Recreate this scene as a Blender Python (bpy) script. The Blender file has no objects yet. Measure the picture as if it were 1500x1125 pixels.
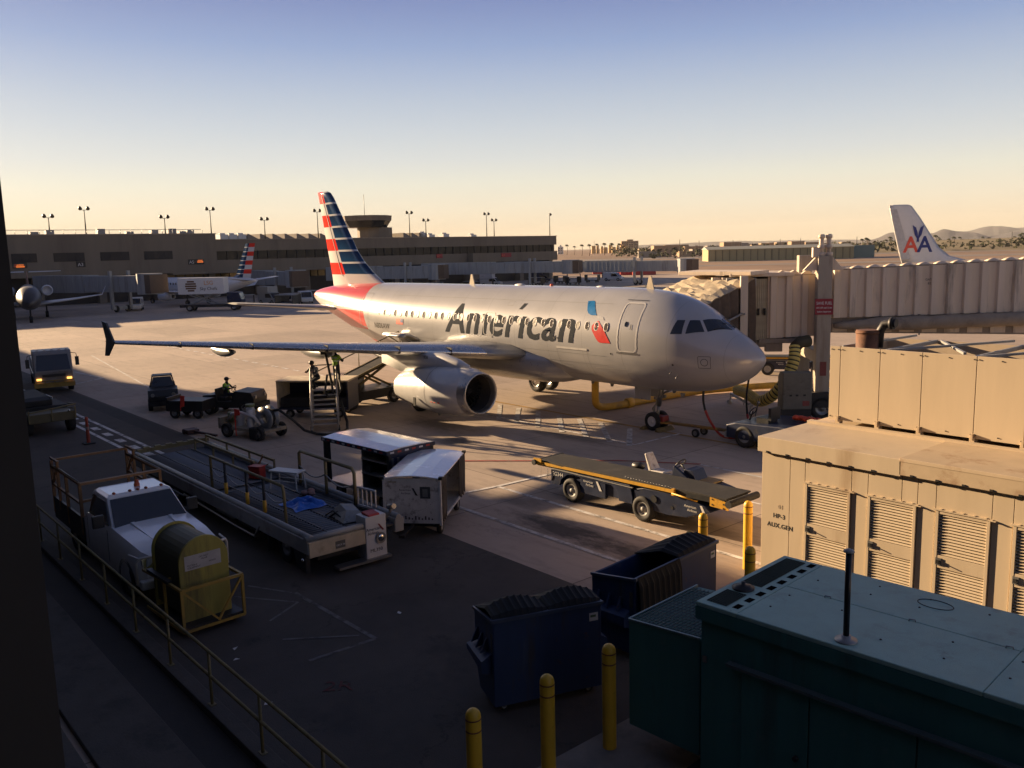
import bpy, math, random
from mathutils import Vector, Matrix
import bmesh
import numpy as np
random.seed(7)
C = bpy.context.scene.collection
scene = bpy.context.scene
R = math.radians
PI = math.pi

# ---------------------------------------------------------------- camera, light, sky
# World axes: X runs along the concourse front (the way the big jet points), Y runs out from it over the apron.
CAM_H, PITCH, ROLL = 7.483, .151736, -.024789
def make_camera():
    cam = bpy.data.cameras.new('camera')
    o = bpy.data.objects.new('camera', cam)
    C.objects.link(o)
    cam.sensor_width = 36
    cam.lens = 1276.53 / 1500 * 36
    cam.clip_start, cam.clip_end = .05, 40000
    fx, fy = -.76137, .64832
    rx, ry = .64832, .76137
    cp, sp, cr, sr = math.cos(PITCH), math.sin(PITCH), math.cos(ROLL), math.sin(ROLL)
    fwd = Vector((fx * cp, fy * cp, -sp))
    up0 = Vector((fx * sp, fy * sp, cp))
    rt0 = Vector((rx, ry, 0))
    rt = rt0 * cr + up0 * sr
    up = up0 * cr - rt0 * sr
    m = Matrix((rt, up, -fwd)).transposed().to_4x4()
    m.translation = (0, 0, CAM_H)
    o.matrix_world = m
    scene.camera = o
make_camera()

SUN_EL = R(12.3)
LX, LY = .972, .235                       # the way the sunlight travels over the ground
def make_light():
    l = bpy.data.lights.new('sun', 'SUN')
    l.energy, l.angle, l.color = 5.0, R(.53), (1, .71, .42)
    o = bpy.data.objects.new('sun', l)
    C.objects.link(o)
    d = Vector((LX * math.cos(SUN_EL), LY * math.cos(SUN_EL), -math.sin(SUN_EL)))
    o.rotation_euler = d.to_track_quat('-Z', 'Y').to_euler()
    w = bpy.data.worlds.new('World')
    scene.world = w
    w.use_nodes = True
    nt = w.node_tree
    N, L = nt.nodes, nt.links
    bg = N['Background']
    sk = N.new('ShaderNodeTexSky')
    sk.sky_type = 'NISHITA'
    sk.sun_disc = False
    sk.sun_elevation = SUN_EL
    sk.sun_rotation = math.atan2(-LX, -LY)
    sk.dust_density, sk.ozone_density = 2.5, 2
    g = N.new('ShaderNodeTexCoord')
    sx = N.new('ShaderNodeSeparateXYZ')
    L.new(g.outputs['Generated'], sx.inputs[0])
    mr = N.new('ShaderNodeMapRange')
    mr.inputs['From Min'].default_value = 0
    mr.inputs['From Max'].default_value = .6
    L.new(sx.outputs['Z'], mr.inputs['Value'])
    cr = N.new('ShaderNodeValToRGB')
    el = cr.color_ramp.elements
    def lin(c):
        return [((x / 255 / 12.92) if x < 10 else ((x / 255 + .055) / 1.055) ** 2.4) for x in c] + [1]
    stops = [(0, (250, 222, 178)), (1.1, (251, 228, 190)), (2.7, (247, 235, 209)), (4.3, (236, 234, 218)), (5.8, (219, 223, 222)), (7.6, (202, 211, 220)),
             (9.4, (185, 198, 216)), (11, (167, 184, 213)), (12.6, (145, 167, 208)), (15.8, (116, 133, 187)), (20, (98, 114, 168)), (27, (84, 98, 140)), (36, (70, 80, 112))]
    for i, (deg, c) in enumerate(stops):
        p = math.sin(R(deg)) / .6
        e = el[i] if i < 2 else el.new(p)
        e.position = p
        e.color = lin(c)
    L.new(mr.outputs[0], cr.inputs[0])
    k = N.new('ShaderNodeVectorMath')
    k.operation = 'SCALE'
    L.new(cr.outputs[0], k.inputs[0])
    k.inputs['Scale'].default_value = SKY_K
    m = N.new('ShaderNodeVectorMath')
    m.operation = 'SCALE'
    L.new(sk.outputs[0], m.inputs[0])
    m.inputs['Scale'].default_value = SKY_N
    a = N.new('ShaderNodeVectorMath')
    a.operation = 'ADD'
    L.new(k.outputs[0], a.inputs[0])
    L.new(m.outputs[0], a.inputs[1])
    L.new(a.outputs[0], bg.inputs[0])
    bg.inputs[1].default_value = .1
EXPOSURE = 1.5
SKY_K, SKY_N = 3.3, .04                   # x the background strength .1
make_light()
vs = scene.view_settings
vs.view_transform = 'Standard'
vs.look = 'None'
vs.gamma = 1
vs.use_curve_mapping = False
vs.exposure = EXPOSURE
scene.cycles.use_denoising = True
scene.cycles.max_bounces = 6
scene.cycles.caustics_reflective = False
scene.cycles.caustics_refractive = False

# ---------------------------------------------------------------- mesh helpers
class MB:
    def __init__(s):
        s.v, s.f, s.s = [], [], []
        s.m = None
    def add(s, vs, fs, sm=False):
        o = len(s.v)
        if s.m is not None:
            vs = [s.m @ Vector(v) for v in vs]
        s.v += [tuple(v) for v in vs]
        s.f += [tuple(i + o for i in f) for f in fs]
        s.s += [sm] * len(fs)
        return s
    def box(s, x0, x1, y0, y1, z0, z1):
        return s.add([(x0, y0, z0), (x1, y0, z0), (x1, y1, z0), (x0, y1, z0), (x0, y0, z1), (x1, y0, z1), (x1, y1, z1), (x0, y1, z1)],
                     [(3, 2, 1, 0), (4, 5, 6, 7), (0, 1, 5, 4), (1, 2, 6, 5), (2, 3, 7, 6), (3, 0, 4, 7)])
    def hexa(s, b, t):
        return s.add(list(b) + list(t), [(3, 2, 1, 0), (4, 5, 6, 7), (0, 1, 5, 4), (1, 2, 6, 5), (2, 3, 7, 6), (3, 0, 4, 7)])
    def bar(s, p, q, w, d=None, up=(0, 0, 1)):
        p, q = Vector(p), Vector(q)
        t = (q - p).normalized()
        u = Vector(up)
        if abs(t.dot(u)) > .98:
            u = Vector((1, 0, 0))
        a = t.cross(u).normalized() * w / 2
        b = t.cross(a).normalized() * (d or w) / 2
        return s.hexa([p - a - b, p + a - b, p + a + b, p - a + b], [q - a - b, q + a - b, q + a + b, q - a + b])
    def cyl(s, p, q, r, r2=None, n=12, cap=True):
        p, q = Vector(p), Vector(q)
        r2 = r if r2 is None else r2
        t = (q - p).normalized()
        u = Vector((0, 0, 1)) if abs(t.z) < .95 else Vector((1, 0, 0))
        a = t.cross(u).normalized()
        b = a.cross(t)
        ring = lambda c, rr: [c + (a * math.cos(2 * PI * i / n) + b * math.sin(2 * PI * i / n)) * rr for i in range(n)]
        s.add(ring(p, r) + ring(q, r2), [(i, (i + 1) % n, n + (i + 1) % n, n + i) for i in range(n)], True)
        if cap:
            s.add(ring(p, r), [tuple(range(n))][::1])
            s.add(ring(q, r2), [tuple(range(n - 1, -1, -1))])
        return s
    def tube(s, pts, r, n=8, cap=True, rs=None):
        pts = [Vector(p) for p in pts]
        rings = []
        a = None
        for i, p in enumerate(pts):
            t = (pts[min(i + 1, len(pts) - 1)] - pts[max(i - 1, 0)]).normalized()
            if a is None:
                u = Vector((0, 0, 1)) if abs(t.z) < .95 else Vector((1, 0, 0))
                a = t.cross(u).normalized()
            a = (a - t * a.dot(t)).normalized()
            b = t.cross(a)
            rr = rs[i] if rs else r
            rings.append([p + (a * math.cos(2 * PI * k / n) + b * math.sin(2 * PI * k / n)) * rr for k in range(n)])
        return s.loft(rings, cap)
    def loft(s, rings, cap=True, sm=True, closed=True):
        n = len(rings[0])
        vs = [v for r in rings for v in r]
        fs = []
        for i in range(len(rings) - 1):
            for k in range(n if closed else n - 1):
                fs.append((i * n + k, i * n + (k + 1) % n, (i + 1) * n + (k + 1) % n, (i + 1) * n + k))
        s.add(vs, fs, sm)
        if cap:
            s.add(rings[0], [tuple(range(n - 1, -1, -1))])
            s.add(rings[-1], [tuple(range(n))])
        return s
    def lathe(s, prof, o=(0, 0, 0), ax='x', n=24, sm=True):
        o = Vector(o)
        rings = []
        for a, r in prof:
            ring = []
            for k in range(n):
                c, d = math.cos(2 * PI * k / n) * r, math.sin(2 * PI * k / n) * r
                ring.append(o + Vector({'x': (a, c, d), 'y': (c, a, d), 'z': (c, d, a)}[ax]))
            rings.append(ring)
        return s.loft(rings, False, sm)
    def prism(s, poly, ax, a, b):
        f = {'x': lambda p, t: (t, p[0], p[1]), 'y': lambda p, t: (p[0], t, p[1]), 'z': lambda p, t: (p[0], p[1], t)}[ax]
        n = len(poly)
        s.add([f(p, a) for p in poly] + [f(p, b) for p in poly],
              [tuple(range(n - 1, -1, -1)), tuple(range(n, 2 * n))] + [(i, (i + 1) % n, n + (i + 1) % n, n + i) for i in range(n)])
        return s
    def ball(s, c, r, n=12, m=7, sx=1, sy=1, sz=1):
        c = Vector(c)
        rings = []
        for i in range(m + 1):
            t = PI * i / m
            q = max(math.sin(t), .02)
            rings.append([c + Vector((math.cos(2 * PI * k / n) * q * r * sx, math.sin(2 * PI * k / n) * q * r * sy, -math.cos(t) * r * sz)) for k in range(n)])
        return s.loft(rings, True)
    def quad(s, a, b, c, d):
        return s.add([a, b, c, d], [(0, 1, 2, 3)])

def obj(name, mb, m, parent=None, bevel=0, fix=True):
    me = bpy.data.meshes.new(name)
    me.from_pydata(mb.v, [], mb.f)
    me.polygons.foreach_set('use_smooth', mb.s)
    if fix:
        bm = bmesh.new()
        bm.from_mesh(me)
        bmesh.ops.remove_doubles(bm, verts=bm.verts, dist=1e-5)
        bmesh.ops.recalc_face_normals(bm, faces=bm.faces)
        bm.to_mesh(me)
        bm.free()
    if m is not None:
        me.materials.append(m)
    o = bpy.data.objects.new(name, me)
    C.objects.link(o)
    if parent is not None:
        o.parent = parent
    if bevel:
        b = o.modifiers.new('b', 'BEVEL')
        b.width, b.segments, b.limit_method, b.angle_limit = bevel, 2, 'ANGLE', R(40)
        b.harden_normals = False
    return o

def tag(o, label=None, cat=None, group=None, kind=None):
    if label: o['label'] = label
    if cat: o['category'] = cat
    if group: o['group'] = group
    if kind: o['kind'] = kind
    return o

def thing(name, label, cat, loc=(0, 0, 0), rot=0, group=None):
    o = bpy.data.objects.new(name, None)
    o.empty_display_size = .2
    C.objects.link(o)
    o.location = loc
    o.rotation_euler = (0, 0, R(rot))
    return tag(o, label, cat, group)

def copy_tree(o, parent=None):
    c = o.copy()
    C.objects.link(c)
    if parent is not None:
        c.parent = parent
    for k in list(o.children):
        copy_tree(k, c)
    return c

def again(o, label, loc, rot=None, scale=None):
    c = copy_tree(o)
    c['label'] = label
    c.location = loc
    if rot is not None: c.rotation_euler = (0, 0, R(rot))
    if scale is not None: c.scale = (scale,) * 3
    return c

def spread(o, parent, places, name=None):
    """more pieces like the part o, sharing its mesh"""
    out = []
    for p in places:
        c = o.copy()
        C.objects.link(c)
        c.parent = parent
        c.location = p[:3]
        if len(p) > 3: c.rotation_euler = (0, 0, p[3])
        out.append(c)
    return out

# ---------------------------------------------------------------- materials
def mat(name, col, rough=.6, metal=0., var=.18, scale=2.5, bump=.0, bscale=40, dirt=None, damt=.0, dscale=1.2, coat=0, spec=.5, emit=None, estr=0, streak=False):
    m = bpy.data.materials.new(name)
    m.use_nodes = True
    nt = m.node_tree
    N, L = nt.nodes, nt.links
    b = N['Principled BSDF']
    b.inputs['Roughness'].default_value = rough
    b.inputs['Metallic'].default_value = metal
    b.inputs['Specular IOR Level'].default_value = spec
    if coat:
        b.inputs['Coat Weight'].default_value = coat
        b.inputs['Coat Roughness'].default_value = .12
    tc = N.new('ShaderNodeTexCoord')
    src = tc.outputs['Object']
    if streak:
        mp = N.new('ShaderNodeMapping')
        mp.inputs['Scale'].default_value = (1, 1, .12)
        L.new(src, mp.inputs[0])
        src2 = mp.outputs[0]
    else:
        src2 = src
    nz = N.new('ShaderNodeTexNoise')
    nz.inputs['Scale'].default_value = scale
    nz.inputs['Detail'].default_value = 6
    nz.inputs['Roughness'].default_value = .62
    L.new(src2, nz.inputs['Vector'])
    mr = N.new('ShaderNodeMapRange')
    mr.inputs['From Min'].default_value, mr.inputs['From Max'].default_value = .3, .7
    mr.inputs['To Min'].default_value, mr.inputs['To Max'].default_value = 1 - var, 1 + var
    L.new(nz.outputs['Fac'], mr.inputs['Value'])
    sc = N.new('ShaderNodeVectorMath')
    sc.operation = 'SCALE'
    sc.inputs[0].default_value = col[:3]
    L.new(mr.outputs[0], sc.inputs['Scale'])
    out = sc.outputs[0]
    if dirt:
        n2 = N.new('ShaderNodeTexNoise')
        n2.inputs['Scale'].default_value = dscale
        n2.inputs['Detail'].default_value = 8
        n2.inputs['Roughness'].default_value = .7
        L.new(src2, n2.inputs['Vector'])
        m2 = N.new('ShaderNodeMapRange')
        m2.inputs['From Min'].default_value, m2.inputs['From Max'].default_value = .62 - damt * .25, .74 - damt * .2
        m2.inputs['To Max'].default_value = min(1, .5 + damt)
        L.new(n2.outputs['Fac'], m2.inputs['Value'])
        mx = N.new('ShaderNodeMix')
        mx.data_type = 'RGBA'
        L.new(m2.outputs[0], mx.inputs[0])
        L.new(out, mx.inputs[6])
        mx.inputs[7].default_value = (*dirt, 1)
        out = mx.outputs[2]
    L.new(out, b.inputs['Base Color'])
    rr = N.new('ShaderNodeMapRange')
    rr.inputs['To Min'].default_value, rr.inputs['To Max'].default_value = max(.03, rough - .1), min(1, rough + .1)
    L.new(nz.outputs['Fac'], rr.inputs['Value'])
    L.new(rr.outputs[0], b.inputs['Roughness'])
    if bump:
        n3 = N.new('ShaderNodeTexNoise')
        n3.inputs['Scale'].default_value = bscale
        n3.inputs['Detail'].default_value = 4
        L.new(src, n3.inputs['Vector'])
        bp = N.new('ShaderNodeBump')
        bp.inputs['Strength'].default_value = bump
        bp.inputs['Distance'].default_value = .02
        L.new(n3.outputs['Fac'], bp.inputs['Height'])
        L.new(bp.outputs[0], b.inputs['Normal'])
    if emit:
        b.inputs['Emission Color'].default_value = (*emit, 1)
        b.inputs['Emission Strength'].default_value = estr
    return m

def add_layer(m, col, kind='spots', scale=4, lo=.6, hi=.7, amt=.6, stretch=(1, 1, 1)):
    """wear with a shape of its own over a material's colour: spots, or the edges of a cracked net"""
    nt = m.node_tree
    N, L = nt.nodes, nt.links
    b = N['Principled BSDF']
    old = b.inputs['Base Color'].links[0].from_socket
    ge = N.new('ShaderNodeTexCoord')
    mp = N.new('ShaderNodeMapping')
    mp.inputs['Scale'].default_value = stretch
    L.new(ge.outputs['Object'], mp.inputs[0])
    n = N.new('ShaderNodeTexNoise')
    n.inputs['Detail'].default_value, n.inputs['Roughness'].default_value = 9, .72
    L.new(mp.outputs[0], n.inputs['Vector'])
    r = N.new('ShaderNodeMapRange')
    if kind == 'spots':
        n.inputs['Scale'].default_value = scale
        L.new(n.outputs['Fac'], r.inputs['Value'])
        r.inputs['From Min'].default_value, r.inputs['From Max'].default_value, r.inputs['To Max'].default_value = lo, hi, amt
        fac = r.outputs[0]
    else:
        n.inputs['Scale'].default_value = scale * 1.7
        ad = N.new('ShaderNodeVectorMath')
        ad.operation = 'MULTIPLY_ADD'
        L.new(n.outputs['Color'], ad.inputs[0])
        ad.inputs[1].default_value = (.9 / scale,) * 3
        L.new(mp.outputs[0], ad.inputs[2])
        v = N.new('ShaderNodeTexVoronoi')
        v.feature = 'DISTANCE_TO_EDGE'
        v.inputs['Scale'].default_value = scale
        L.new(ad.outputs[0], v.inputs['Vector'])
        r.inputs['From Min'].default_value, r.inputs['From Max'].default_value = lo, hi
        r.inputs['To Min'].default_value, r.inputs['To Max'].default_value = amt, 0
        L.new(v.outputs['Distance'], r.inputs['Value'])
        n2 = N.new('ShaderNodeTexNoise')
        n2.inputs['Scale'].default_value = scale * .8
        L.new(mp.outputs[0], n2.inputs['Vector'])
        r2 = N.new('ShaderNodeMapRange')
        r2.inputs['From Min'].default_value, r2.inputs['From Max'].default_value = .45, .58
        L.new(n2.outputs['Fac'], r2.inputs['Value'])
        mu = N.new('ShaderNodeMath')
        mu.operation = 'MULTIPLY'
        L.new(r.outputs[0], mu.inputs[0])
        L.new(r2.outputs[0], mu.inputs[1])
        fac = mu.outputs[0]
    mx = N.new('ShaderNodeMix')
    mx.data_type = 'RGBA'
    L.new(fac, mx.inputs[0])
    L.new(old, mx.inputs[6])
    mx.inputs[7].default_value = (*col, 1)
    L.new(mx.outputs[2], b.inputs['Base Color'])

Mt = {}
def setup_mats():
    a = lambda k, *p, **q: Mt.__setitem__(k, mat(k, *p, **q))
    a('black_rubber', (.018, .018, .018), .75, var=.3, dirt=(.06, .055, .05), damt=.2)
    a('dark_metal', (.035, .035, .037), .5, .4, var=.3, dirt=(.08, .06, .045), damt=.25)
    a('black_paint', (.02, .021, .023), .45, var=.3)
    a('grey_metal', (.27, .27, .27), .42, .75, var=.2, dirt=(.12, .1, .08), damt=.2)
    a('bright_metal', (.62, .62, .62), .25, .95, var=.12)
    a('chrome', (.7, .7, .7), .12, 1.0, var=.05)
    a('grey_paint', (.3, .3, .29), .5, var=.15, dirt=(.13, .11, .09), damt=.25)
    a('white_paint', (.62, .61, .59), .42, var=.07, dirt=(.24, .21, .17), damt=.2)
    a('white_gloss', (.78, .78, .79), .2, var=.05, coat=1)
    a('roof_white', (.8, .8, .81), .25, var=.05, coat=1, dirt=(.4, .37, .34), damt=.15)
    a('worn_white', (.62, .6, .57), .55, var=.12, dirt=(.12, .09, .07), damt=.35, dscale=3.5)
    a('yellow_paint', (.62, .34, .03), .45, var=.12, dirt=(.18, .12, .05), damt=.25, dscale=3)
    a('dull_yellow', (.2, .16, .07), .6, var=.2, dirt=(.1, .075, .04), damt=.4, dscale=3)
    a('bollard_yellow', (.72, .42, .03), .4, var=.08, dirt=(.3, .2, .06), damt=.15, dscale=4)
    a('red_paint', (.42, .035, .025), .5, var=.15)
    a('orange_red', (.75, .1, .04), .5, var=.15)
    a('orange', (.7, .2, .03), .5, var=.15)
    a('orange_brown', (.26, .13, .05), .6, var=.25, dirt=(.12, .07, .04), damt=.4)
    a('navy_paint', (.011, .02, .055), .4, var=.2, dirt=(.06, .055, .05), damt=.25, dscale=3)
    a('dumpster_blue', (.022, .045, .115), .5, var=.2, dirt=(.05, .045, .045), damt=.3, dscale=2.5, streak=True)
    a('blue_tarp', (.02, .14, .55), .4, var=.25)
    a('teal_roof', (.35, .53, .46), .62, var=.08, bump=.35, bscale=90, dirt=(.27, .37, .33), damt=.3, dscale=1.6)
    a('teal_wall', (.05, .18, .165), .5, var=.12, dirt=(.05, .11, .1), damt=.3, dscale=1.5, streak=True)
    a('beige_metal', (.57, .465, .33), .55, var=.06, dirt=(.36, .25, .15), damt=.15, dscale=.8, streak=True)
    a('beige_dark', (.46, .37, .27), .55, var=.08, dirt=(.27, .18, .11), damt=.3)
    a('rust_beige', (.52, .41, .28), .6, var=.08, dirt=(.27, .13, .06), damt=.25, dscale=.9)
    a('rust', (.17, .075, .04), .75, var=.35, dirt=(.07, .035, .02), damt=.4, dscale=4, bump=.3)
    a('bridge_beige', (.76, .63, .48), .55, var=.08, dirt=(.24, .19, .14), damt=.3, dscale=1.3, streak=True)
    a('bridge_dark', (.32, .26, .2), .6, var=.12, dirt=(.12, .09, .07), damt=.3)
    a('bridge_grey', (.3, .31, .31), .5, var=.1, dirt=(.18, .17, .16), damt=.3, streak=True)
    a('canvas', (.5, .42, .3), .85, var=.16, scale=5, bump=.4, bscale=14, dirt=(.32, .24, .16), damt=.3, dscale=3)
    a('dark_canvas', (.12, .085, .06), .85, var=.2, scale=5, bump=.4, bscale=14)
    a('curtain', (.085, .075, .07), .85, var=.25, bump=.4, bscale=20)
    a('dark_glass', (.012, .015, .02), .08, var=.1, spec=.6)
    a('truck_glass', (.025, .03, .04), .06, var=.1, spec=.7)
    a('terminal_concrete', (.2, .165, .125), .85, var=.12, scale=.35, bump=.2, bscale=8, dirt=(.14, .11, .085), damt=.3, dscale=.12, streak=True)
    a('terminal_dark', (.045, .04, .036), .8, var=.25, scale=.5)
    a('terminal_glass', (.035, .03, .024), .35, var=.6, scale=.25, spec=.25)
    a('gold_glow_glass', (.2, .14, .06), .2, .4, var=.6, scale=.5)  # golden reflection mixed into the glass colour
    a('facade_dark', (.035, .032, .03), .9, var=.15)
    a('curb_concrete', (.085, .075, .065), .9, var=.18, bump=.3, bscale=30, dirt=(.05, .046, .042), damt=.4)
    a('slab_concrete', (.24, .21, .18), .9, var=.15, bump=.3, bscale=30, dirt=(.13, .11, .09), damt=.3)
    a('line_white', (.74, .71, .67), .8, var=.2, scale=4, dirt=(.2, .18, .16), damt=.55, dscale=2.2)
    a('line_chalk', (.17, .16, .155), .9, var=.3, scale=4, dirt=(.06, .055, .05), damt=.6, dscale=2.5)
    a('line_faint', (.6, .57, .53), .85, var=.25, scale=4, dirt=(.3, .26, .22), damt=.6, dscale=2.5)
    a('line_yellow', (.42, .25, .06), .8, var=.2, scale=4, dirt=(.2, .14, .07), damt=.5, dscale=2)
    a('line_red', (.34, .07, .05), .8, var=.2, scale=4, dirt=(.2, .12, .09), damt=.5, dscale=2)
    a('faded_red', (.15, .035, .03), .9, var=.3, scale=6, dirt=(.06, .053, .05), damt=.8, dscale=5)
    a('hi_vis', (.3, .55, .05), .7, var=.15)
    a('dark_cloth', (.02, .022, .03), .85, var=.2)
    a('skin', (.35, .2, .14), .6, var=.08)
    a('hose_yellow', (.6, .36, .045), .6, var=.15, dirt=(.3, .2, .07), damt=.3)
    a('duct_yellow', (.75, .58, .14), .6, var=.12, dirt=(.3, .25, .1), damt=.2)
    a('duct_dark', (.06, .05, .025), .7, var=.2)
    a('silver_sheet', (.45, .45, .44), .35, .7, var=.15, dirt=(.2, .18, .16), damt=.25)
    a('tail_white', (.72, .71, .69), .35, var=.04)
    a('jet_white', (.62, .63, .66), .35, .1, var=.05)
    a('hole_shade_black', (.008, .008, .008), .95, var=.1, spec=0)  # matte black that stands for shade inside openings
    a('ink_black', (.02, .02, .02), .7, var=.1)
    a('ink_grey', (.04, .048, .06), .85, var=.05, spec=.08)
    a('ink_white', (.65, .65, .64), .6, var=.06)
    a('ink_navy', (.02, .035, .2), .5, var=.06)
    a('ink_red', (.75, .09, .05), .5, var=.06)
    a('sign_red', (.3, .02, .035), .5, var=.1)
    a('ochre', (.26, .2, .09), .6, var=.15)
setup_mats()
for k in ('dumpster_blue',):
    add_layer(Mt[k], (.13, .055, .025), 'spots', 5, .6, .68, .8)
    add_layer(Mt[k], (.09, .11, .16), 'spots', 3, .6, .75, .5, (1, 1, .1))
    add_layer(Mt[k], (.12, .12, .12), 'spots', 30, .66, .7, .5, (1, 1, 4))
for k in ('teal_wall', 'teal_roof'):
    add_layer(Mt[k], (.2, .25, .23), 'spots', 2.2, .58, .8, .45)
    add_layer(Mt[k], (.06, .09, .08), 'spots', 9, .66, .72, .5)
add_layer(Mt['teal_roof'], (.24, .2, .15), 'spots', 1.1, .62, .74, .5)
add_layer(Mt['bollard_yellow'], (.12, .08, .03), 'spots', 14, .64, .7, .7)
add_layer(Mt['navy_paint'], (.14, .13, .12), 'spots', 11, .64, .7, .6, (1, 1, 2))
add_layer(Mt['beige_metal'], (.3, .2, .12), 'spots', 7, .68, .74, .5, (1, 1, .4))
add_layer(Mt['white_gloss'], (.25, .22, .19), 'spots', 2.5, .6, .75, .4)
add_layer(Mt['white_paint'], (.2, .17, .14), 'spots', 12, .66, .72, .5)
add_layer(Mt['bridge_beige'], (.3, .22, .15), 'spots', 2, .62, .75, .5, (1, 1, .15))

def text(name, body, size, m, parent=None, mtx=None, extrude=.0015, offset=0, shear=0, align='LEFT', spacing=1, width=None):
    cu = bpy.data.curves.new(name, 'FONT')
    cu.body, cu.size, cu.extrude, cu.offset, cu.shear = body, size, extrude, offset, shear
    cu.align_x = align
    cu.space_character = spacing
    cu.resolution_u = 3
    t = bpy.data.objects.new(name, cu)
    C.objects.link(t)
    dg = bpy.context.evaluated_depsgraph_get()
    dg.update()
    me = bpy.data.meshes.new_from_object(t.evaluated_get(dg))
    bpy.data.objects.remove(t)
    bpy.data.curves.remove(cu)
    me.materials.clear()
    me.materials.append(m)
    if width:
        xs = [v.co.x for v in me.vertices]
        k = width / (max(xs) - min(xs))
        for v in me.vertices: v.co.x *= k
    o = bpy.data.objects.new(name, me)
    C.objects.link(o)
    if parent is not None: o.parent = parent
    if mtx is not None: o.matrix_local = mtx
    return o

def face_mtx(loc, right, up):
    """text matrix: its x along right, its y along up, readable from outside"""
    r, u = Vector(right).normalized(), Vector(up).normalized()
    n = r.cross(u)
    m = Matrix((r, u, n)).transposed().to_4x4()
    m.translation = loc
    return m

def wheel(parent, loc, r, w, ax='y', hub=None, name='wheel', hubr=.55, n=20):
    """a tyre with a rounded shoulder and a dished hub as its sub-part"""
    t = MB()
    h = w / 2
    prof = [(-h * .8, r * .56), (-h, r * .7), (-h, r * .9), (-h * .75, r), (h * .75, r), (h, r * .9), (h, r * .7), (h * .8, r * .56)]
    t.lathe(prof, (0, 0, 0), ax, n)
    o = obj(name, t, Mt['black_rubber'], parent)
    o.location = loc
    g = MB()
    hp = [(-h * .8, r * .565), (-h * .86, r * .5), (-h * .5, r * .42), (-h * .55, r * .18), (-h * .9, r * .15), (-h * .9, .001)]
    g.lathe(hp, (0, 0, 0), ax, n)
    g.lathe([(-a, q) for a, q in hp], (0, 0, 0), ax, n)
    obj('hub', g, hub or Mt['grey_metal'], o)
    return o

# ---------------------------------------------------------------- the ground
FX, FY, RX, RY = -.76137, .64832, .64832, .76137
def at(t, d):
    """a far place: d metres out along the apron's long view, t sideways per metre"""
    return (d * (FX + t * RX), d * (FY + t * RY))

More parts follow.
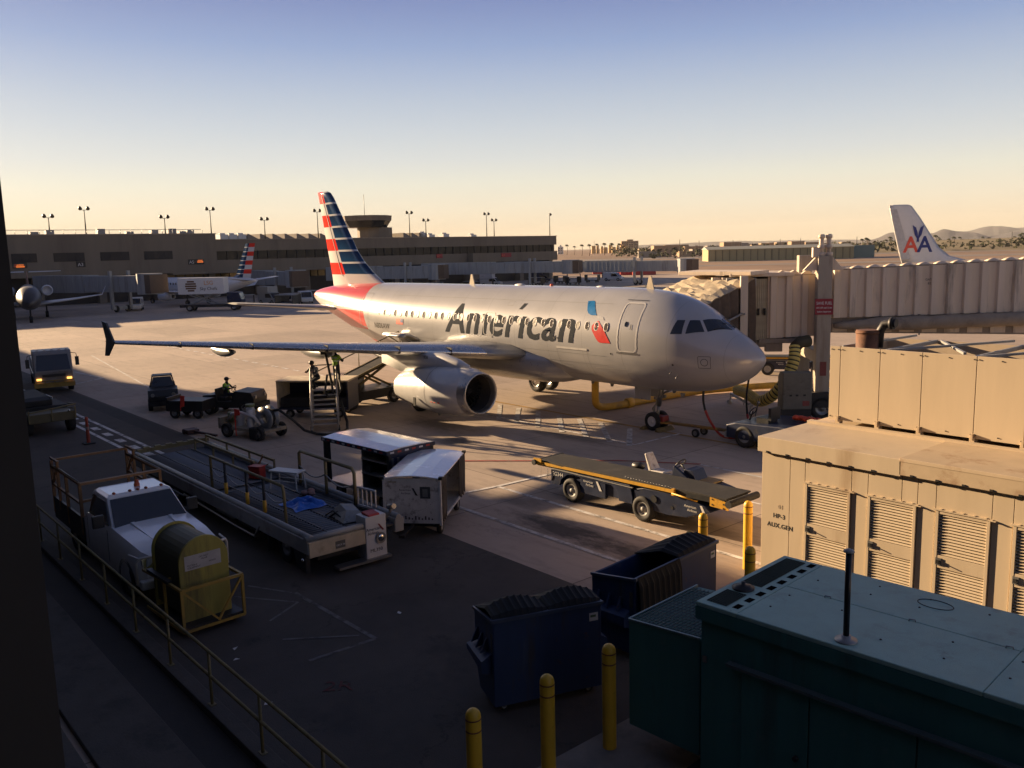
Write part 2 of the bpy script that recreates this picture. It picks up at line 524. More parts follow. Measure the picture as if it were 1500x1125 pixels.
def apron_material():
    m = bpy.data.materials.new('apron_concrete')
    m.use_nodes = True
    nt = m.node_tree
    N, L = nt.nodes, nt.links
    b = N['Principled BSDF']
    b.inputs['Specular IOR Level'].default_value = .35
    ge = N.new('ShaderNodeNewGeometry')
    pos = ge.outputs['Position']
    def noise(sc, det=6, ro=.6, stretch=None, dist=0):
        v = pos
        if stretch:
            mp = N.new('ShaderNodeMapping')
            mp.inputs['Scale'].default_value = stretch
            mp.inputs['Rotation'].default_value = (0, 0, R(8))
            L.new(v, mp.inputs[0])
            v = mp.outputs[0]
        n = N.new('ShaderNodeTexNoise')
        n.inputs['Scale'].default_value, n.inputs['Detail'].default_value = sc, det
        n.inputs['Roughness'].default_value, n.inputs['Distortion'].default_value = ro, dist
        L.new(v, n.inputs['Vector'])
        return n.outputs['Fac']
    def mrange(v, a, b_, c, d):
        r = N.new('ShaderNodeMapRange')
        for k, q in zip(('From Min', 'From Max', 'To Min', 'To Max'), (a, b_, c, d)): r.inputs[k].default_value = q
        L.new(v, r.inputs['Value'])
        return r.outputs[0]
    def math_(op, a, b_=None):
        x = N.new('ShaderNodeMath')
        x.operation = op
        for i, q in enumerate((a, b_)):
            if q is None: continue
            if isinstance(q, (int, float)): x.inputs[i].default_value = q
            else: L.new(q, x.inputs[i])
        return x.outputs[0]
    def mix(f, a, b_):
        x = N.new('ShaderNodeMix')
        x.data_type = 'RGBA'
        L.new(f, x.inputs[0])
        for i, q in ((6, a), (7, b_)):
            if isinstance(q, tuple): x.inputs[i].default_value = (*q, 1)
            else: L.new(q, x.inputs[i])
        return x.outputs[2]
    sx = N.new('ShaderNodeSeparateXYZ')
    L.new(pos, sx.inputs[0])
    X, Y = sx.outputs['X'], sx.outputs['Y']
    # slabs about six metres square, each a little different
    vx, vy = math_('DIVIDE', math_('ADD', X, 1.3), 6.1), math_('DIVIDE', math_('ADD', Y, .35), 6.1)
    cb = N.new('ShaderNodeCombineXYZ')
    L.new(math_('FLOOR', vx), cb.inputs[0])
    L.new(math_('FLOOR', vy), cb.inputs[1])
    wn = N.new('ShaderNodeTexWhiteNoise')
    L.new(cb.outputs[0], wn.inputs['Vector'])
    slab = mrange(wn.outputs['Value'], 0, 1, .88, 1.1)
    col = mix(mrange(noise(.11, 8, .65), .35, .68, 0, 1), (.5, .4, .315), (.38, .305, .245))
    col = mix(mrange(noise(.5, 8, .7, (1, 4, 1)), .5, .75, 0, .55), col, (.17, .14, .115))     # tyre grime along the lanes
    col = mix(mrange(noise(3.2, 6, .7), .3, .75, 0, .3), col, (.56, .46, .37))
    # old oil and rubber patches with a shape of their own
    def patch(cx, cy, rx, ry, s=1.0, c=(.04, .036, .033)):
        d = math_('SQRT', math_('ADD', math_('POWER', math_('DIVIDE', math_('SUBTRACT', X, cx), rx), 2), math_('POWER', math_('DIVIDE', math_('SUBTRACT', Y, cy), ry), 2)))
        return mrange(math_('ADD', d, math_('MULTIPLY', noise(1.3, 7, .72, (1, 2.2, 1)), 1.8)), 1.25, 2.0, s, 0)
    for a in ((-16.6, 15.7, 2.2, .75, .85), (-13.6, 15.6, 2.0, .7, .8), (-19.5, 16.6, 1.6, .5, .5), (-27.5, 20.4, 1.2, .7, .7), (-25, 24.2, 3.0, .8, .5), (-14, 18.4, 3, .6, .5), (-31, 22, 2.2, .9, .5)):
        col = mix(patch(*a), col, (.035, .031, .028))
    jx = math_('ABSOLUTE', math_('SUBTRACT', math_('FRACT', vx), .5))
    jy = math_('ABSOLUTE', math_('SUBTRACT', math_('FRACT', vy), .5))
    j = mrange(math_('MAXIMUM', jx, jy), .4965, .4985, 0, .7)
    col = mix(j, col, (.035, .03, .027))
    sc = N.new('ShaderNodeVectorMath')
    sc.operation = 'SCALE'
    L.new(col, sc.inputs[0])
    L.new(slab, sc.inputs['Scale'])
    # open dirt beyond the airfield pavement
    dist = N.new('ShaderNodeVectorMath')
    dist.operation = 'LENGTH'
    L.new(pos, dist.inputs[0])
    far = mrange(dist.outputs['Value'], 235, 260, 0, 1)
    dirt = mix(mrange(noise(.012, 7, .65), .4, .62, 0, 1), (.36, .235, .15), (.22, .15, .1))
    fin = mix(far, sc.outputs[0], dirt)
    L.new(fin, b.inputs['Base Color'])
    L.new(mrange(noise(.8, 5), .3, .7, .72, .95), b.inputs['Roughness'])
    bp = N.new('ShaderNodeBump')
    bp.inputs['Strength'].default_value, bp.inputs['Distance'].default_value = .35, .01
    L.new(noise(45, 3), bp.inputs['Height'])
    L.new(bp.outputs[0], b.inputs['Normal'])
    return m

def build_ground():
    g = MB()
    n = 64
    rings = [[(r * math.cos(2 * PI * k / n), r * math.sin(2 * PI * k / n), 0) for k in range(n)] for r in (.5, 300, 3000, 11000)]
    g.loft(rings, False, False)
    g.add([rings[0][k] for k in range(n)], [tuple(range(n))])
    am = apron_material()
    add_layer(am, (.09, .075, .065), 'cracks', .14, .0, .0035, .65)
    add_layer(am, (.16, .125, .1), 'spots', .9, .62, .7, .55, (.35, 1, 1))
    add_layer(am, (.1, .085, .075), 'spots', 2.6, .68, .72, .6)
    tag(obj('ground', g, am, fix=False), kind='structure')
    Mt['asphalt'] = mat('asphalt', (.076, .065, .056), .9, var=.3, scale=.5, bump=.5, bscale=60, dirt=(.04, .036, .034), damt=.3, dscale=.35)
    add_layer(Mt['asphalt'], (.022, .02, .019), 'cracks', .33, .0, .011, .8)
    add_layer(Mt['asphalt'], (.03, .027, .025), 'spots', 1.1, .6, .68, .7)
    add_layer(Mt['asphalt'], (.11, .1, .09), 'spots', 6, .68, .74, .5)
    a = MB()
    a.quad((-70, 4.9, .004), (-4, 4.9, .004), (-4, 13.15, .004), (-70, 13.15, .004))
    tag(obj('service_road', a, Mt['asphalt'], fix=False), kind='structure')
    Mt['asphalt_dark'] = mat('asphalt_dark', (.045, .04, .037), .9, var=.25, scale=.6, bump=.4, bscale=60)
    a = MB()
    a.quad((-64, 12.2, .008), (-31, 12.2, .008), (-31, 13.0, .008), (-64, 13.0, .008))
    tag(obj('asphalt_patch', a, Mt['asphalt_dark'], fix=False), kind='structure')
    # runways and a taxiway far out on the right
    Mt['runway'] = mat('runway', (.24, .2, .17), .9, var=.15, scale=.05)
    for d0, d1, t0, t1 in ((330, 352, .05, .75), (410, 455, .03, .8), (560, 640, 0, .8)):
        r = MB()
        p = [at(t0, d0), at(t1, d0 * .93), at(t1, d1 * .93), at(t0, d1)]
        r.quad(*[(x, y, .05) for x, y in p])
        tag(obj('runway', r, Mt['runway'], fix=False), kind='structure')
build_ground()

def stripe(m, pts, w, name='road_marking', z=.012):
    q = MB()
    for (x0, y0), (x1, y1) in zip(pts[:-1], pts[1:]):
        t = Vector((x1 - x0, y1 - y0)).normalized() * w / 2
        q.quad((x0 + t.y, y0 - t.x, z), (x1 + t.y, y1 - t.x, z), (x1 - t.y, y1 + t.x, z), (x0 - t.y, y0 + t.x, z))
    return tag(obj(name, q, m, fix=False), kind='structure')

def build_markings():
    w, f, y, r = Mt['line_white'], Mt['line_faint'], Mt['line_yellow'], Mt['line_red']
    stripe(w, [(-21.0, 17.2), (-10.9, 17.2)], .15)
    stripe(w, [(-21.35, 15.0), (-21.08, 17.27), (-20.95, 20.6)], .15, z=.0125)
    stripe(f, [(-20.3, 14.95), (-12.5, 14.95)], .15)
    stripe(w, [(-11.0, 17.3), (-11.0, 24.2)], .12)
    stripe(r, [(-25.6, 17.6), (-20.6, 22.45), (-18.2, 24.0)], .16)
    stripe(f, [(-18.2, 23.95), (-9, 23.95)], .14)
    stripe(w, [(-18, 21.35), (-10, 21.35)], .1)
    # the hatched nose-wheel lane
    for x0, x1 in ((-32.6, -29.7), (-31.2, -28.5), (-29.8, -27.1), (-28.4, -25.6), (-27.1, -24.2), (-25.8, -22.9), (-24.1, -21.9)):
        stripe(f, [(x0, 26.95), (x1 + .0, 24.45)], .22)
    stripe(w, [(-37.6, 24.9), (-21.9, 24.75)], .12)
    stripe(w, [(-21.87, 24.7), (-21.9, 27.6)], .12, z=.0125)
    stripe(y, [(-48, 27.35), (-18.5, 27.35)], .17)
    # twin service-road lines with broken edging
    stripe(w, [(-62, 11.12), (-31, 11.12)], .16)
    stripe(w, [(-62, 10.28), (-31, 10.28)], .16)
    d = MB()
    for k in range(16):
        d.quad((-60 + k * 1.8, 10.55, .012), (-59.2 + k * 1.8, 10.55, .012), (-59.2 + k * 1.8, 10.85, .012), (-60 + k * 1.8, 10.85, .012))
    tag(obj('road_marking', d, w, fix=False), kind='structure')
    d = MB()
    for k in range(24):
        x = -82 + k * 1.6
        d.quad((x, 26.1, .012), (x + .9, 26.1, .012), (x + .9, 26.32, .012), (x, 26.32, .012))
    tag(obj('road_marking', d, w, fix=False), kind='structure')
    stripe(w, [(-64.5, 15.6), (-59.6, 16.1), (-57.5, 13.4)], .14)
    stripe(f, [(-62.4, 13.6), (-57.5, 13.4)], .14)
    stripe(f, [(-75, 19.5), (-46, 15.9), (-38, 17.3)], .14)
    stripe(f, [(-60, 33), (-36, 37.5)], .12)
    f = Mt['line_chalk']
    stripe(f, [(-17.45, 8.3), (-14.15, 8.36)], .1)
    stripe(f, [(-14.15, 8.36), (-14.2, 6.95)], .09)
    stripe(f, [(-18.2, 7.2), (-16.9, 8.1), (-16.4, 7.2)], .06)
    stripe(f, [(-15.4, 7.0), (-14.5, 8.2)], .06, z=.0125)
    stripe(f, [(-18.6, 7.7), (-17.5, 8.25)], .06)
    t = text('apron_lettering', '2R', .5, Mt['faded_red'], None, face_mtx((-13.0, 6.55, .013), (.6, .8, 0), (-.8, .6, 0)))
    tag(t, kind='structure')
    # scraps of paper blown onto the asphalt
    for k, (x, yy) in enumerate(((-14.9, 9.35), (-15.2, 5.9), (-15.6, 6.1), (-13.2, 5.7))):
        p = MB()
        a = k * 1.1
        p.add([(x, yy, .012), (x + .13 * math.cos(a), yy + .13 * math.sin(a), .03), (x + .1 * math.cos(a + .9), yy + .1 * math.sin(a + .9), .016), (x - .05, yy + .07, .02)], [(0, 1, 2), (0, 2, 3)])
        tag(obj('paper_scrap', p, Mt['ink_white']), ['white paper scrap on open asphalt between loader and dumpster', 'white paper scrap beside the kerb railing, below another', 'small pale litter scrap by the railing posts', 'tiny litter scrap on asphalt near red ground lettering'][k], 'litter')
build_markings()

# ---------------------------------------------------------------- the concourse the picture is taken from
def build_concourse():
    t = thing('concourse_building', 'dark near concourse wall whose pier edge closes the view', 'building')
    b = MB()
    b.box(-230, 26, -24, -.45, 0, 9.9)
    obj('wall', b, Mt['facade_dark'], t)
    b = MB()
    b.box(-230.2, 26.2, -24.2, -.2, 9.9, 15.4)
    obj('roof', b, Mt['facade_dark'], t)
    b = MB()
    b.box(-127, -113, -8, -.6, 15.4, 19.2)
    obj('unseen_roof_block', b, Mt['facade_dark'], t)  # unseen block added on the roof, placed for the shade it throws
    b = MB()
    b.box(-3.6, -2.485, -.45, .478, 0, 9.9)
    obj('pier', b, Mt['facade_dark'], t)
    for k in range(5):
        x = -20 - k * 16
        b = MB()
        b.box(x - .5, x + .5, -.449, .3, 0, 9.9)
        obj('pier', b, Mt['facade_dark'], t)
    for k in range(9):
        f = MB()
        x = -2 + k * 2.4
        f.box(x, x + 2.2, -.5, -.42, 5.6, 9.2)
        obj('window', f, Mt['dark_glass'], t)
build_concourse()

def build_kerb():
    b = MB()
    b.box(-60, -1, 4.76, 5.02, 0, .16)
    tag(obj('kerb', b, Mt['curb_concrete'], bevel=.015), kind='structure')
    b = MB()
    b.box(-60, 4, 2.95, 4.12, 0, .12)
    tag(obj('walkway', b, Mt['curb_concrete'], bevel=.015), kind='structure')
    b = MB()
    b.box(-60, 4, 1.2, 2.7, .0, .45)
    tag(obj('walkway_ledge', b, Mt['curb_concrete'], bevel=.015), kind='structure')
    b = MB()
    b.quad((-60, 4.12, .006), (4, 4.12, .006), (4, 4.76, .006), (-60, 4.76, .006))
    tag(obj('drop_shade_strip', b, Mt['asphalt_dark'], fix=False), kind='structure')  # dark strip stands in for the shaded drop behind the kerb
    t = thing('railing', 'long dull yellow pipe railing running along the concrete kerb', 'railing', (0, 4.88, .16))
    m = Mt['dull_yellow']
    for z in (.94, .5):
        r = MB()
        r.cyl((-60, 0, z), (-1.5, 0, z), .028)
        obj('rail', r, m, t)
    p = MB()
    p.cyl((0, 0, 0), (0, 0, .92), .026)
    p.box(-.07, .07, -.05, .05, 0, .012)
    o = obj('post', p, m, t)
    xs = [-58 + 1.93 * k for k in range(30)]
    o.location = (xs[0], 0, 0)
    spread(o, t, [(x, 0, 0) for x in xs[1:]])
build_kerb()

# ---------------------------------------------------------------- the terminal across the apron
TX = -165
def build_terminal():
    t = thing('terminal_building', 'long brown concrete terminal with dark window bands across the apron', 'building', (TX, 0, 0))
    con, dk, gl = Mt['terminal_concrete'], Mt['terminal_dark'], Mt['terminal_glass']
    def part(name, m, *boxes):
        b = MB()
        for q in boxes: b.box(*q)
        return obj(name, b, m, t)
    # local x runs towards the apron; the front faces +x
    part('wall', con, (-40, 0, -40, 67, 9.1, 12.0), (-40, -.02, -40, 67, 7.45, 9.1), (-40, 0, -40, 67, 4.9, 7.45))
    part('wall', con, (-40, -.3, 67, 157, 8.75, 10.9), (-40, -.02, 67, 157, 4.9, 7.1))
    part('coping', Mt['bridge_dark'], (-40.1, .12, -40, 67.1, 12.0, 12.18))
    part('coping', Mt['bridge_dark'], (-40.1, -.15, 67.1, 157.1, 10.9, 11.05))
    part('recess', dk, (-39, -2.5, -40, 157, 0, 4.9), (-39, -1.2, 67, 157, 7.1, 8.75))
    for y0, y1 in ((32.1, 35.9), (38.5, 43.4), (46, 50.9), (53.5, 58.6), (22, 28)):
        w = MB()
        w.box(-.3, .06, y0, y1, 7.5, 9.0)
        o = obj('window', w, dk, t)
        p = MB()
        for k in range(3):
            a, c = y0 + .15 + k * (y1 - y0 - .1) / 3, y0 + .05 + (k + 1) * (y1 - y0 - .1) / 3
            p.box(.05, .09, a, c, 7.65, 8.85)
        obj('pane', p, dk, o)
    g = MB()
    g.box(-1.1, -.55, 0, 1.75, 7.15, 8.7)
    first = obj('window', g, gl, t)
    first.location = (0, 67.4, 0)
    spread(first, t, [(0, 67.4 + k * 2.1, 0) for k in range(1, 42)])
    f = MB()
    f.box(-.9, -.35, -.1, .1, 7.1, 8.75)
    first = obj('mullion', f, dk, t)
    first.location = (0, 67.2, 0)
    spread(first, t, [(0, 67.2 + k * 2.1, 0) for k in range(1, 43)])
    # the low glass strip at apron level, its golden glow put into the colour
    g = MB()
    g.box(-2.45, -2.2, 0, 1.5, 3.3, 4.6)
    first = obj('lower_window', g, Mt['gold_glow_glass'], t)
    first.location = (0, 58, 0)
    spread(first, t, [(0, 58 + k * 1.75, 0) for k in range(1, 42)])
    p = MB()
    p.box(-2.4, -.4, -.6, .6, 0, 4.9)
    first = obj('column', p, con, t)
    first.location = (0, 36, 0)
    spread(first, t, [(0, y, 0) for y in (46, 56, 66, 76, 86, 97, 108, 119, 129, 131, 145, 155)])
    part('stair_tower', con, (-.3, 2.2, 127.6, 130.4, 0, 7.1))
    part('canopy', con, (-2.4, 1.2, 58, 92, 4.6, 4.9))
    # saw-tooth roof lights
    s = MB()
    s.prism([(0, 11.05), (2.6, 11.05), (.35, 12.2), (0, 12.2)], 'x', -16, -7)
    first = obj('roof_light', s, Mt['slab_concrete'], t)
    first.location = (0, 76.5, 0)
    spread(first, t, [(0, 76.5 + k * 2.75, 0) for k in range(1, 7)] + [(0, 114.5 + k * 2.2, 0) for k in range(3)])
    # rooftop air handlers
    u = MB()
    u.box(-9, -7, 0, 1.7, 11.05, 12.1)
    u.cyl((-8, .85, 12.1), (-8, .85, 12.4), .6, n=10)
    first = obj('roof_unit', u, Mt['white_paint'], t)
    first.location = (0, 70.8, 0)
    spread(first, t, [(0, 70.8 + k * 1.9, 0) for k in range(1, 3)] + [(0, 119.5, .1), (-1, 122.5, -.3), (0, 126, -.2), (-2, 136, -.4)])
    # parapet rail and small roof clutter on the high block
    r = MB()
    r.cyl((-4, 30, 13.0), (-4, 66, 13.0), .05, n=5)
    for k in range(20): r.cyl((-4, 30 + k * 1.9, 12), (-4, 30 + k * 1.9, 13.05), .05, n=5)
    obj('roof_railing', r, Mt['grey_metal'], t)
    for k, y in enumerate((36.5, 39, 47.5, 52.5, 57, 60.4, 62.3, 63.8)):
        q = MB()
        q.box(-7, -5.6, y, y + 1.3, 12.1, 12.75 + .25 * (k % 3))
        obj('roof_unit', q, Mt['grey_paint'], t)
    # ramp control tower
    def ring(r, z, cx=-11, cy=107.3): return [(cx + r * math.cos(2 * PI * (k + .5) / 10), cy + r * math.sin(2 * PI * (k + .5) / 10), z) for k in range(10)]
    b = MB()
    b.loft([ring(4.0, 10.9, -11, 109.3), ring(4.0, 13.5, -11, 109.3)], True, False)
    b.loft([ring(5.6, 15.0), ring(5.75, 16.15)], True, False)
    tw = obj('control_tower', b, con, t)
    b = MB()
    b.loft([ring(4.5, 13.5), ring(5.5, 15.0)], True, False)
    obj('cab_glass', b, Mt['dark_glass'], tw)
    b = MB()
    b.cyl((-11, 106.8, 16.1), (-11, 106.8, 21), .06, n=5)
    obj('antenna', b, Mt['dark_metal'], tw)
    # lit gate signs on the front
    for y0, z0, wd, body, m, lit in ((32.1, 6.6, 2.2, 'A 1', 'orange_red', 1), (42.0, 6.5, 1.4, 'A3', 'ink_white', 0), (61.4, 6.4, 3.0, 'A5', 'ink_white', 1), (118.6, 6.2, 1.7, 'A7', 'orange_red', 0), (138, 6.0, 3.2, 'A9', 'orange_red', 0)):
        s = MB()
        s.box(0, .14, y0, y0 + wd, z0, z0 + .95)
        o = obj('gate_sign', s, Mt['black_paint'] if lit else Mt['sign_red'] if m == 'orange_red' else dk, t)
        text('lettering', body, .8, Mt[m], o, face_mtx((.15, y0 + .15, z0 + .17), (0, 1, 0), (0, 0, 1)))
    m = mat('sign_glow', (.8, .2, .05), emit=(1, .22, .04), estr=.22)
    for y0, y1 in ((32.6, 33.9), (63.1, 64.2)):
        s = MB()
        s.box(.14, .17, y0, y1, 6.72, 6.95)
        s.box(.14, .17, y0 + .1, y1 - .1, 7.05, 7.2)
        obj('lit_strip', s, m, t)
    # lamp masts on the roof
    def mast(y, z0, z1, label, double=True):
        o = thing('light_mast', label, 'light mast', (TX - 7, y, z0), group='light masts on the terminal roof')
        p = MB()
        p.cyl((0, 0, 0), (0, 0, z1 - z0), .13, .08, n=6)
        obj('pole', p, Mt['dark_metal'], o)
        for s in ((-.65, .65) if double else (0.25,)):
            h = MB()
            h.bar((0, 0, z1 - z0 - .1), (0, s, z1 - z0), .08)
            h.cyl((.2, s, z1 - z0 + .1), (-.15, s, z1 - z0 + .45), .34, .26, n=8)
            obj('lamp', h, Mt['dark_metal'], o)
    L = ((39.9, 12, 15.3, 'short twin lamp mast over the terminal, first from the dark pier'), (45.9, 12, 16.7, 'tall twin lamp mast above the fourth last square window'),
         (60.1, 12, 15.3, 'short twin lamp mast above the last square window'), (69.1, 11, 16.9, 'tall twin lamp mast where the terminal roof steps down'),
         (80.4, 11, 15, 'short twin lamp mast beside the saw-tooth roof lights'), (92.6, 11, 16.8, 'tall lamp mast hidden behind the striped tail fin'),
         (116.3, 11, 16.6, 'tall twin lamp mast just beyond the control tower'), (120.9, 11, 14.9, 'short twin lamp mast between control tower and roof units'),
         (139.4, 11, 16.5, 'tallest of a close pair of roof lamp masts'), (141.8, 11, 15, 'lower lamp mast of the close pair'))
    for a in L: mast(*a)
    mast(161, 10.9, 16.5, 'single lamp mast at the far end of the terminal', False)
build_terminal()

# ---------------------------------------------------------------- gate bridges over there
def jetway(x, y, rot, length, z, label, tall=2.6, sections=2, leg=True):
    t = thing('passenger_bridge', label, 'passenger bridge', (x, y, 0), rot, 'passenger bridges at the far gates')
    for k in range(sections):
        a, b = length * k / sections, length * (k + 1) / sections
        g = .13 * (k % 2)
        w = MB()
        w.box(a, b + .3, -1.3 + g, 1.3 - g, z + g, z + tall - g)
        tn = obj('tunnel', w, Mt['bridge_grey'], t)
        r = MB()
        n = int((b - a) / .9)
        for i in range(n):
            for s in (-1, 1):
                xx = a + .45 + i * (b - a) / n
                yy = s * (1.3 - g + .03)
                r.box(xx - .14, xx + .14, min(yy, yy - s * .05), max(yy, yy - s * .05), z + .25, z + tall - .25)
        obj('rib', r, Mt['bridge_grey'], tn)['kind'] = 'stuff'
    c = MB()
    c.lathe([(z - .15, 0), (z - .15, 1.75), (z + tall + .15, 1.75), (z + tall + .15, 0)], (length + 1.2, 0, 0), 'z', 14, False)
    obj('cab', c, Mt['bridge_grey'], t)
    h = MB()
    h.box(length + 1.6, length + 3.2, -1.5, 1.5, z, z + tall)
    obj('hood', h, Mt['dark_canvas'], t)
    if leg:
        l = MB()
        for s in (-1.5, 1.5):
            l.box(length * .78 - .2, length * .78 + .2, s - .2, s + .2, .5, z + tall + .6)
        l.box(length * .78 - .25, length * .78 + .25, -1.6, 1.6, .4, .9)
        obj('lift_column', l, Mt['bridge_grey'], t)
        for s in (-.9, .9):
            wheel(t, (length * .78, s, .5), .5, .35)
for a in ((-153, 33.5, 19, 25, 2.8, 'grey passenger bridge beside the white van on the far apron'),
          (-160, 71.5, -6, 22, 2.4, 'grey passenger bridge behind the small striped tail'),
          (-160, 88, 35, 22, 2.4, 'grey ribbed passenger bridge just behind the striped tail fin', 2.7),
          (-152, 106, 28, 31, 2.9, 'grey passenger bridge with long closed tunnel beyond the fuselage, next to the longest one', 2.4),
          (-152, 129, 12, 43, 2.6, 'longest grey passenger bridge reaching past the terminal end', 2.4, 4)):
    jetway(*a)

# ---------------------------------------------------------------- parked jets far off
def fus_loft(mb, st, n=20):
    mb.loft([[(x, math.cos(2 * PI * k / n) * w, z + math.sin(2 * PI * k / n) * hh) for k in range(n)] for x, w, hh, z in st], True)
def slab_wing(mb, secs):
    """sections (x leading, x trailing, y, z, thickness) -> a thin aerofoil solid"""
    rings = []
    for xl, xt, y, z, th in secs:
        c = xl - xt
        pr = ((0, 0), (.04, .42), (.15, .85), (.4, 1), (.7, .6), (1, .04))
        up = [(xl - c * a, y, z + th * b / 2) for a, b in pr]
        dn = [(xl - c * a, y, z - th * b * .38) for a, b in reversed(pr[1:])]
        rings.append(up + dn)
    mb.loft(rings, True)
def small_jet(label, x, y, rot, length, ttail, fin_m, body_m):
    s = length / 30
    t = thing('parked_jet', label, 'airplane', (x, y, 0), rot)
    b = MB()
    r = 1.45
    fus_loft(b, [(0, .05, .05, 2.5), (-.5, .5, .5, 2.55), (-1.6, 1.0, 1.0, 2.75), (-3.2, r * .95, r * .95, 2.95), (-5, r, r, 3), (-20 * s, r, r, 3), (-24 * s, r * .8, r * .8, 3.3), (-28 * s, .6, .62, 3.75), (-30 * s, .2, .2, 3.95)])
    obj('fuselage', b, body_m, t)
    for q in (-1, 1):
        w = MB()
        slab_wing(w, [(-11 * s, -16.5 * s, q * 1.2, 2.0, .6), (-14.5 * s, -17.2 * s, q * 5.5, 2.35, .35), (-17 * s, -18.4 * s, q * 9.2, 2.75, .16), (-18.2 * s, -19 * s, q * 9.8, 3.9, .08)])
        obj('wing', w, Mt['jet_white'], t)
        e = MB()
        ex, ey, ez = (-22 * s, 2.4, 3.5) if ttail else (-12 * s, 4.3, 1.55)
        e.lathe([(ex + .1, .62), (ex, .72), (ex - 1.4, .78), (ex - 3.2, .5), (ex - 3.2, .3)], (0, q * ey, ez), 'x', 16)
        e.lathe([(ex + .1, .62), (ex - .6, .55), (ex - .6, .01)], (0, q * ey, ez), 'x', 16)
        obj('engine', e, Mt['jet_white'], t)
        h = MB()
        zt = 6.1 if ttail else 3.9
        k = 0 if not ttail else -1.5
        slab_wing(h, [(-27 * s + k, -29.6 * s + k, q * .3, zt, .25), (-28.8 * s + k, -30 * s + k, q * 4.6, zt + (.05 if ttail else .5), .1)])
        obj('tailplane', h, Mt['jet_white'], t)
    f = MB()
    top = 6.2 if ttail else 9.6
    n = 8
    rings = []
    for xl, xt, z, th in ((-23.5 * s, -28.8 * s, 3.9, .4), (-25.5 * s, -29 * s, 4.8, .32), (-28.2 * s, -30.4 * s, top, .16)):
        rings.append([(xl, 0, z), (xl - (xl - xt) * .3, th / 2, z), (xt, 0, z), (xl - (xl - xt) * .3, -th / 2, z)])
    f.loft(rings, True, False)
    obj('tail_fin', f, fin_m, t)
    for gx, gy in ((-3, 0), (-15.5 * s, 2), (-15.5 * s, -2)):
        g = MB()
        g.cyl((gx, gy, .4), (gx, gy, 2), .1, n=6)
        obj('landing_gear', g, Mt['dark_metal'], t)
    for gx, gy in ((-3, 0), (-15.5 * s, 2), (-15.5 * s, -2)):
        wheel(t, (gx, gy, .42), .42, .4, n=12)
    wn = MB()
    for k in range(22):
        for q in (-1, 1):
            wx = -5.5 - k * .72 * s
            wn.box(wx, wx - .24, q * (r - .02), q * (r + .012), 3.25, 3.6)
    w_ = obj('cabin_windows', wn, Mt['dark_glass'], t)
    w_['kind'] = 'stuff'
    return t

def stripes_material(name, z0, z1, bands, split, white):
    """red and white bands with blue ones in front: the flag livery, painted by height"""
    m = bpy.data.materials.new(name)
    m.use_nodes = True
    nt = m.node_tree
    N, L = nt.nodes, nt.links
    b = N['Principled BSDF']
    b.inputs['Roughness'].default_value = .1
    b.inputs['Specular IOR Level'].default_value = .4
    tc = N.new('ShaderNodeTexCoord')
    sx = N.new('ShaderNodeSeparateXYZ')
    L.new(tc.outputs['Object'], sx.inputs[0])
    def M(op, a, c=None, d=None):
        x = N.new('ShaderNodeMath')
        x.operation = op
        for i, q in enumerate((a, c, d)):
            if q is None: continue
            if isinstance(q, (int, float)): x.inputs[i].default_value = q
            else: L.new(q, x.inputs[i])
        return x.outputs[0]
    X, Z = sx.outputs['X'], sx.outputs['Z']
    u = M('MULTIPLY', M('DIVIDE', M('SUBTRACT', z1, Z), z1 - z0), bands)      # 0 at the tip, one per band
    fr = M('FRACT', u)
    odd = M('LESS_THAN', M('MODULO', u, 2), 1)                                # first band red
    inside = M('LESS_THAN', u, bands)
    above = M('GREATER_THAN', u, -1)
    (xa, za), (xb, zb) = split
    k = (xb - xa) / (zb - za)
    blue = M('GREATER_THAN', X, M('ADD', M('MULTIPLY', Z, k), xa - k * za))   # ahead of the slanting split
    thin = M('MULTIPLY', M('GREATER_THAN', fr, .09), M('LESS_THAN', fr, .94))
    def mix(f, a, c):
        x = N.new('ShaderNodeMix')
        x.data_type = 'RGBA'
        if isinstance(f, (int, float)): x.inputs[0].default_value = f
        else: L.new(f, x.inputs[0])
        for i, q in ((6, a), (7, c)):
            if isinstance(q, tuple): x.inputs[i].default_value = (*q, 1)
            else: L.new(q, x.inputs[i])
        return x.outputs[2]
    rw = mix(odd, white, (.72, .045, .03))
    bl = mix(fr, (.008, .022, .07), (.012, .055, .14))
    bw = mix(thin, white, bl)
    c = mix(blue, rw, bw)
    c = mix(inside, white, c)
    L.new(c, b.inputs['Base Color'])
    return m

m_small = stripes_material('small_flag_stripes', 4.3, 9.7, 8, ((-28.0, 4.3), (-30.2, 9.7)), (.6, .6, .61))
small_jet('small jet with red and blue striped tail behind the catering truck', -158.5, 50.5, 194, 31, False, m_small, Mt['jet_white'])
small_jet('small dark T-tailed jet beside the dark pier on the far apron', -119.7, 24.7, -11.7, 27, True, mat('jet_dark_tail', (.25, .14, .1)), mat('jet_grey', (.05, .048, .05), .45, .1))

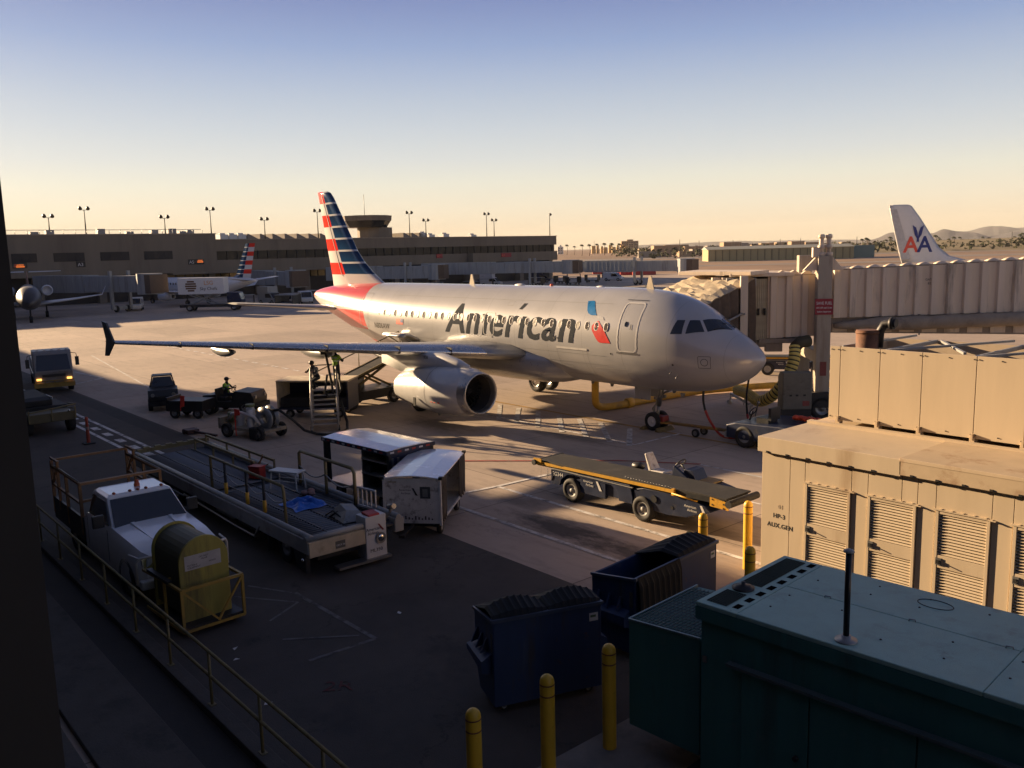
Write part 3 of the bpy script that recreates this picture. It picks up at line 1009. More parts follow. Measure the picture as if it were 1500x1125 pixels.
# ---------------------------------------------------------------- vehicles far off
def far_van(label, x, y, rot, m, box=False, size=1.0):
    t = thing('service_truck' if box else 'parked_van', label, 'truck' if box else 'van', (x, y, 0), rot)
    L_, H_ = 4.6 * size, 1.9 * size
    b = MB()
    b.prism([(-L_ / 2, .35), (L_ / 2, .35), (L_ / 2 + .05, .85), (L_ * .36, 1.0), (L_ * .2, H_ - .05), (L_ * .1, H_), (-L_ / 2 + .1, H_), (-L_ / 2, H_ - .2)], 'y', -.9 * size, .9 * size)
    obj('body', b, m, t, bevel=.05)
    g = MB()
    g.prism([(L_ * .365, 1.02), (L_ * .375, 1.02), (L_ * .225, H_ - .12), (L_ * .215, H_ - .12)], 'y', -.78 * size, .78 * size)
    obj('windscreen', g, Mt['dark_glass'], t)
    for q in (-1, 1):
        s = MB()
        s.prism([(-.2, 1.05), (L_ * .33, 1.05), (L_ * .2, H_ - .2), (-.2, H_ - .2)], 'y', q * .9 * size, q * .92 * size)
        obj('side_window', s, Mt['dark_glass'], t)
    if box:
        c = MB()
        c.box(-L_ / 2, L_ * .12, -.95, .95, H_ - .1, H_ + .9)
        obj('box', c, m, t)
    for a in (-.32, .32):
        for q in (-1, 1):
            wheel(t, (L_ * a, q * .82 * size, .36), .36, .24, n=12)
far_van('small white panel van parked on the dark far apron', -137, 42.6, -22, Mt['white_paint'])
far_van('white pickup among dark carts beyond the tailplane', -128, 66, -20, Mt['white_paint'], False, 1.0)
far_van('blue and white service truck behind the tailplane', -131, 61.5, 10, Mt['bridge_grey'], True)
for k, (x, y, r, l) in enumerate(((-139, 150, 20, 'small pickup on the far apron beyond the nose canopy'), (-150, 137, 60, 'dark service truck under the far passenger bridge'), (-147, 120, 30, 'pale service truck standing under the ribbed far bridge'))):
    far_van(l, x, y, r, Mt['white_paint' if k != 1 else 'navy_paint'], k > 0)

def catering_truck():
    t = thing('catering_truck', 'white raised catering truck with round striped emblem beside the small jet', 'catering truck', (-124.5, 48.6, 0), 51)
    b = MB()
    b.box(-3.6, 2.9, -1.2, 1.2, 2.45, 4.75)
    bx = obj('box', b, Mt['tail_white'], t)
    text('lettering', 'LSG', .8, mat('ink_orange', (.7, .3, .05)), bx, face_mtx((.1, -1.215, 3.75), (1, 0, 0), (0, 0, 1)))
    text('lettering', 'Sky Chefs', .62, Mt['ink_black'], bx, face_mtx((-.5, -1.215, 3.0), (1, 0, 0), (0, 0, 1)))
    for k in range(5):
        l = MB()
        z = 2.95 + .32 * k
        hw = math.sqrt(max(0, .8 ** 2 - (z - 3.6) ** 2))
        l.box(-1.75 - hw, -1.75 + hw, -1.22, -1.2, z - .11, z + .11)
        obj('emblem', l, mat('emblem_brown', (.12, .05, .02)) if k == 0 else bpy.data.materials['emblem_brown'], bx)
    c = MB()
    c.prism([(3.2, .5), (5.2, .5), (5.25, 1.5), (4.9, 2.6), (3.2, 2.6)], 'y', -1.1, 1.1)
    obj('cab', c, Mt['navy_paint'], t, bevel=.06)
    g = MB()
    g.prism([(5.26, 1.55), (5.27, 1.55), (4.93, 2.5), (4.9, 2.5)], 'y', -.95, .95)
    obj('windscreen', g, Mt['dark_glass'], t)
    ch = MB()
    ch.box(-3.6, 3.3, -1, 1, .55, .95)
    obj('chassis', ch, Mt['dark_metal'], t)
    s = MB()
    for q in (-.8, .8):
        s.bar((-2.5, q, .9), (1.5, q, 2.5), .16)
        s.bar((1.5, q, .9), (-2.5, q, 2.5), .16)
    obj('scissor_lift', s, Mt['grey_paint'], t)
    for x in (-2.2, 4.1):
        for q in (-.95, .95): wheel(t, (x, q, .5), .5, .3, n=14)
catering_truck()

def far_carts():
    # dark ramp carts in the shade of the far gates
    base = thing('baggage_cart', '', 'baggage cart', (0, 0, 0), 0, 'dark carts parked under the far gates')
    b = MB()
    b.box(-1.6, 1.6, -.75, .75, .4, .55)
    b.box(-1.6, -1.5, -.75, .75, .55, 1.7)
    b.box(1.5, 1.6, -.75, .75, .55, 1.7)
    obj('bed', b, Mt['dark_metal'], base)
    r = MB()
    r.box(-1.65, 1.65, -.8, .8, 1.7, 1.76)
    obj('roof', r, Mt['grey_paint'], base)
    for x in (-1.1, 1.1):
        for q in (-.6, .6): wheel(base, (x, q, .22), .22, .15, n=10)
    spots = [(-126, 62.5, 10), (-130, 56.5, 70), (-122.5, 60, 30), (-133, 70, 0), (-140, 100, 40), (-136, 106, 10), (-144, 116, 60), (-138, 125, 15), (-133, 131, 80), (-141, 135, 0), (-150, 148, 40), (-146, 156, 5), (-138, 142, 20)]
    for k, (x, y, r_) in enumerate(spots):
        o = base if k == 0 else copy_tree(base)
        o['label'] = 'dark roofed baggage cart parked in shade under the far gates'
        o.location = (x, y, 0)
        o.rotation_euler = (0, 0, R(r_))
far_carts()

def red_barriers():
    b = MB()
    b.prism([(-.5, 0), (.5, 0), (.3, 1.5), (-.3, 1.5)], 'x', -3.2, 3.2)
    b.box(-2.8, -1.2, -.3, .3, 1.5, 2.1)
    first = None
    for k in range(6):
        o = obj('ramp_barrier', b, Mt['red_paint']) if first is None else first.copy()
        if first is None: first = o
        else: C.objects.link(o)
        o.location = (-181 + k * 4.2, 191 - k * 1.6 + 2 * (k % 2), 0)
        o.rotation_euler = (0, 0, R(49.6))
        tag(o, 'long red barrier in the row beyond the far passenger bridge', 'barrier', 'red barriers on the far ramp')
red_barriers()

# ---------------------------------------------------------------- the white tail beyond the bridge
def eagle_tail_jet():
    t = thing('white_tailed_jet', 'white jet tail with one red and one blue letter beyond the beige bridge', 'airplane', (-52.3, 108.4, 0), 49.6)
    # local x runs along the view's right: the fin's leading edge slopes that way
    def sec(x0, x1, z, th): 
        pr = ((0, 0), (.1, .6), (.35, 1), (.7, .7), (1, .05))
        return [(x0 + (x1 - x0) * a, -th * b / 2, z) for a, b in reversed(pr)] + [(x0 + (x1 - x0) * a, th * b / 2, z) for a, b in pr[1:-1]]
    f = MB()
    rings = []
    for xt, xl, z, th in ((.75, 9.4, 3.6, .55), (.5, 8.6, 5.0, .5), (.3, 6.6, 5.5, .5), (0, 5.2, 6.6, .46), (-.4, 4.1, 8.2, .4), (-.9, 2.75, 10.2, .3), (-1.28, 1.55, 11.75, .22), (-1.25, 1.1, 11.95, .12)):
        rings.append(sec(xl, xt, z, th))
    f.loft(rings, True)
    obj('tail_fin', f, Mt['tail_white'], t)
    r = MB()
    for xt, x2, z0, xt2, x22, z1 in ((.42, 1.55, 5.2, -1.2, -.35, 11.4),):
        r.hexa([(xt, -.27, z0), (x2, -.27, z0), (x2, -.25, z0), (xt, -.25, z0)], [(xt2, -.15, z1), (x22, -.15, z1), (x22, -.13, z1), (xt2, -.13, z1)])
    obj('rudder', r, mat('rudder_grey', (.5, .49, .48), .4), t)
    b = MB()
    n = 20
    b.loft([[(x, math.cos(2 * PI * k / n) * w, z + math.sin(2 * PI * k / n) * w) for k in range(n)] for x, w, z in ((-1.6, .25, 4.1), (1.5, .9, 3.7), (6, 1.6, 2.95), (11, 1.8, 2.75), (34, 1.8, 2.75), (38, 1.3, 2.6), (39.5, .3, 2.4))], True)
    obj('fuselage', b, Mt['silver_sheet'], t)
    for q in (-1, 1):
        h = MB()
        slab_wing(h, [(5.2, 1.2, q * .8, 3.4, .35), (1.5, -.2, q * 7.0, 3.9, .15)])
        obj('tailplane', h, Mt['jet_white'], t)
        w = MB()
        slab_wing(w, [(25, 17, q * 1.6, 2.7, .9), (16.5, 14.6, q * 17, 4, .25)])
        obj('wing', w, Mt['silver_sheet'], t)
        e = MB()
        e.lathe([(24, .85), (23.8, 1), (21, 1), (19.6, .6), (19.6, .02)], (0, q * 4.8, 1.6), 'x', 16)
        e.lathe([(24, .85), (23.2, .8), (23.2, .02)], (0, q * 4.8, 1.6), 'x', 16)
        obj('engine', e, Mt['white_gloss'], t)
        wheel(t, (19, q * 2.7, .55), .55, .5, n=14)
    wheel(t, (34, 0, .4), .4, .4, n=12)
    # the letters stand on the face the view sees (-y)
    fin = t
    text('lettering', 'A', 2.75, Mt['ink_red'], fin, face_mtx((.62, -.29, 6.1), (1, .035, 0), (0, .028, 1)), .01, .05)
    text('lettering', 'A', 2.75, Mt['ink_navy'], fin, face_mtx((2.35, -.285, 6.1), (1, .035, 0), (0, .028, 1)), .01, .05)
    e = MB()
    for s in (-1, 1):
        e.prism([(2.37 + s * .08, 7.7), (2.37 + s * .42, 8.2), (2.37 + s * .55, 8.75), (2.37 + s * .72, 9.4), (2.37 + s * .30, 9.1), (2.37 + s * .08, 8.5), (2.37, 7.9)], 'y', -.275, -.24)
    e.prism([(2.22, 7.25), (2.37, 7.4), (2.52, 7.25), (2.5, 7.9), (2.25, 7.9)], 'y', -.278, -.243)
    obj('eagle_emblem', e, Mt['ink_navy'], fin)
eagle_tail_jet()

# ---------------------------------------------------------------- the town, trees and hills beyond the field
def build_far():
    rnd = random.Random(11)
    tan_, grey_ = mat('far_tan', (.36, .26, .17), .9, var=.15), mat('far_grey', (.3, .26, .22), .9, var=.15)
    gold = mat('far_gold', (.55, .36, .15), .7, var=.1)
    def block(name, label, t, d, w, dp, h, m, group=None, win=False, z=0):
        x, y = at(t, d)
        o = thing(name, label, 'building', (x, y, z), 49.6, group) if win else None
        b = MB()
        b.box(-w / 2, w / 2, 0, dp, 0, h)
        if not win:
            q = obj(name, b, m)
            q.location = (x, y, z)
            q.rotation_euler = (0, 0, R(49.6))
            return tag(q, label, 'building', group)
        obj('wall', b, m, o)
        wm = MB()
        for i in range(int(w / 4)):
            for j in range(int(h / 3.5)):
                wm.box(-w / 2 + 1 + i * 4, -w / 2 + 3.4 + i * 4, -.15, .1, 1 + j * 3.5, 2.8 + j * 3.5)
        obj('windows', wm, Mt['dark_glass'], o)['kind'] = 'stuff'
        r = MB()
        r.box(-w * .15, w * .2, dp * .2, dp * .7, h, h + 2.5)
        obj('penthouse', r, m, o)
        return o
    block('hotel_building', 'wide pale hotel block on the hazy skyline past the terminal', .1376, 1500, 29, 15, 19, tan_, None, True)
    block('tower_building', 'small white tower by itself at the terminal end skyline', .0587, 1400, 9, 9, 12, Mt['white_paint'], None, True)
    for k in range(9):
        block('town_building', 'narrow golden sunlit building in a row beside the palms', .096 + k * .0046 + rnd.uniform(0, .001), 1300 + rnd.uniform(0, 60), rnd.uniform(3, 6), 6, rnd.uniform(9, 15), gold, 'narrow golden buildings on the skyline')
    for k in range(46):
        t = .155 + k * .0052 + rnd.uniform(-.002, .002)
        block('town_building', 'low tan or grey building in the hazy town beyond the runway', t, rnd.uniform(620, 1100), rnd.uniform(9, 22), rnd.uniform(8, 14), rnd.uniform(4, 10), rnd.choice((tan_, grey_, tan_)), 'low buildings of the far town')
    # the long hangar row across the field
    s = thing('hangar_row', 'long low beige hangar row across the runway', 'hangar', (*at(.2265, 420), 0), 46)
    b = MB()
    b.box(0, 68, 0, 18, 0, 5.6)
    obj('wall', b, mat('hangar_beige', (.38, .31, .17), .8, var=.05), s)
    b = MB()
    b.prism([(-.5, 5.6), (9, 7), (18.5, 5.6)], 'x', -.5, 68.5)
    obj('roof', b, mat('hangar_roof', (.36, .36, .3), .7), s)
    d = MB()
    d.box(0, .35, -.25, .05, 0, 5.3)
    o = obj('door_panel', d, mat('hangar_seam', (.2, .165, .1), .8), s)
    spread(o, s, [(k * 3.3, 0, 0) for k in range(1, 21)])
    b = MB()
    b.box(-9, 9, 0, 16, 0, 6)
    q = obj('shed_building', b, mat('shed_teal', (.16, .22, .2), .7))
    q.location = (*at(.395, 430), 0)
    q.rotation_euler = (0, 0, R(52))
    tag(q, 'grey green shed at the end of the hangar row', 'building')
    for k in range(3):
        b = MB()
        b.box(0, 5.5, 0, 2.6, .6, 3.2)
        q = obj('white_trailer', b, Mt['white_paint'])
        q.location = (*at(.294 + k * .0105, 520), 2.9)
        q.rotation_euler = (0, 0, R(49.6))
        tag(q, 'white trailer in a row above the hangar roofs', 'trailer', 'white trailers beyond the hangars')
    # poles
    pl = MB()
    pl.cyl((0, 0, 0), (0, 0, 1), .16, n=6)
    pm = Mt['dark_metal']
    first = None
    for t, d, h, lab in ((.194, 520, 11.5, 'tallest bare mast between town and passenger bridge'), (.216, 560, 11, 'mast with crossarm on the town skyline'), (.2545, 600, 11, 'thin mast rising behind the hangar row'), (.263, 640, 9.5, 'shorter thin mast behind the hangars'), (.308, 600, 11, 'thin mast behind the white trailers'), (.331, 640, 11.5, 'thin mast just before the bridge column'), (.395, 560, 11, 'lamp mast beyond the beige bridge near the teal shed'), (.097, 1100, 17, 'far lattice mast above the palms'), (.571, 600, 12, 'lamp mast beyond the white lettered tail')):
        q = obj('mast', pl, pm) if first is None else first.copy()
        if first is None: first = q
        else: C.objects.link(q)
        q.location = (*at(t, d), 0)
        q.scale = (1, 1, h)
        tag(q, lab, 'mast', 'masts across the airfield')
    # palms
    leaf = mat('palm_leaf', (.05, .055, .025), .8, var=.3)
    trunk = mat('palm_trunk', (.12, .085, .06), .9, var=.2)
    proto = thing('palm_tree', '', 'palm tree', (0, 0, 0), 0, 'palms on the town skyline')
    tk = MB()
    tk.tube([(0, 0, 0), (.1, 0, .5), (0, 0, 1)], .02, 6, rs=[.028, .022, .018])
    obj('trunk', tk, trunk, proto)
    cr = MB()
    for k in range(16):
        a = k * 2.4
        e = .25 + .5 * ((k * 7) % 5) / 5
        pts = [Vector((math.cos(a) * r, math.sin(a) * r, 1 + e * r * 1.2 - r * r * 5.5)) for r in (0, .08, .16, .22)]
        sd = Vector((-math.sin(a), math.cos(a), 0))
        vs = []
        for p, w in zip(pts, (.015, .045, .035, .004)): vs += [p + sd * w, p - sd * w]
        cr.add(vs, [(0, 1, 3, 2), (2, 3, 5, 4), (4, 5, 7, 6)])
    obj('crown', cr, leaf, proto)
    i = 0
    for k in range(30):
        t = (.066 + k * .0085) if k < 8 else .40 + rnd.uniform(0, .2)
        d = rnd.uniform(900, 1200) if k < 8 else rnd.uniform(650, 1000)
        o = proto if i == 0 else copy_tree(proto)
        i += 1
        o['label'] = 'distant fan palm on the town skyline' if k < 8 else 'distant fan palm among the trees below the hills'
        if k >= 8: o['group'] = 'palms among the trees below the hills'
        o.location = (*at(t, d), 0)
        h = rnd.uniform(11, 14) if k < 8 else rnd.uniform(8, 12)
        o.scale = (h, h, h)
    # scrub and trees below the hills: one far mass of leaf clumps
    tm = mat('tree_mass', (.06, .062, .03), .9, var=.5, scale=.08)
    tr = MB()
    for k in range(800):
        t = rnd.uniform(.39, .70) if k % 4 else rnd.uniform(.12, .40)
        d = rnd.uniform(560, 1150)
        x, y = at(t, d)
        w, hh = rnd.uniform(3, 8), rnd.uniform(3.5, 9)
        for j in range(7):
            cx, cy, cz = x + rnd.gauss(0, w * .4), y + rnd.gauss(0, w * .4), hh * rnd.uniform(.25, .95)
            r = rnd.uniform(.8, 2.0)
            q = [Vector((rnd.uniform(-1, 1), rnd.uniform(-1, 1), rnd.uniform(-.8, .8))).normalized() * r * rnd.uniform(.6, 1.1) for _ in range(6)]
            c = Vector((cx, cy, cz))
            tr.add([c + v for v in q], [(0, 1, 2), (1, 2, 3), (2, 3, 4), (3, 4, 5), (4, 5, 0), (5, 0, 1), (0, 2, 4), (1, 3, 5)])
    tag(obj('tree_line', tr, tm, fix=False), 'far mass of scrub and trees below the hills', 'trees', kind='stuff')
    gr = MB()
    x0, x1 = at(.40, 600), at(.75, 540)
    gr.add([(*x0, 0), (*x1, 0), (x1[0] - 60, x1[1] + 160, 9), (x0[0] - 60, x0[1] + 160, 7)], [(0, 1, 2, 3)])
    tag(obj('field_bank', gr, mat('dry_grass', (.24, .19, .1), .95, var=.2, scale=.02)), kind='structure')
    # hills
    hm = mat('hill_rock', (.085, .08, .085), .95, var=.3, scale=.004)
    def ridge(name, pts, d, depth, seed):
        rr = random.Random(seed)
        ph = [rr.uniform(0, 6.28) for _ in range(8)]
        g = MB()
        rows = [[] for _ in range(5)]
        n = 160
        for k in range(n + 1):
            t = pts[0][0] + (pts[-1][0] - pts[0][0]) * k / n
            z = 0
            for (a, za), (b_, zb) in zip(pts[:-1], pts[1:]):
                if a <= t <= b_:
                    u = (t - a) / (b_ - a)
                    z = za + (zb - za) * u * u * (3 - 2 * u)
            w = sum(math.sin(t * f * 60 + ph[i]) / f for i, f in enumerate((2, 3.3, 5.1, 8.7))) * .055
            z = max(0, z * (1 + w))
            s1 = sum(math.sin(t * f * 60 + ph[i + 4]) / f for i, f in enumerate((4, 6.3, 9.1))) * .22
            for row, (dd, zz) in zip(rows, ((depth, 1.5), (0, z), (-depth * .35, z * (.62 + s1 * .6)), (-depth * .7, z * (.24 + s1 * .3)), (-depth, -1))):
                rows_d = d + dd
                row.append((*at(t, rows_d), max(zz, -1)))
        g.loft(rows, False, True, closed=False)
        tag(obj(name, g, hm, fix=False), kind='structure')
    ridge('hill', [(.385, 0), (.41, 22), (.437, 70), (.455, 62), (.478, 56), (.494, 84), (.51, 66), (.525, 54), (.547, 27), (.561, 38), (.575, 55), (.588, 48), (.62, 62), (.66, 40), (.72, 70), (.8, 30)], 6200, 900, 3)
    ridge('hill_distant', [(.47, 0), (.519, 97), (.54, 146), (.588, 122), (.64, 160), (.70, 130), (.85, 60)], 9800, 900, 5)
    ridge('hill_low', [(.08, 0), (.16, 35), (.25, 52), (.30, 45), (.37, 40), (.45, 20)], 9600, 700, 8)
build_far()

# ---------------------------------------------------------------- the evening haze over the valley
def build_haze():
    m = bpy.data.materials.new('haze_air')
    m.use_nodes = True
    nt = m.node_tree
    nt.nodes.remove(nt.nodes['Principled BSDF'])
    v = nt.nodes.new('ShaderNodeVolumePrincipled')
    v.inputs['Color'].default_value = (.9, .88, .85, 1)
    v.inputs['Density'].default_value = HAZE
    v.inputs['Anisotropy'].default_value = 0
    nt.links.new(v.outputs[0], nt.nodes['Material Output'].inputs['Volume'])
    b = MB()
    b.box(-11500, 11500, -11500, 11500, -1.5, 300)
    tag(obj('haze', b, m), kind='stuff')
HAZE = 4e-5
build_haze()

# ---------------------------------------------------------------- the big jet: local x points ahead from the nose, y to its left, z up
FC = 3.78
PROF = np.array([(0, -.5, -.5, 0), (.15, -.22, -.8, .33), (.5, .06, -1.15, .66), (1, .36, -1.44, .98), (1.5, .62, -1.64, 1.22), (2, .95, -1.78, 1.4), (2.6, 1.34, -1.9, 1.58), (3.2, 1.62, -1.97, 1.71), (4, 1.86, -2.03, 1.83), (5, 2.0, -2.06, 1.92), (6.5, 2.07, -2.07, 1.975), (12, 2.07, -2.07, 1.975), (21.2, 2.07, -2.07, 1.975), (24, 2.06, -1.78, 1.9), (27, 2.02, -1.05, 1.65), (30, 1.9, -.25, 1.2), (32.5, 1.65, .45, .65), (33.5, 1.45, .85, .34), (33.84, 1.3, 1.0, .16)])
def pchip(x, y, q):
    h = np.diff(x)
    d = np.diff(y) / h
    m = np.zeros_like(y)
    for i in range(1, len(x) - 1):
        if d[i - 1] * d[i] > 0:
            w1, w2 = 2 * h[i] + h[i - 1], h[i] + 2 * h[i - 1]
            m[i] = (w1 + w2) / (w1 / d[i - 1] + w2 / d[i])
    m[0], m[-1] = d[0], d[-1]
    k = np.clip(np.searchsorted(x, q) - 1, 0, len(h) - 1)
    t = (q - x[k]) / h[k]
    return ((1 + 2 * t) * (1 - t) ** 2 * y[k] + t * (1 - t) ** 2 * h[k] * m[k] + t * t * (3 - 2 * t) * y[k + 1] + t * t * (t - 1) * h[k] * m[k + 1])
def fus(s):
    """centre height, half height, half width of the fuselage at station s"""
    u, U = math.sqrt(max(s, 0)), np.sqrt(PROF[:, 0])
    t, b, w = (float(pchip(U, PROF[:, i], np.array([u]))[0]) for i in (1, 2, 3))
    return FC + (t + b) / 2, (t - b) / 2, w
def on_skin(s, z, off=.006, side=-1):
    zc, r, w = fus(s)
    v = max(-.999, min(.999, (z - zc) / r))
    th = math.asin(v)
    return Vector((-s, side * (w + off) * math.cos(th), zc + (r + off) * v))
def push_out(s, y, z, off=.008):
    zc, r, w = fus(s)
    k = 1 / math.sqrt((y / w) ** 2 + ((z - zc) / r) ** 2)
    return Vector((-s, y * k * (1 + off / w), zc + (z - zc) * k * (1 + off / r)))
def skin_patch(corners, n=6, off=.008, flip=1):
    """a four-cornered pane laid on the skin; corners (s, y, z) go round"""
    a, b, c, d = [Vector(q) for q in corners]
    m = MB()
    vs = []
    for i in range(n + 1):
        for j in range(n + 1):
            u, v = i / n, j / n
            p = (a * (1 - u) + b * u) * (1 - v) + (d * (1 - u) + c * u) * v
            vs.append(push_out(p.x, p.y * flip, p.z, off))
    m.add(vs, [(i * (n + 1) + j, (i + 1) * (n + 1) + j, (i + 1) * (n + 1) + j + 1, i * (n + 1) + j + 1) for i in range(n) for j in range(n)], True)
    return m
def skin_poly(poly, off=.009, side=-1, grid=10):
    """a flat (s, z) outline printed onto the constant part of the skin"""
    bm = bmesh.new()
    bm.faces.new([bm.verts.new((s, z, 0)) for s, z in poly])
    z0, z1 = min(p[1] for p in poly), max(p[1] for p in poly)
    for k in range(1, grid):
        bmesh.ops.bisect_plane(bm, geom=bm.verts[:] + bm.edges[:] + bm.faces[:], plane_co=(0, z0 + (z1 - z0) * k / grid, 0), plane_no=(0, 1, 0))
    m = MB()
    bm.verts.index_update()
    m.add([on_skin(v.co.x, v.co.y, off, side) for v in bm.verts], [tuple(v.index for v in f.verts) for f in bm.faces], True)
    bm.free()
    return m
def skin_line(pts, w, off=.007, side=-1, close=False):
    """a thin painted or raised line following (s, z) points over the skin"""
    if close: pts = pts + [pts[0]]
    fine = []
    for (a, b), (c, d) in zip(pts[:-1], pts[1:]):
        n = max(1, int(math.hypot(c - a, d - b) / .15))
        fine += [(a + (c - a) * k / n, b + (d - b) * k / n) for k in range(n)]
    fine.append(pts[-1])
    m = MB()
    vs = []
    for i, p in enumerate(fine):
        q, r = fine[max(0, i - 1)], fine[min(len(fine) - 1, i + 1)]
        if close and i in (0, len(fine) - 1): q, r = fine[-2], fine[1]
        t = Vector((r[0] - q[0], r[1] - q[1])).normalized() * w / 2
        vs += [on_skin(p[0] - t.y, p[1] + t.x, off, side), on_skin(p[0] + t.y, p[1] - t.x, off, side)]
    m.add(vs, [(2 * i, 2 * i + 1, 2 * i + 3, 2 * i + 2) for i in range(len(fine) - 1)], True)
    return m
def rounded(s0, s1, z0, z1, r, n=5):
    pts = []
    for cx, cz, a0 in ((s1 - r, z1 - r, 0), (s0 + r, z1 - r, 90), (s0 + r, z0 + r, 180), (s1 - r, z0 + r, 270)):
        for k in range(n + 1):
            a = R(a0 + 90 * k / n)
            pts.append((cx + r * math.cos(a), cz + r * math.sin(a)))
    return pts

def fuselage_material():
    m = bpy.data.materials.new('silver_livery')
    m.use_nodes = True
    nt = m.node_tree
    N, L = nt.nodes, nt.links
    b = N['Principled BSDF']
    b.inputs['Roughness'].default_value = .3
    b.inputs['Metallic'].default_value = .12
    b.inputs['Coat Weight'].default_value = .5
    b.inputs['Coat Roughness'].default_value = .1
    tc = N.new('ShaderNodeTexCoord')
    sx = N.new('ShaderNodeSeparateXYZ')
    L.new(tc.outputs['Object'], sx.inputs[0])
    def M(op, a, c=None):
        x = N.new('ShaderNodeMath')
        x.operation = op
        for i, q in enumerate((a, c)):
            if q is None: continue
            if isinstance(q, (int, float)): x.inputs[i].default_value = q
            else: L.new(q, x.inputs[i])
        return x.outputs[0]
    X, Z = sx.outputs['X'], sx.outputs['Z']
    nz = N.new('ShaderNodeTexNoise')
    nz.inputs['Scale'].default_value = .9
    nz.inputs['Detail'].default_value = 7
    L.new(tc.outputs['Object'], nz.inputs['Vector'])
    g = N.new('ShaderNodeMapRange')
    g.inputs['From Min'].default_value, g.inputs['From Max'].default_value = .3, .7
    g.inputs['To Min'].default_value, g.inputs['To Max'].default_value = .93, 1.06
    L.new(nz.outputs['Fac'], g.inputs['Value'])
    s = N.new('ShaderNodeVectorMath')
    s.operation = 'SCALE'
    s.inputs[0].default_value = (.46, .46, .465)
    L.new(g.outputs[0], s.inputs['Scale'])
    # red and white tail bands behind station 25, bounded by a slanting line
    behind = M('LESS_THAN', X, M('SUBTRACT', M('MULTIPLY', M('SUBTRACT', Z, 4.3), -.32), 25.0))
    k = M('MULTIPLY', M('SUBTRACT', 5.95, Z), 1 / 1.05)
    red = M('LESS_THAN', M('MODULO', k, 1.55), 1.0)
    band = M('MULTIPLY', behind, red)
    def mix(f, a, c):
        x = N.new('ShaderNodeMix')
        x.data_type = 'RGBA'
        L.new(f, x.inputs[0])
        for i, q in ((6, a), (7, c)):
            if isinstance(q, tuple): x.inputs[i].default_value = (*q, 1)
            else: L.new(q, x.inputs[i])
        return x.outputs[2]
    c = mix(behind, s.outputs[0], (.62, .61, .61))
    c = mix(band, c, (.66, .045, .035))
    # skin joints every 2.13 m and along the lap lines, faint
    fx = M('ABSOLUTE', M('SUBTRACT', M('FRACT', M('DIVIDE', X, 2.13)), .5))
    j = M('LESS_THAN', fx, .004)
    jj = M('MULTIPLY', j, .45)
    c = mix(jj, c, (.2, .2, .2))
    L.new(c, b.inputs['Base Color'])
    return m

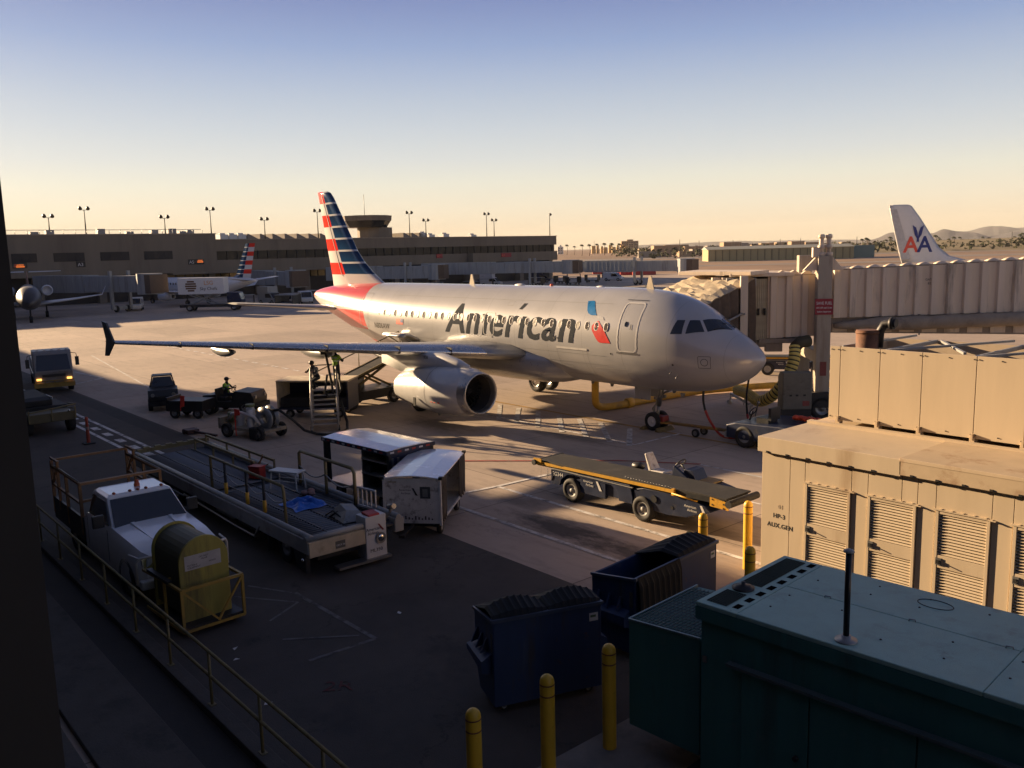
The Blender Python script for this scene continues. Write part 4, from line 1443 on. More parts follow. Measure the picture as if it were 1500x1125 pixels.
def build_airliner():
    t = thing('airliner', 'large silver twin-engine jet with flag-striped tail parked across the apron', 'airplane', (-18.08, 27.56, 0))
    skin = fuselage_material()
    silver = mat('silver_paint', (.38, .38, .385), .3, .25, var=.06, coat=.4)
    wing_m = mat('wing_grey', (.36, .37, .38), .38, .3, var=.08)
    slat_m = mat('slat_metal', (.6, .61, .63), .26, .85, var=.08)
    nac_m = mat('nacelle_paint', (.6, .6, .6), .32, .05, var=.05, coat=.4)
    ring_m = mat('window_ring', (.46, .45, .43), .5)
    dg = Mt['dark_glass']
    ST = [0.0004, .02, .06, .12, .2, .3, .45, .6, .8, 1.0, 1.25, 1.5, 1.75, 2, 2.3, 2.6, 2.9, 3.2, 3.6, 4, 4.5, 5, 5.7, 6.5, 8, 10, 12, 14, 16, 18, 20, 21.2, 22, 23, 24, 25, 26, 27, 28, 29, 30, 31, 31.8, 32.5, 33, 33.4, 33.7, 33.84]
    b = MB()
    rings = []
    NS = 56
    for s in ST:
        zc, r, w = fus(s)
        rings.append([(-s, math.cos(2 * PI * k / NS) * w, zc + math.sin(2 * PI * k / NS) * r) for k in range(NS)])
    b.loft(rings, True)
    fo = obj('fuselage', b, skin, t)
    # belly fairing
    b = MB()
    rings = []
    for s, w, top, bot in ((8.9, .5, 2.6, 1.95), (9.3, 1.35, 3.0, 1.72), (10, 1.86, 3.25, 1.56), (11, 2.05, 3.35, 1.48), (13, 2.1, 3.35, 1.45), (16.5, 2.1, 3.3, 1.45), (18, 2.0, 3.1, 1.5), (19.4, 1.5, 2.7, 1.66), (20.3, .5, 2.2, 1.76)):
        zc, r = (top + bot) / 2, (top - bot) / 2
        ring = []
        for k in range(32):
            a = 2 * PI * k / 32
            ca, sa = math.cos(a), math.sin(a)
            ring.append((-s, w * math.copysign(abs(ca) ** .75, ca), zc + r * math.copysign(abs(sa) ** .8, sa)))
        rings.append(ring)
    b.loft(rings, True)
    obj('belly_fairing', b, silver, t)
    # wings, slats, flap fairings, tips, engines
    for q in (-1, 1):
        tip = lambda y: 2.85 + (y - 2) * .0895
        secs = []
        for y, le, te, th in ((1.6, 10.85, 18.0, 1.0), (3.5, 11.85, 17.95, .82), (6.4, 13.35, 17.9, .6), (10, 15.2, 18.7, .42), (14, 17.28, 19.6, .28), (17.0, 18.85, 20.3, .17)):
            secs.append((-le, -te, q * y, tip(y), th))
        w = MB()
        slab_wing(w, secs)
        wo = obj('wing', w, wing_m, t)
        sl = MB()
        rings = []
        for xl, xt, y, z, th in secs[1:]:
            if abs(y) < 2.6: continue
            c = xl - xt
            pr = ((.16, .845), (.08, .62), (.03, .36), (-.004, 0))
            dn = ((.015, .14), (.05, .27), (.11, .315))
            rings.append([(xl - c * a, y, z + (th + .02) * v / 2 + .012) for a, v in pr] + [(xl - c * a, y, z - (th + .02) * v / 2 - .012) for a, v in dn])
        for a, c in zip(rings[:-1], rings[1:]):
            pass
        sl.loft(rings, False, True, closed=False)
        so = obj('slat', sl, slat_m, t)
        sl2 = MB()
        for y in (4.9, 6.9, 9.6, 12.3, 14.8):
            le = 11.85 + (y - 3.5) * .519
            z = tip(y)
            sl2.box(-le - .55, -le + .03, q * y - .012, q * y + .012, z - .1, z + .26 - (y - 3) * .012)
        obj('slat_gap', sl2, Mt['dark_metal'], so)
        f = MB()
        f.prism([(-19.0, 4.24), (-19.85, 4.98), (-20.4, 5.02), (-20.0, 4.25), (-20.35, 3.58), (-19.95, 3.6), (-19.2, 4.08)], 'y', q * 17.0 - .035, q * 17.0 + .035)
        obj('wingtip_fence', f, mat('fence_dark', (.09, .095, .1), .4) if q < 0 else bpy.data.materials['fence_dark'], t)
        for y, x0, x1, r in ((5.2, -15.6, -18.9, .3), (8.7, -16.2, -19.5, .25), (12.6, -17.6, -20.3, .2)):
            k = MB()
            z = tip(y) - .12
            rings = []
            for i in range(9):
                u = i / 8
                rr = r * math.sin(PI * min(1, max(.02, u * .93 + .05))) ** .6
                xx = x0 + (x1 - x0) * u
                zz = z - .16 - .1 * math.sin(PI * u)
                rings.append([(xx, q * y + math.cos(2 * PI * j / 12) * rr * .75, zz + math.sin(2 * PI * j / 12) * rr) for j in range(12)])
            k.loft(rings, True)
            obj('flap_fairing', k, silver, t)
        if q < 0:
            l = MB()
            l.ball((-18.9, q * 16.2, tip(16.2) + .02), .06, 8, 5)
            obj('navigation_light', l, mat('green_light', (.05, .6, .2), emit=(.05, 1, .3), estr=1.5), t)
        # engine
        ex, ey = -9.5, q * 5.75
        n = 40
        def zrow(s): return 1.74 - max(0, (s - 10)) * .045
        e = MB()
        rings = []
        for s, r in ((9.95, .93), (10.2, 1.005), (10.7, 1.04), (11.4, 1.055), (12.2, 1.04), (13, .97), (13.7, .88), (14.3, .79), (14.9, .69), (15.0, .665)):
            rings.append([(-s, ey + math.cos(2 * PI * k / n) * r, zrow(s) + math.sin(2 * PI * k / n) * r) for k in range(n)])
        e.loft(rings, False)
        eo = obj('engine', e, nac_m, t)
        li = MB()
        rings = []
        for s, r in ((9.96, .932), (9.75, .905), (9.6, .88), (9.5, .85), (9.47, .82), (9.5, .79), (9.6, .765), (9.8, .75)):
            rings.append([(-s, ey + math.cos(2 * PI * k / n) * r, 1.74 + math.sin(2 * PI * k / n) * r) for k in range(n)])
        li.loft(rings, False)
        obj('inlet_lip', li, mat('lip_metal', (.55, .53, .5), .3, .8) if q < 0 else bpy.data.materials['lip_metal'], eo)
        du = MB()
        rings = []
        for s, r in ((9.8, .752), (10.1, .76), (10.55, .77)):
            rings.append([(-s, ey + math.cos(2 * PI * k / n) * r, 1.74 + math.sin(2 * PI * k / n) * r) for k in range(n)])
        du.loft(rings, False)
        obj('inlet_duct', du, Mt['grey_metal'] if 0 else mat('duct_grey', (.13, .12, .11), .5, .3) if q < 0 else bpy.data.materials['duct_grey'], eo)
        nz_ = MB()
        nz_.cyl((-14.99, ey, zrow(15)), (-14.6, ey, zrow(14.6)), .66, n=24)
        obj('exhaust_nozzle', nz_, bpy.data.materials['duct_grey'], eo)
        fa = MB()
        for k in range(22):
            a = 2 * PI * k / 22
            c, s_ = math.cos(a), math.sin(a)
            c2, s2 = math.cos(a + .22), math.sin(a + .22)
            fa.add([(-10.5, ey + c * .2, 1.74 + s_ * .2), (-10.42, ey + c * .76, 1.74 + s_ * .76), (-10.6, ey + c2 * .76, 1.74 + s2 * .76), (-10.66, ey + c2 * .2, 1.74 + s2 * .2)], [(0, 1, 2, 3)])
        fa.cyl((-10.7, ey, 1.74), (-10.75, ey, 1.74), .76, n=24)
        obj('fan', fa, Mt['dark_metal'], eo)
        sp = MB()
        sp.lathe([(-10.15, .005), (-10.2, .07), (-10.32, .15), (-10.5, .21)], (0, ey, 1.74), 'x', 18)
        obj('spinner', sp, Mt['black_paint'], eo)
        sw = MB()
        sw.tube([(-10.17 - .02 * k, ey + math.cos(k * .8) * (.02 + .012 * k), 1.74 + math.sin(k * .8) * (.02 + .012 * k)) for k in range(9)], .012, 6)
        obj('spiral_mark', sw, Mt['ink_white'], eo)
        sm = MB()
        for s in (12.05,):
            r = 1.046
            sm.loft([[(-s - d, ey + math.cos(2 * PI * k / n) * (r + o), zrow(s) + math.sin(2 * PI * k / n) * (r + o)) for k in range(n)] for d, o in ((0, .004), (.02, .004))], False)
        obj('cowl_joint', sm, Mt['dark_metal'], eo)
        st = MB()
        st.prism([(-11.0, 2.55), (-10.6, 2.75), (-12.2, 3.05), (-12.4, 2.6)], 'y', ey - .02, ey + .02)
        obj('strake', st, nac_m, eo)
        py = MB()
        rings = []
        for x, zt, zb, wd in ((-10.2, 2.83, 2.6, .06), (-10.9, 3.02, 2.5, .2), (-12, 3.2, 2.4, .26), (-13.3, 3.2, 2.3, .26), (-15, 3.1, 2.2, .22), (-16.8, 3.0, 2.45, .1)):
            rings.append([(x, ey - wd, zb), (x, ey + wd, zb), (x, ey + wd, zt - .1), (x, ey + wd * .5, zt), (x, ey - wd * .5, zt), (x, ey - wd, zt - .1)])
        py.loft(rings, True)
        po = obj('pylon', py, nac_m, t)
        if q < 0:
            text('lettering', '1858', .2, Mt['ink_black'], po, face_mtx((-13.2, ey - .268, 2.94), (1, 0, 0), (0, 0, 1)))
            v = MB()
            v.box(-12.9, -12.75, ey - 1.045, ey - 1.0, .98, 1.35)
            obj('cowl_vent', v, Mt['black_paint'], eo)
            d = MB()
            d.cyl((-12.4, ey - .05, .66), (-12.42, ey, .5), .1, .07, n=10)
            obj('drain_mast', d, Mt['silver_sheet'], eo)
            for k, x in enumerate((-11.72, -11.5, -11.22)):
                h = MB()
                a = R(202)
                h.box(x, x + .13, ey - .98, ey - .955, 1.26, 1.38)
                obj('warning_mark', h, Mt['ink_red'], eo)
        # tailplane
        h = MB()
        slab_wing(h, [(-28.3, -32.4, q * .5, 4.22, .42), (-29.2, -32.5, q * 2, 4.36, .34), (-31.9, -33.4, q * 6.22, 4.76, .16)])
        obj('tailplane', h, wing_m, t)
    # main gear
    for q in (-1, 1):
        y = q * 3.8
        g = MB()
        g.cyl((-16.0, y - q * .05, .57), (-15.8, y + q * .1, 2.8), .13, n=12)
        g.cyl((-16.1, y - .55, .57), (-16.1, y + .55, .57), .09, n=10)
        g.bar((-15.9, y, 1.5), (-15.6, y - q * 1.6, 2.5), .12)
        g.bar((-16.25, y, .9), (-16.1, y, 1.6), .07)
        o = obj('main_gear', g, Mt['grey_metal'], t)
        for d in (-.44, .44): wheel(t, (-16.1, y + d, .57), .57, .4, hub=Mt['bright_metal'], n=28)
        if q < 0:
            dd = MB()
            dd.hexa([(-15.3, y - .55, .9), (-16.7, y - .55, .9), (-16.7, y - .5, .9), (-15.3, y - .5, .9)], [(-15.2, y - .75, 2.7), (-16.9, y - .75, 2.7), (-16.9, y - .7, 2.7), (-15.2, y - .7, 2.7)])
            obj('gear_door', dd, silver, o)
    # nose gear
    g = MB()
    g.cyl((-5.07, 0, .36), (-4.95, 0, 1.1), .07, n=12)
    g.cyl((-4.97, 0, 1.0), (-4.8, 0, 2.1), .1, n=12)
    g.cyl((-5.07, -.24, .38), (-5.07, .24, .38), .06, n=10)
    g.bar((-4.85, 0, 1.5), (-3.9, 0, 1.95), .08)
    g.bar((-5.12, 0, .6), (-5.3, 0, .85), .06)
    g.bar((-5.3, 0, .85), (-5.02, 0, 1.15), .06)
    g.cyl((-5.0, -.22, 1.35), (-5.0, .22, 1.35), .06, n=8)
    g.bar((-5.0, -.1, 1.3), (-5.15, -.1, .7), .03)
    g.cyl((-4.8, .09, 1.42), (-4.7, .09, 1.42), .07, n=10)
    g.cyl((-4.8, -.09, 1.42), (-4.7, -.09, 1.42), .07, n=10)
    ng = obj('nose_gear', g, Mt['grey_metal'], t)
    for d in (-.25, .25): wheel(t, (-5.07, d, .38), .38, .22, hub=Mt['white_paint'], n=24)
    for q in (-1, 1):
        d = MB()
        d.box(-5.9, -5.05, q * .42 - .012, q * .42 + .012, 1.28, 1.82)
        obj('gear_door', d, silver, ng)
    ck = MB()
    for s in (-1, 1):
        ck.prism([(-5.07 + s * .3, 0), (-5.07 + s * .55, 0), (-5.07 + s * .36, .16)], 'y', -.5, .5)
    tag(obj('wheel_chock', ck, Mt['dull_yellow']), 'yellow wheel chocks at the big jet nose wheels', 'chock').location = (-18.08, 27.56, 0)
    # fin
    fm = stripes_material('flag_stripes', 6.28, 11.42, 7, ((-29.62, 6.28), (-32.05, 11.35)), (.58, .575, .57))
    f = MB()
    rings = []
    for le, te, z, th in ((24.0, 31.5, 5.2, .5), (25.0, 31.45, 5.62, .52), (25.85, 31.5, 6.0, .52), (26.8, 31.6, 6.5, .52), (27.7, 31.75, 7.1, .5), (28.45, 31.95, 7.81, .46), (29.75, 32.35, 9.5, .38), (30.9, 32.72, 11.0, .3), (31.25, 32.82, 11.32, .26), (31.6, 32.84, 11.43, .16)):
        c = te - le
        pr = ((0, 0), (.03, .45), (.1, .8), (.3, 1), (.6, .75), (1, .06))
        rings.append([(-(le + c * a), -th * v / 2, z) for a, v in pr] + [(-(le + c * a), th * v / 2, z) for a, v in reversed(pr[1:])])
    f.loft(rings, True)
    fo_ = obj('tail_fin', f, fm, t)
    e = MB()
    for z, le in ((7.3, 27.9), (9.3, 29.6)):
        pass
    ru = MB()
    ru.hexa([(-30.0, -.17, 6.2), (-30.03, -.17, 6.2), (-30.03, -.2, 6.2), (-30.0, -.2, 6.2)], [(-32.2, -.1, 11.2), (-32.23, -.1, 11.2), (-32.23, -.12, 11.2), (-32.2, -.12, 11.2)])
    obj('rudder_joint', ru, Mt['grey_paint'], fo_)
    # cabin windows: a pale ring round dark glass, on both sides
    def win(side):
        rg = MB()
        vs = []
        n = 20
        c = on_skin(10, 4.35, 0, side)
        for rr in ((.122, .18), (.098, .15)):
            for k in range(n):
                a = 2 * PI * k / n
                ca, sa = math.cos(a), math.sin(a)
                ds, dz = rr[0] * math.copysign(abs(ca) ** .75, ca), rr[1] * math.copysign(abs(sa) ** .8, sa)
                vs.append(on_skin(10 - ds, 4.35 + dz, .009 if rr[0] > .12 else .012, side) - c)
        rg.add(vs, [(k, (k + 1) % n, n + (k + 1) % n, n + k) for k in range(n)], True)
        gl = MB()
        gl.add(vs[n:], [tuple(range(n))])
        return rg, gl, c
    for side in (-1, 1):
        rg, gl, c = win(side)
        o = obj('cabin_window', rg, ring_m, t)
        g = obj('pane', gl, mat('pane_tan', (.085, .072, .06), .15) if 'pane_tan' not in bpy.data.materials else bpy.data.materials['pane_tan'], o)
        shade = g.data.copy()
        shade.materials[0] = mat('window_shade', (.22, .2, .165), .35) if 'window_shade' not in bpy.data.materials else bpy.data.materials['window_shade']
        o.location = c + Vector((10 - 6.13, 0, 0))
        for k in range(1, 34):
            s = 6.13 + k * .533
            if k in (15, 16) and side < 0 and 0: continue
            w = o.copy()
            C.objects.link(w)
            w.parent = t
            zc, r, wd = fus(s)
            w.location = (-s, c.y * (wd + .006) / 1.981, c.z)
            h = g.copy()
            C.objects.link(h)
            h.parent = w
            if (k * 7) % 5 < 2: h.data = shade
        # cockpit panes
        for k, cs in enumerate((((3.1, 1.58, 4.2), (2.66, 1.44, 4.22), (2.73, 1.12, 4.71), (3.0, 1.25, 4.71)),
                                ((2.53, 1.38, 4.23), (1.95, .98, 4.3), (2.3, .8, 4.71), (2.58, 1.04, 4.72)),
                                ((1.86, .9, 4.29), (1.36, .04, 4.3), (1.93, .03, 4.68), (2.24, .72, 4.72)))):
            obj('cockpit_window', skin_patch(cs, 6, .01, side), Mt['truck_glass'], t)
        # doors and panels
        dpts = [(5.5, 3.6), (5.47, 3.5), (5.38, 3.43), (4.68, 3.43), (4.6, 3.5), (4.57, 3.6), (4.57, 5.15), (4.62, 5.27), (4.72, 5.3), (5.4, 5.3), (5.48, 5.24), (5.5, 5.15)]
        do = obj('entry_door', skin_line(dpts, .05, .01, side, True), Mt['white_paint'], t)
        if side < 0:
            obj('door_window', skin_poly(rounded(5.05, 5.2, 4.4, 4.6, .07), .012, side, 4), Mt['dark_glass'], do)
            obj('door_handle', skin_poly([(4.86, 4.3), (4.9, 4.3), (4.9, 4.5), (4.86, 4.5)], .012, side, 2), Mt['dark_metal'], do)
            obj('door_sill', skin_line([(5.55, 3.36), (4.5, 3.36)], .07, .012, side), Mt['grey_metal'], do)
            obj('rain_gutter', skin_line([(5.6, 5.42), (4.6, 5.4)], .025, .012, side), Mt['grey_metal'], do)
        dr = obj('rear_door', skin_line([(x + 19.9, z) for x, z in dpts], .03, .01, side, True), silver, t)
        ex = obj('overwing_exit', skin_line(rounded(13.2, 13.95, 3.62, 4.66, .14), .035, .01, side, True), ring_m, t)
        cg = obj('cargo_door', skin_line([(9.0, 3.33), (9.0, 2.2), (7.2, 2.2), (7.2, 3.33)], .012, .006, side), Mt['grey_metal'], t)
        obj('hinge_fairing', skin_line([(9.02, 3.36), (7.18, 3.36)], .09, .02, side), Mt['white_paint'], cg)
    # markings on this side
    m = skin_line(rounded(1.5, 1.95, 2.98, 3.42, .03), .014, .006, -1, True)
    o = obj('access_panel', m, Mt['dark_metal'], t)
    ring = [(1.72 + .13 * math.cos(2 * PI * k / 16), 3.2 + .13 * math.sin(2 * PI * k / 16)) for k in range(16)]
    obj('panel_ring', skin_line(ring, .016, .007, -1, True), Mt['dark_metal'], o)
    # the big lettering, wrapped round the skin
    tx = text('lettering', 'Amer\u0131can', 1.0, Mt['ink_grey'], None, None, 0, .018, .20, spacing=1.07)
    bm = bmesh.new()
    bm.from_mesh(tx.data)
    ys = [v.co.y for v in bm.verts]
    xs = [v.co.x for v in bm.verts]
    y0, y1, x0, x1 = min(ys), max(ys), min(xs), max(xs)
    for k in range(1, 18):
        bmesh.ops.bisect_plane(bm, geom=bm.verts[:] + bm.edges[:] + bm.faces[:], plane_co=(0, y0 + (y1 - y0) * k / 18, 0), plane_no=(0, 1, 0))
    s0, s1 = 17.0, 7.85
    for v in bm.verts:
        u = (v.co.x - x0) / (x1 - x0)
        th = -.075 + (v.co.y - 0) / (y1) * .70
        s = s0 + (s1 - s0) * u
        zc, r, w = fus(s)
        v.co = Vector((-s, -(w + .008) * math.cos(th), zc + (r + .008) * math.sin(th)))
    bm.to_mesh(tx.data)
    bm.free()
    tx.parent = t
    ac = obj('letter_accent', skin_poly([(11.68, 4.86), (11.48, 4.86), (11.26, 5.12), (11.5, 5.12)], grid=4), Mt['ink_grey'], t)
    obj('emblem', skin_poly([(7.66, 5.32), (7.34, 5.34), (7.22, 5.28), (7.12, 5.15), (6.8, 4.78), (7.12, 4.78), (7.3, 4.84), (7.42, 4.95)]), mat('emblem_blue', (.015, .17, .42), .3), t)
    obj('emblem', skin_poly([(6.84, 4.74), (6.58, 4.76), (6.4, 4.72), (6.3, 4.6), (6.45, 4.64), (6.62, 4.65)], grid=4), mat('emblem_grey', (.42, .42, .43), .3), t)
    obj('emblem', skin_poly([(6.6, 4.58), (6.78, 4.5), (6.92, 4.36), (6.9, 4.2), (6.62, 3.86), (6.5, 3.74), (6.38, 3.7), (5.84, 3.71), (6.2, 4.2)]), mat('emblem_red', (.6, .04, .035), .3), t)
    # registration and flag aft
    rg = text('registration', 'N806AW', .42, Mt['ink_black'], None, None, 0)
    for v in rg.data.vertices:
        p = on_skin(23.75 - v.co.x * .98, 3.45 + v.co.y, .012, -1)
        v.co = p
    rg.parent = t
    fl = obj('flag', skin_poly([(21.4, 3.75), (20.75, 3.75), (20.75, 4.05), (21.4, 4.05)], grid=3), Mt['ink_red'], t)
    obj('flag_field', skin_poly([(21.0, 3.86), (20.75, 3.86), (20.75, 4.05), (21.0, 4.05)], .012, grid=3), Mt['ink_navy'], fl)
    # open aft hold: flat black patch on the skin for the shaded doorway, raised door
    obj('hold_dark_patch', skin_poly([(21.3, 2.3), (19.5, 2.3), (19.5, 3.08), (21.3, 3.08)], .01), Mt['black_paint'], t)
    rings = []
    for s in (19.4, 20.0, 20.7, 21.4):
        ring = [(-s, -1.95 - .95 * u - .12 * math.sin(PI * u), 3.08 + .2 * u + .2 * math.sin(PI * u)) for u in (0, .2, .4, .6, .8, 1)]
        rings.append(ring + [(x, y + .02, z - .09) for x, y, z in reversed(ring)])
    d = MB()
    d.loft(rings, True)
    ho = obj('hold_door', d, silver, t)
    d = MB()
    d.bar((-21.2, -1.95, 2.75), (-21.2, -2.7, 3.22), .05)
    d.bar((-19.6, -1.95, 2.75), (-19.6, -2.7, 3.22), .05)
    obj('door_strut', d, Mt['grey_metal'], ho)
    fl = MB()
    fl.hexa([(-17.6, -2.1, 2.82), (-18.8, -2.1, 2.5), (-18.8, -5.9, 2.75), (-17.6, -5.9, 3.1)], [(-17.5, -2.1, 2.95), (-18.8, -2.1, 2.56), (-18.8, -5.9, 2.81), (-17.5, -5.9, 3.2)])
    obj('flap', fl, wing_m, t)
    # aerials on the spine and belly
    for s, z, hgt in ((5.2, 5.78, .55), (17.0, 5.85, .5)):
        a = MB()
        a.prism([(-s, z - .05), (-s - .42, z - .05), (-s - .28, z + hgt), (-s - .16, z + hgt)], 'y', -.03, .03)
        obj('antenna', a, mat('antenna_tan', (.5, .42, .3)) if s < 6 else bpy.data.materials['antenna_tan'], t)
    for s, m_, r in ((13.5, 'white_paint', .3), (8.2, 'white_paint', .2)):
        a = MB()
        a.ball((-s, 0, 5.84), r, 12, 6, 1.3, .5, .3)
        obj('antenna_dome', a, Mt[m_], t)
    a = MB()
    a.ball((-11.3, 0, 5.86), .09, 10, 6)
    obj('beacon', a, Mt['orange_red'], t)
    a = MB()
    for s, y in ((3.2, -.5), (4.1, .1), (8.4, -.2), (7.2, -.25)):
        a.prism([(-s, 1.78), (-s - .25, 1.78), (-s - .22, 1.6), (-s - .1, 1.6)], 'y', y - .012, y + .012)
    obj('belly_blades', a, Mt['grey_metal'], t)
    s = on_skin(3.6, 4.85, .03)
    a = MB()
    a.cyl(on_skin(2.9, 2.6, 0), on_skin(2.9, 2.6, .16), .02)
    a.cyl(on_skin(3.1, 2.75, 0), on_skin(3.1, 2.75, .16), .02)
    obj('probe', a, Mt['grey_metal'], t)
    a = MB()
    for k, (x, y) in enumerate(((-1.66, -.5), (-1.62, -.12))):
        p, q_ = push_out(1.75, -.62 if k == 0 else -.1, 4.22, .03), push_out(1.55, -.3 if k == 0 else .3, 4.35, .035)
        a.tube([p, (p + q_) / 2 + Vector((.01, 0, .03)), q_], .012, 5)
    obj('wiper', a, Mt['black_paint'], t)
    for z in (5.25, 3.15, 2.75):
        for sd in (-1,):
            obj('lap_joint', skin_line([(22.5, z), (6.2, z)], .012, .005, sd), mat('joint_grey', (.3, .3, .3), .5) if 'joint_grey' not in bpy.data.materials else bpy.data.materials['joint_grey'], fo)
    for s0, s1, z0_, z1_ in ((8.3, 8.9, 2.35, 2.62), (4.9, 5.3, 2.2, 2.5), (3.3, 3.9, 2.5, 2.8), (12.2, 12.6, 5.0, 5.2), (17.8, 18.4, 2.9, 3.1), (22.4, 22.9, 3.0, 3.4)):
        h = obj('access_hatch', skin_line(rounded(s0, s1, z0_, z1_, .04, 3), .012, .006, -1, True), bpy.data.materials['joint_grey'], fo)
    for s0, z0_ in ((9.15, 3.7), (8.95, 3.72), (13.35, 3.5), (5.9, 3.25), (3.0, 3.0)):
        obj('stencil_mark', skin_poly([(s0, z0_), (s0 - .07, z0_), (s0 - .07, z0_ + .07), (s0, z0_ + .07)], .008, -1, 2), Mt['ink_black'], fo)
    lo = skin_line([(6.95, 2.62), (5.2, 2.66)], .016, .008, -1)
    obj('painted_line', lo, Mt['white_paint'], t)
    return t
build_airliner()

# ---------------------------------------------------------------- beige auxiliary power house on the right
def aux_building():
    t = thing('generator_house', 'beige sheet-metal generator house with louvred doors stencilled HP-3', 'generator building', (-10.8, 16.46, 0))
    bm_, bd, rb = Mt['beige_metal'], Mt['beige_dark'], Mt['rust_beige']
    Lx, Dp = 13.0, 5.6
    core = MB()
    core.box(.02, Lx, .031, Dp, .12, 3.0)
    obj('wall', core, bd, t)
    pl = MB()
    pl.box(-.12, Lx, -.15, Dp + .1, 0, .12)
    obj('plinth', pl, Mt['slab_concrete'], t)
    def panel(x0, x1, z0, z1, y=0.0):
        p = MB()
        g = .006
        p.box(x0 + g, x1 - g, y - .004, y + .03, z0 + g, z1 - g)
        return obj('panel', p, bm_, t, bevel=.004)
    panel(0, .70, .12, 2.97)
    panel(.70, 1.06, .12, 2.97)
    xs = [(1.06, 2.11), (2.46, 3.46), (3.81, 4.81), (5.17, 6.17), (6.53, 7.53), (7.9, 8.9)]
    for i, (a, b) in enumerate(xs):
        if i == 1:
            panel(a, 3.15, 2.44, 2.97)
            panel(3.15, b, 2.44, 2.97)
        else:
            panel(a, b, 2.44, 2.97)
        panel(a, b, .12, .62)
        nx = xs[i + 1][0] if i + 1 < len(xs) else Lx
        panel(b, nx, .12, 2.97)
    sl = MB()
    sl.add([(0, -.012, .0), (.9, -.012, .0), (.9, .02, .03), (0, .02, .03), (0, -.012, -.007), (.9, -.012, -.007), (.9, .02, .023), (0, .02, .023)],
           [(0, 1, 2, 3), (7, 6, 5, 4), (0, 4, 5, 1), (3, 2, 6, 7), (1, 5, 6, 2), (0, 3, 7, 4)])
    slat = None
    for a, b in xs:
        d = MB()
        for q in ((a + .012, a + .07), (b - .07, b - .012)): d.box(q[0], q[1], -.035, .02, .64, 2.42)
        for q in ((.64, .72), (1.30, 1.55), (2.36, 2.42)): d.box(a + .07, b - .07, -.03, .015, *q)
        do = obj('louvre_door', d, bm_, t, bevel=.004)
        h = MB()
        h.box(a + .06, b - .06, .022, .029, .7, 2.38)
        obj('louvre_shade_sheet', h, Mt['hole_shade_black'], do)  # black sheet stands for the shade between the slats
        zs = [.74 + .058 * k for k in range(10)] + [1.57 + .058 * k for k in range(14)]
        for z in zs:
            if slat is None:
                s = slat = obj('slat', sl, bm_, do)
            else:
                s = slat.copy()
                C.objects.link(s)
                s.parent = do
            s.location = (a + .07, -.005, z)
            s.scale = ((b - a - .14) / .9, 1, 1)
        h = MB()
        h.box(a + .055, a + .16, -.05, -.03, 1.36, 1.5)
        obj('latch_plate', h, Mt['grey_metal'], do)
        h = MB()
        h.box(a + .075, a + .13, -.075, -.05, 1.39, 1.46)
        h.bar((a + .14, -.055, 1.43), (a + .17, -.12, 1.42), .018)
        obj('latch', h, Mt['dark_metal'], do)
        h = MB()
        h.box(a - .02, b + .03, -.05, .0, 2.425, 2.45)
        for k in range(5): h.box(a + .1 + k * .2, a + .13 + k * .2, -.055, -.0, 2.45, 2.462)
        h.box(b - .02, b + .09, -.075, -.02, 2.425, 2.437)
        obj('drip_rail', h, bm_, do)
    # roof in two overlapping lengths with a turned-down edge
    for x0, x1, z, m in ((-.06, 3.15, 3.3, bm_), (3.12, Lx + .1, 3.33, rb)):
        r = MB()
        r.box(x0, x1, -.1, 2.05, z - .06, z)
        r.box(x0, x1, -.1, -.06, z - .34, z - .06)
        if x0 < 0: r.box(x0, x0 + .03, -.06, 2.0, z - .34, z - .06)
        ro = obj('roof', r, m, t, bevel=.008)
        for k in range(int((x1 - x0) / .48)):
            c = MB()
            xx = x0 + .25 + k * .48
            c.box(xx - .03, xx + .03, -.115, -.1, z - .335, z - .3)
            obj('roof_clip', c, Mt['dark_metal'], ro)
    r = MB()
    r.box(-.06, Lx, 2.05, Dp + .1, 3.2, 3.3)
    r.box(-.06, Lx + .1, 1.9, 2.08, 3.3, 3.36)
    obj('roof_rear', r, bm_, t)
    r = MB()
    r.box(-.0, .02, -.0, Dp, .12, 2.97)
    obj('end_panel', r, bm_, t)
    # tall open-topped plenum on the roof
    pn = MB()
    pn.box(.36, Lx, 2.18, 2.2, 3.42, 5.1)
    pn.box(.36, Lx, 4.8, 4.84, 3.42, 5.1)
    pn.box(.36, .4, 2.2, 4.8, 3.42, 5.1)
    pn.box(.4, Lx, 2.2, 4.8, 3.42, 3.46)
    po = obj('plenum', pn, bd, t)
    px = [.34, .6, 1.54, 2.47, 3.57, 4.53, 5.5, 6.5, 7.5, 8.5]
    for a, b in zip(px[:-1], px[1:]):
        p = MB()
        p.box(a + .007, b - .007, 2.14, 2.175, 3.42, 5.13)
        pp = obj('panel', p, bm_, po, bevel=.005)
        n = max(2, int((b - a) / .3))
        q = MB()
        for z in (3.5, 5.06):
            for k in range(n):
                xx = a + .05 + (b - a - .1) * k / (n - 1)
                q.cyl((xx, 2.141, z), (xx, 2.125, z), .013, n=6)
        q = obj('bolts', q, Mt['dark_metal'], po)
        q['kind'] = 'stuff'
        f = MB()
        f.box(b - .05, b + .05, 2.08, 2.24, 3.33, 3.45)
        f.box(b - .02, b + .02, 2.06, 2.3, 3.4, 3.52)
        obj('foot_bracket', f, rb, po)
    br = MB()
    for k in range(4):
        x = 1.6 + k * 1.9
        br.bar((x, 2.2, 5.1), (x + 1.7, 4.8, 5.2), .06, .05)
        br.bar((x + 1.7, 2.2, 5.16), (x + .1, 4.8, 5.1), .06, .05)
        br.bar((x, 2.2, 5.08), (x, 4.8, 5.08), .05, .09)
    br.bar((.5, 2.4, 5.1), (1.1, 4.8, 5.2), .05)
    obj('cross_brace', br, Mt['grey_paint'], po)
    ex = MB()
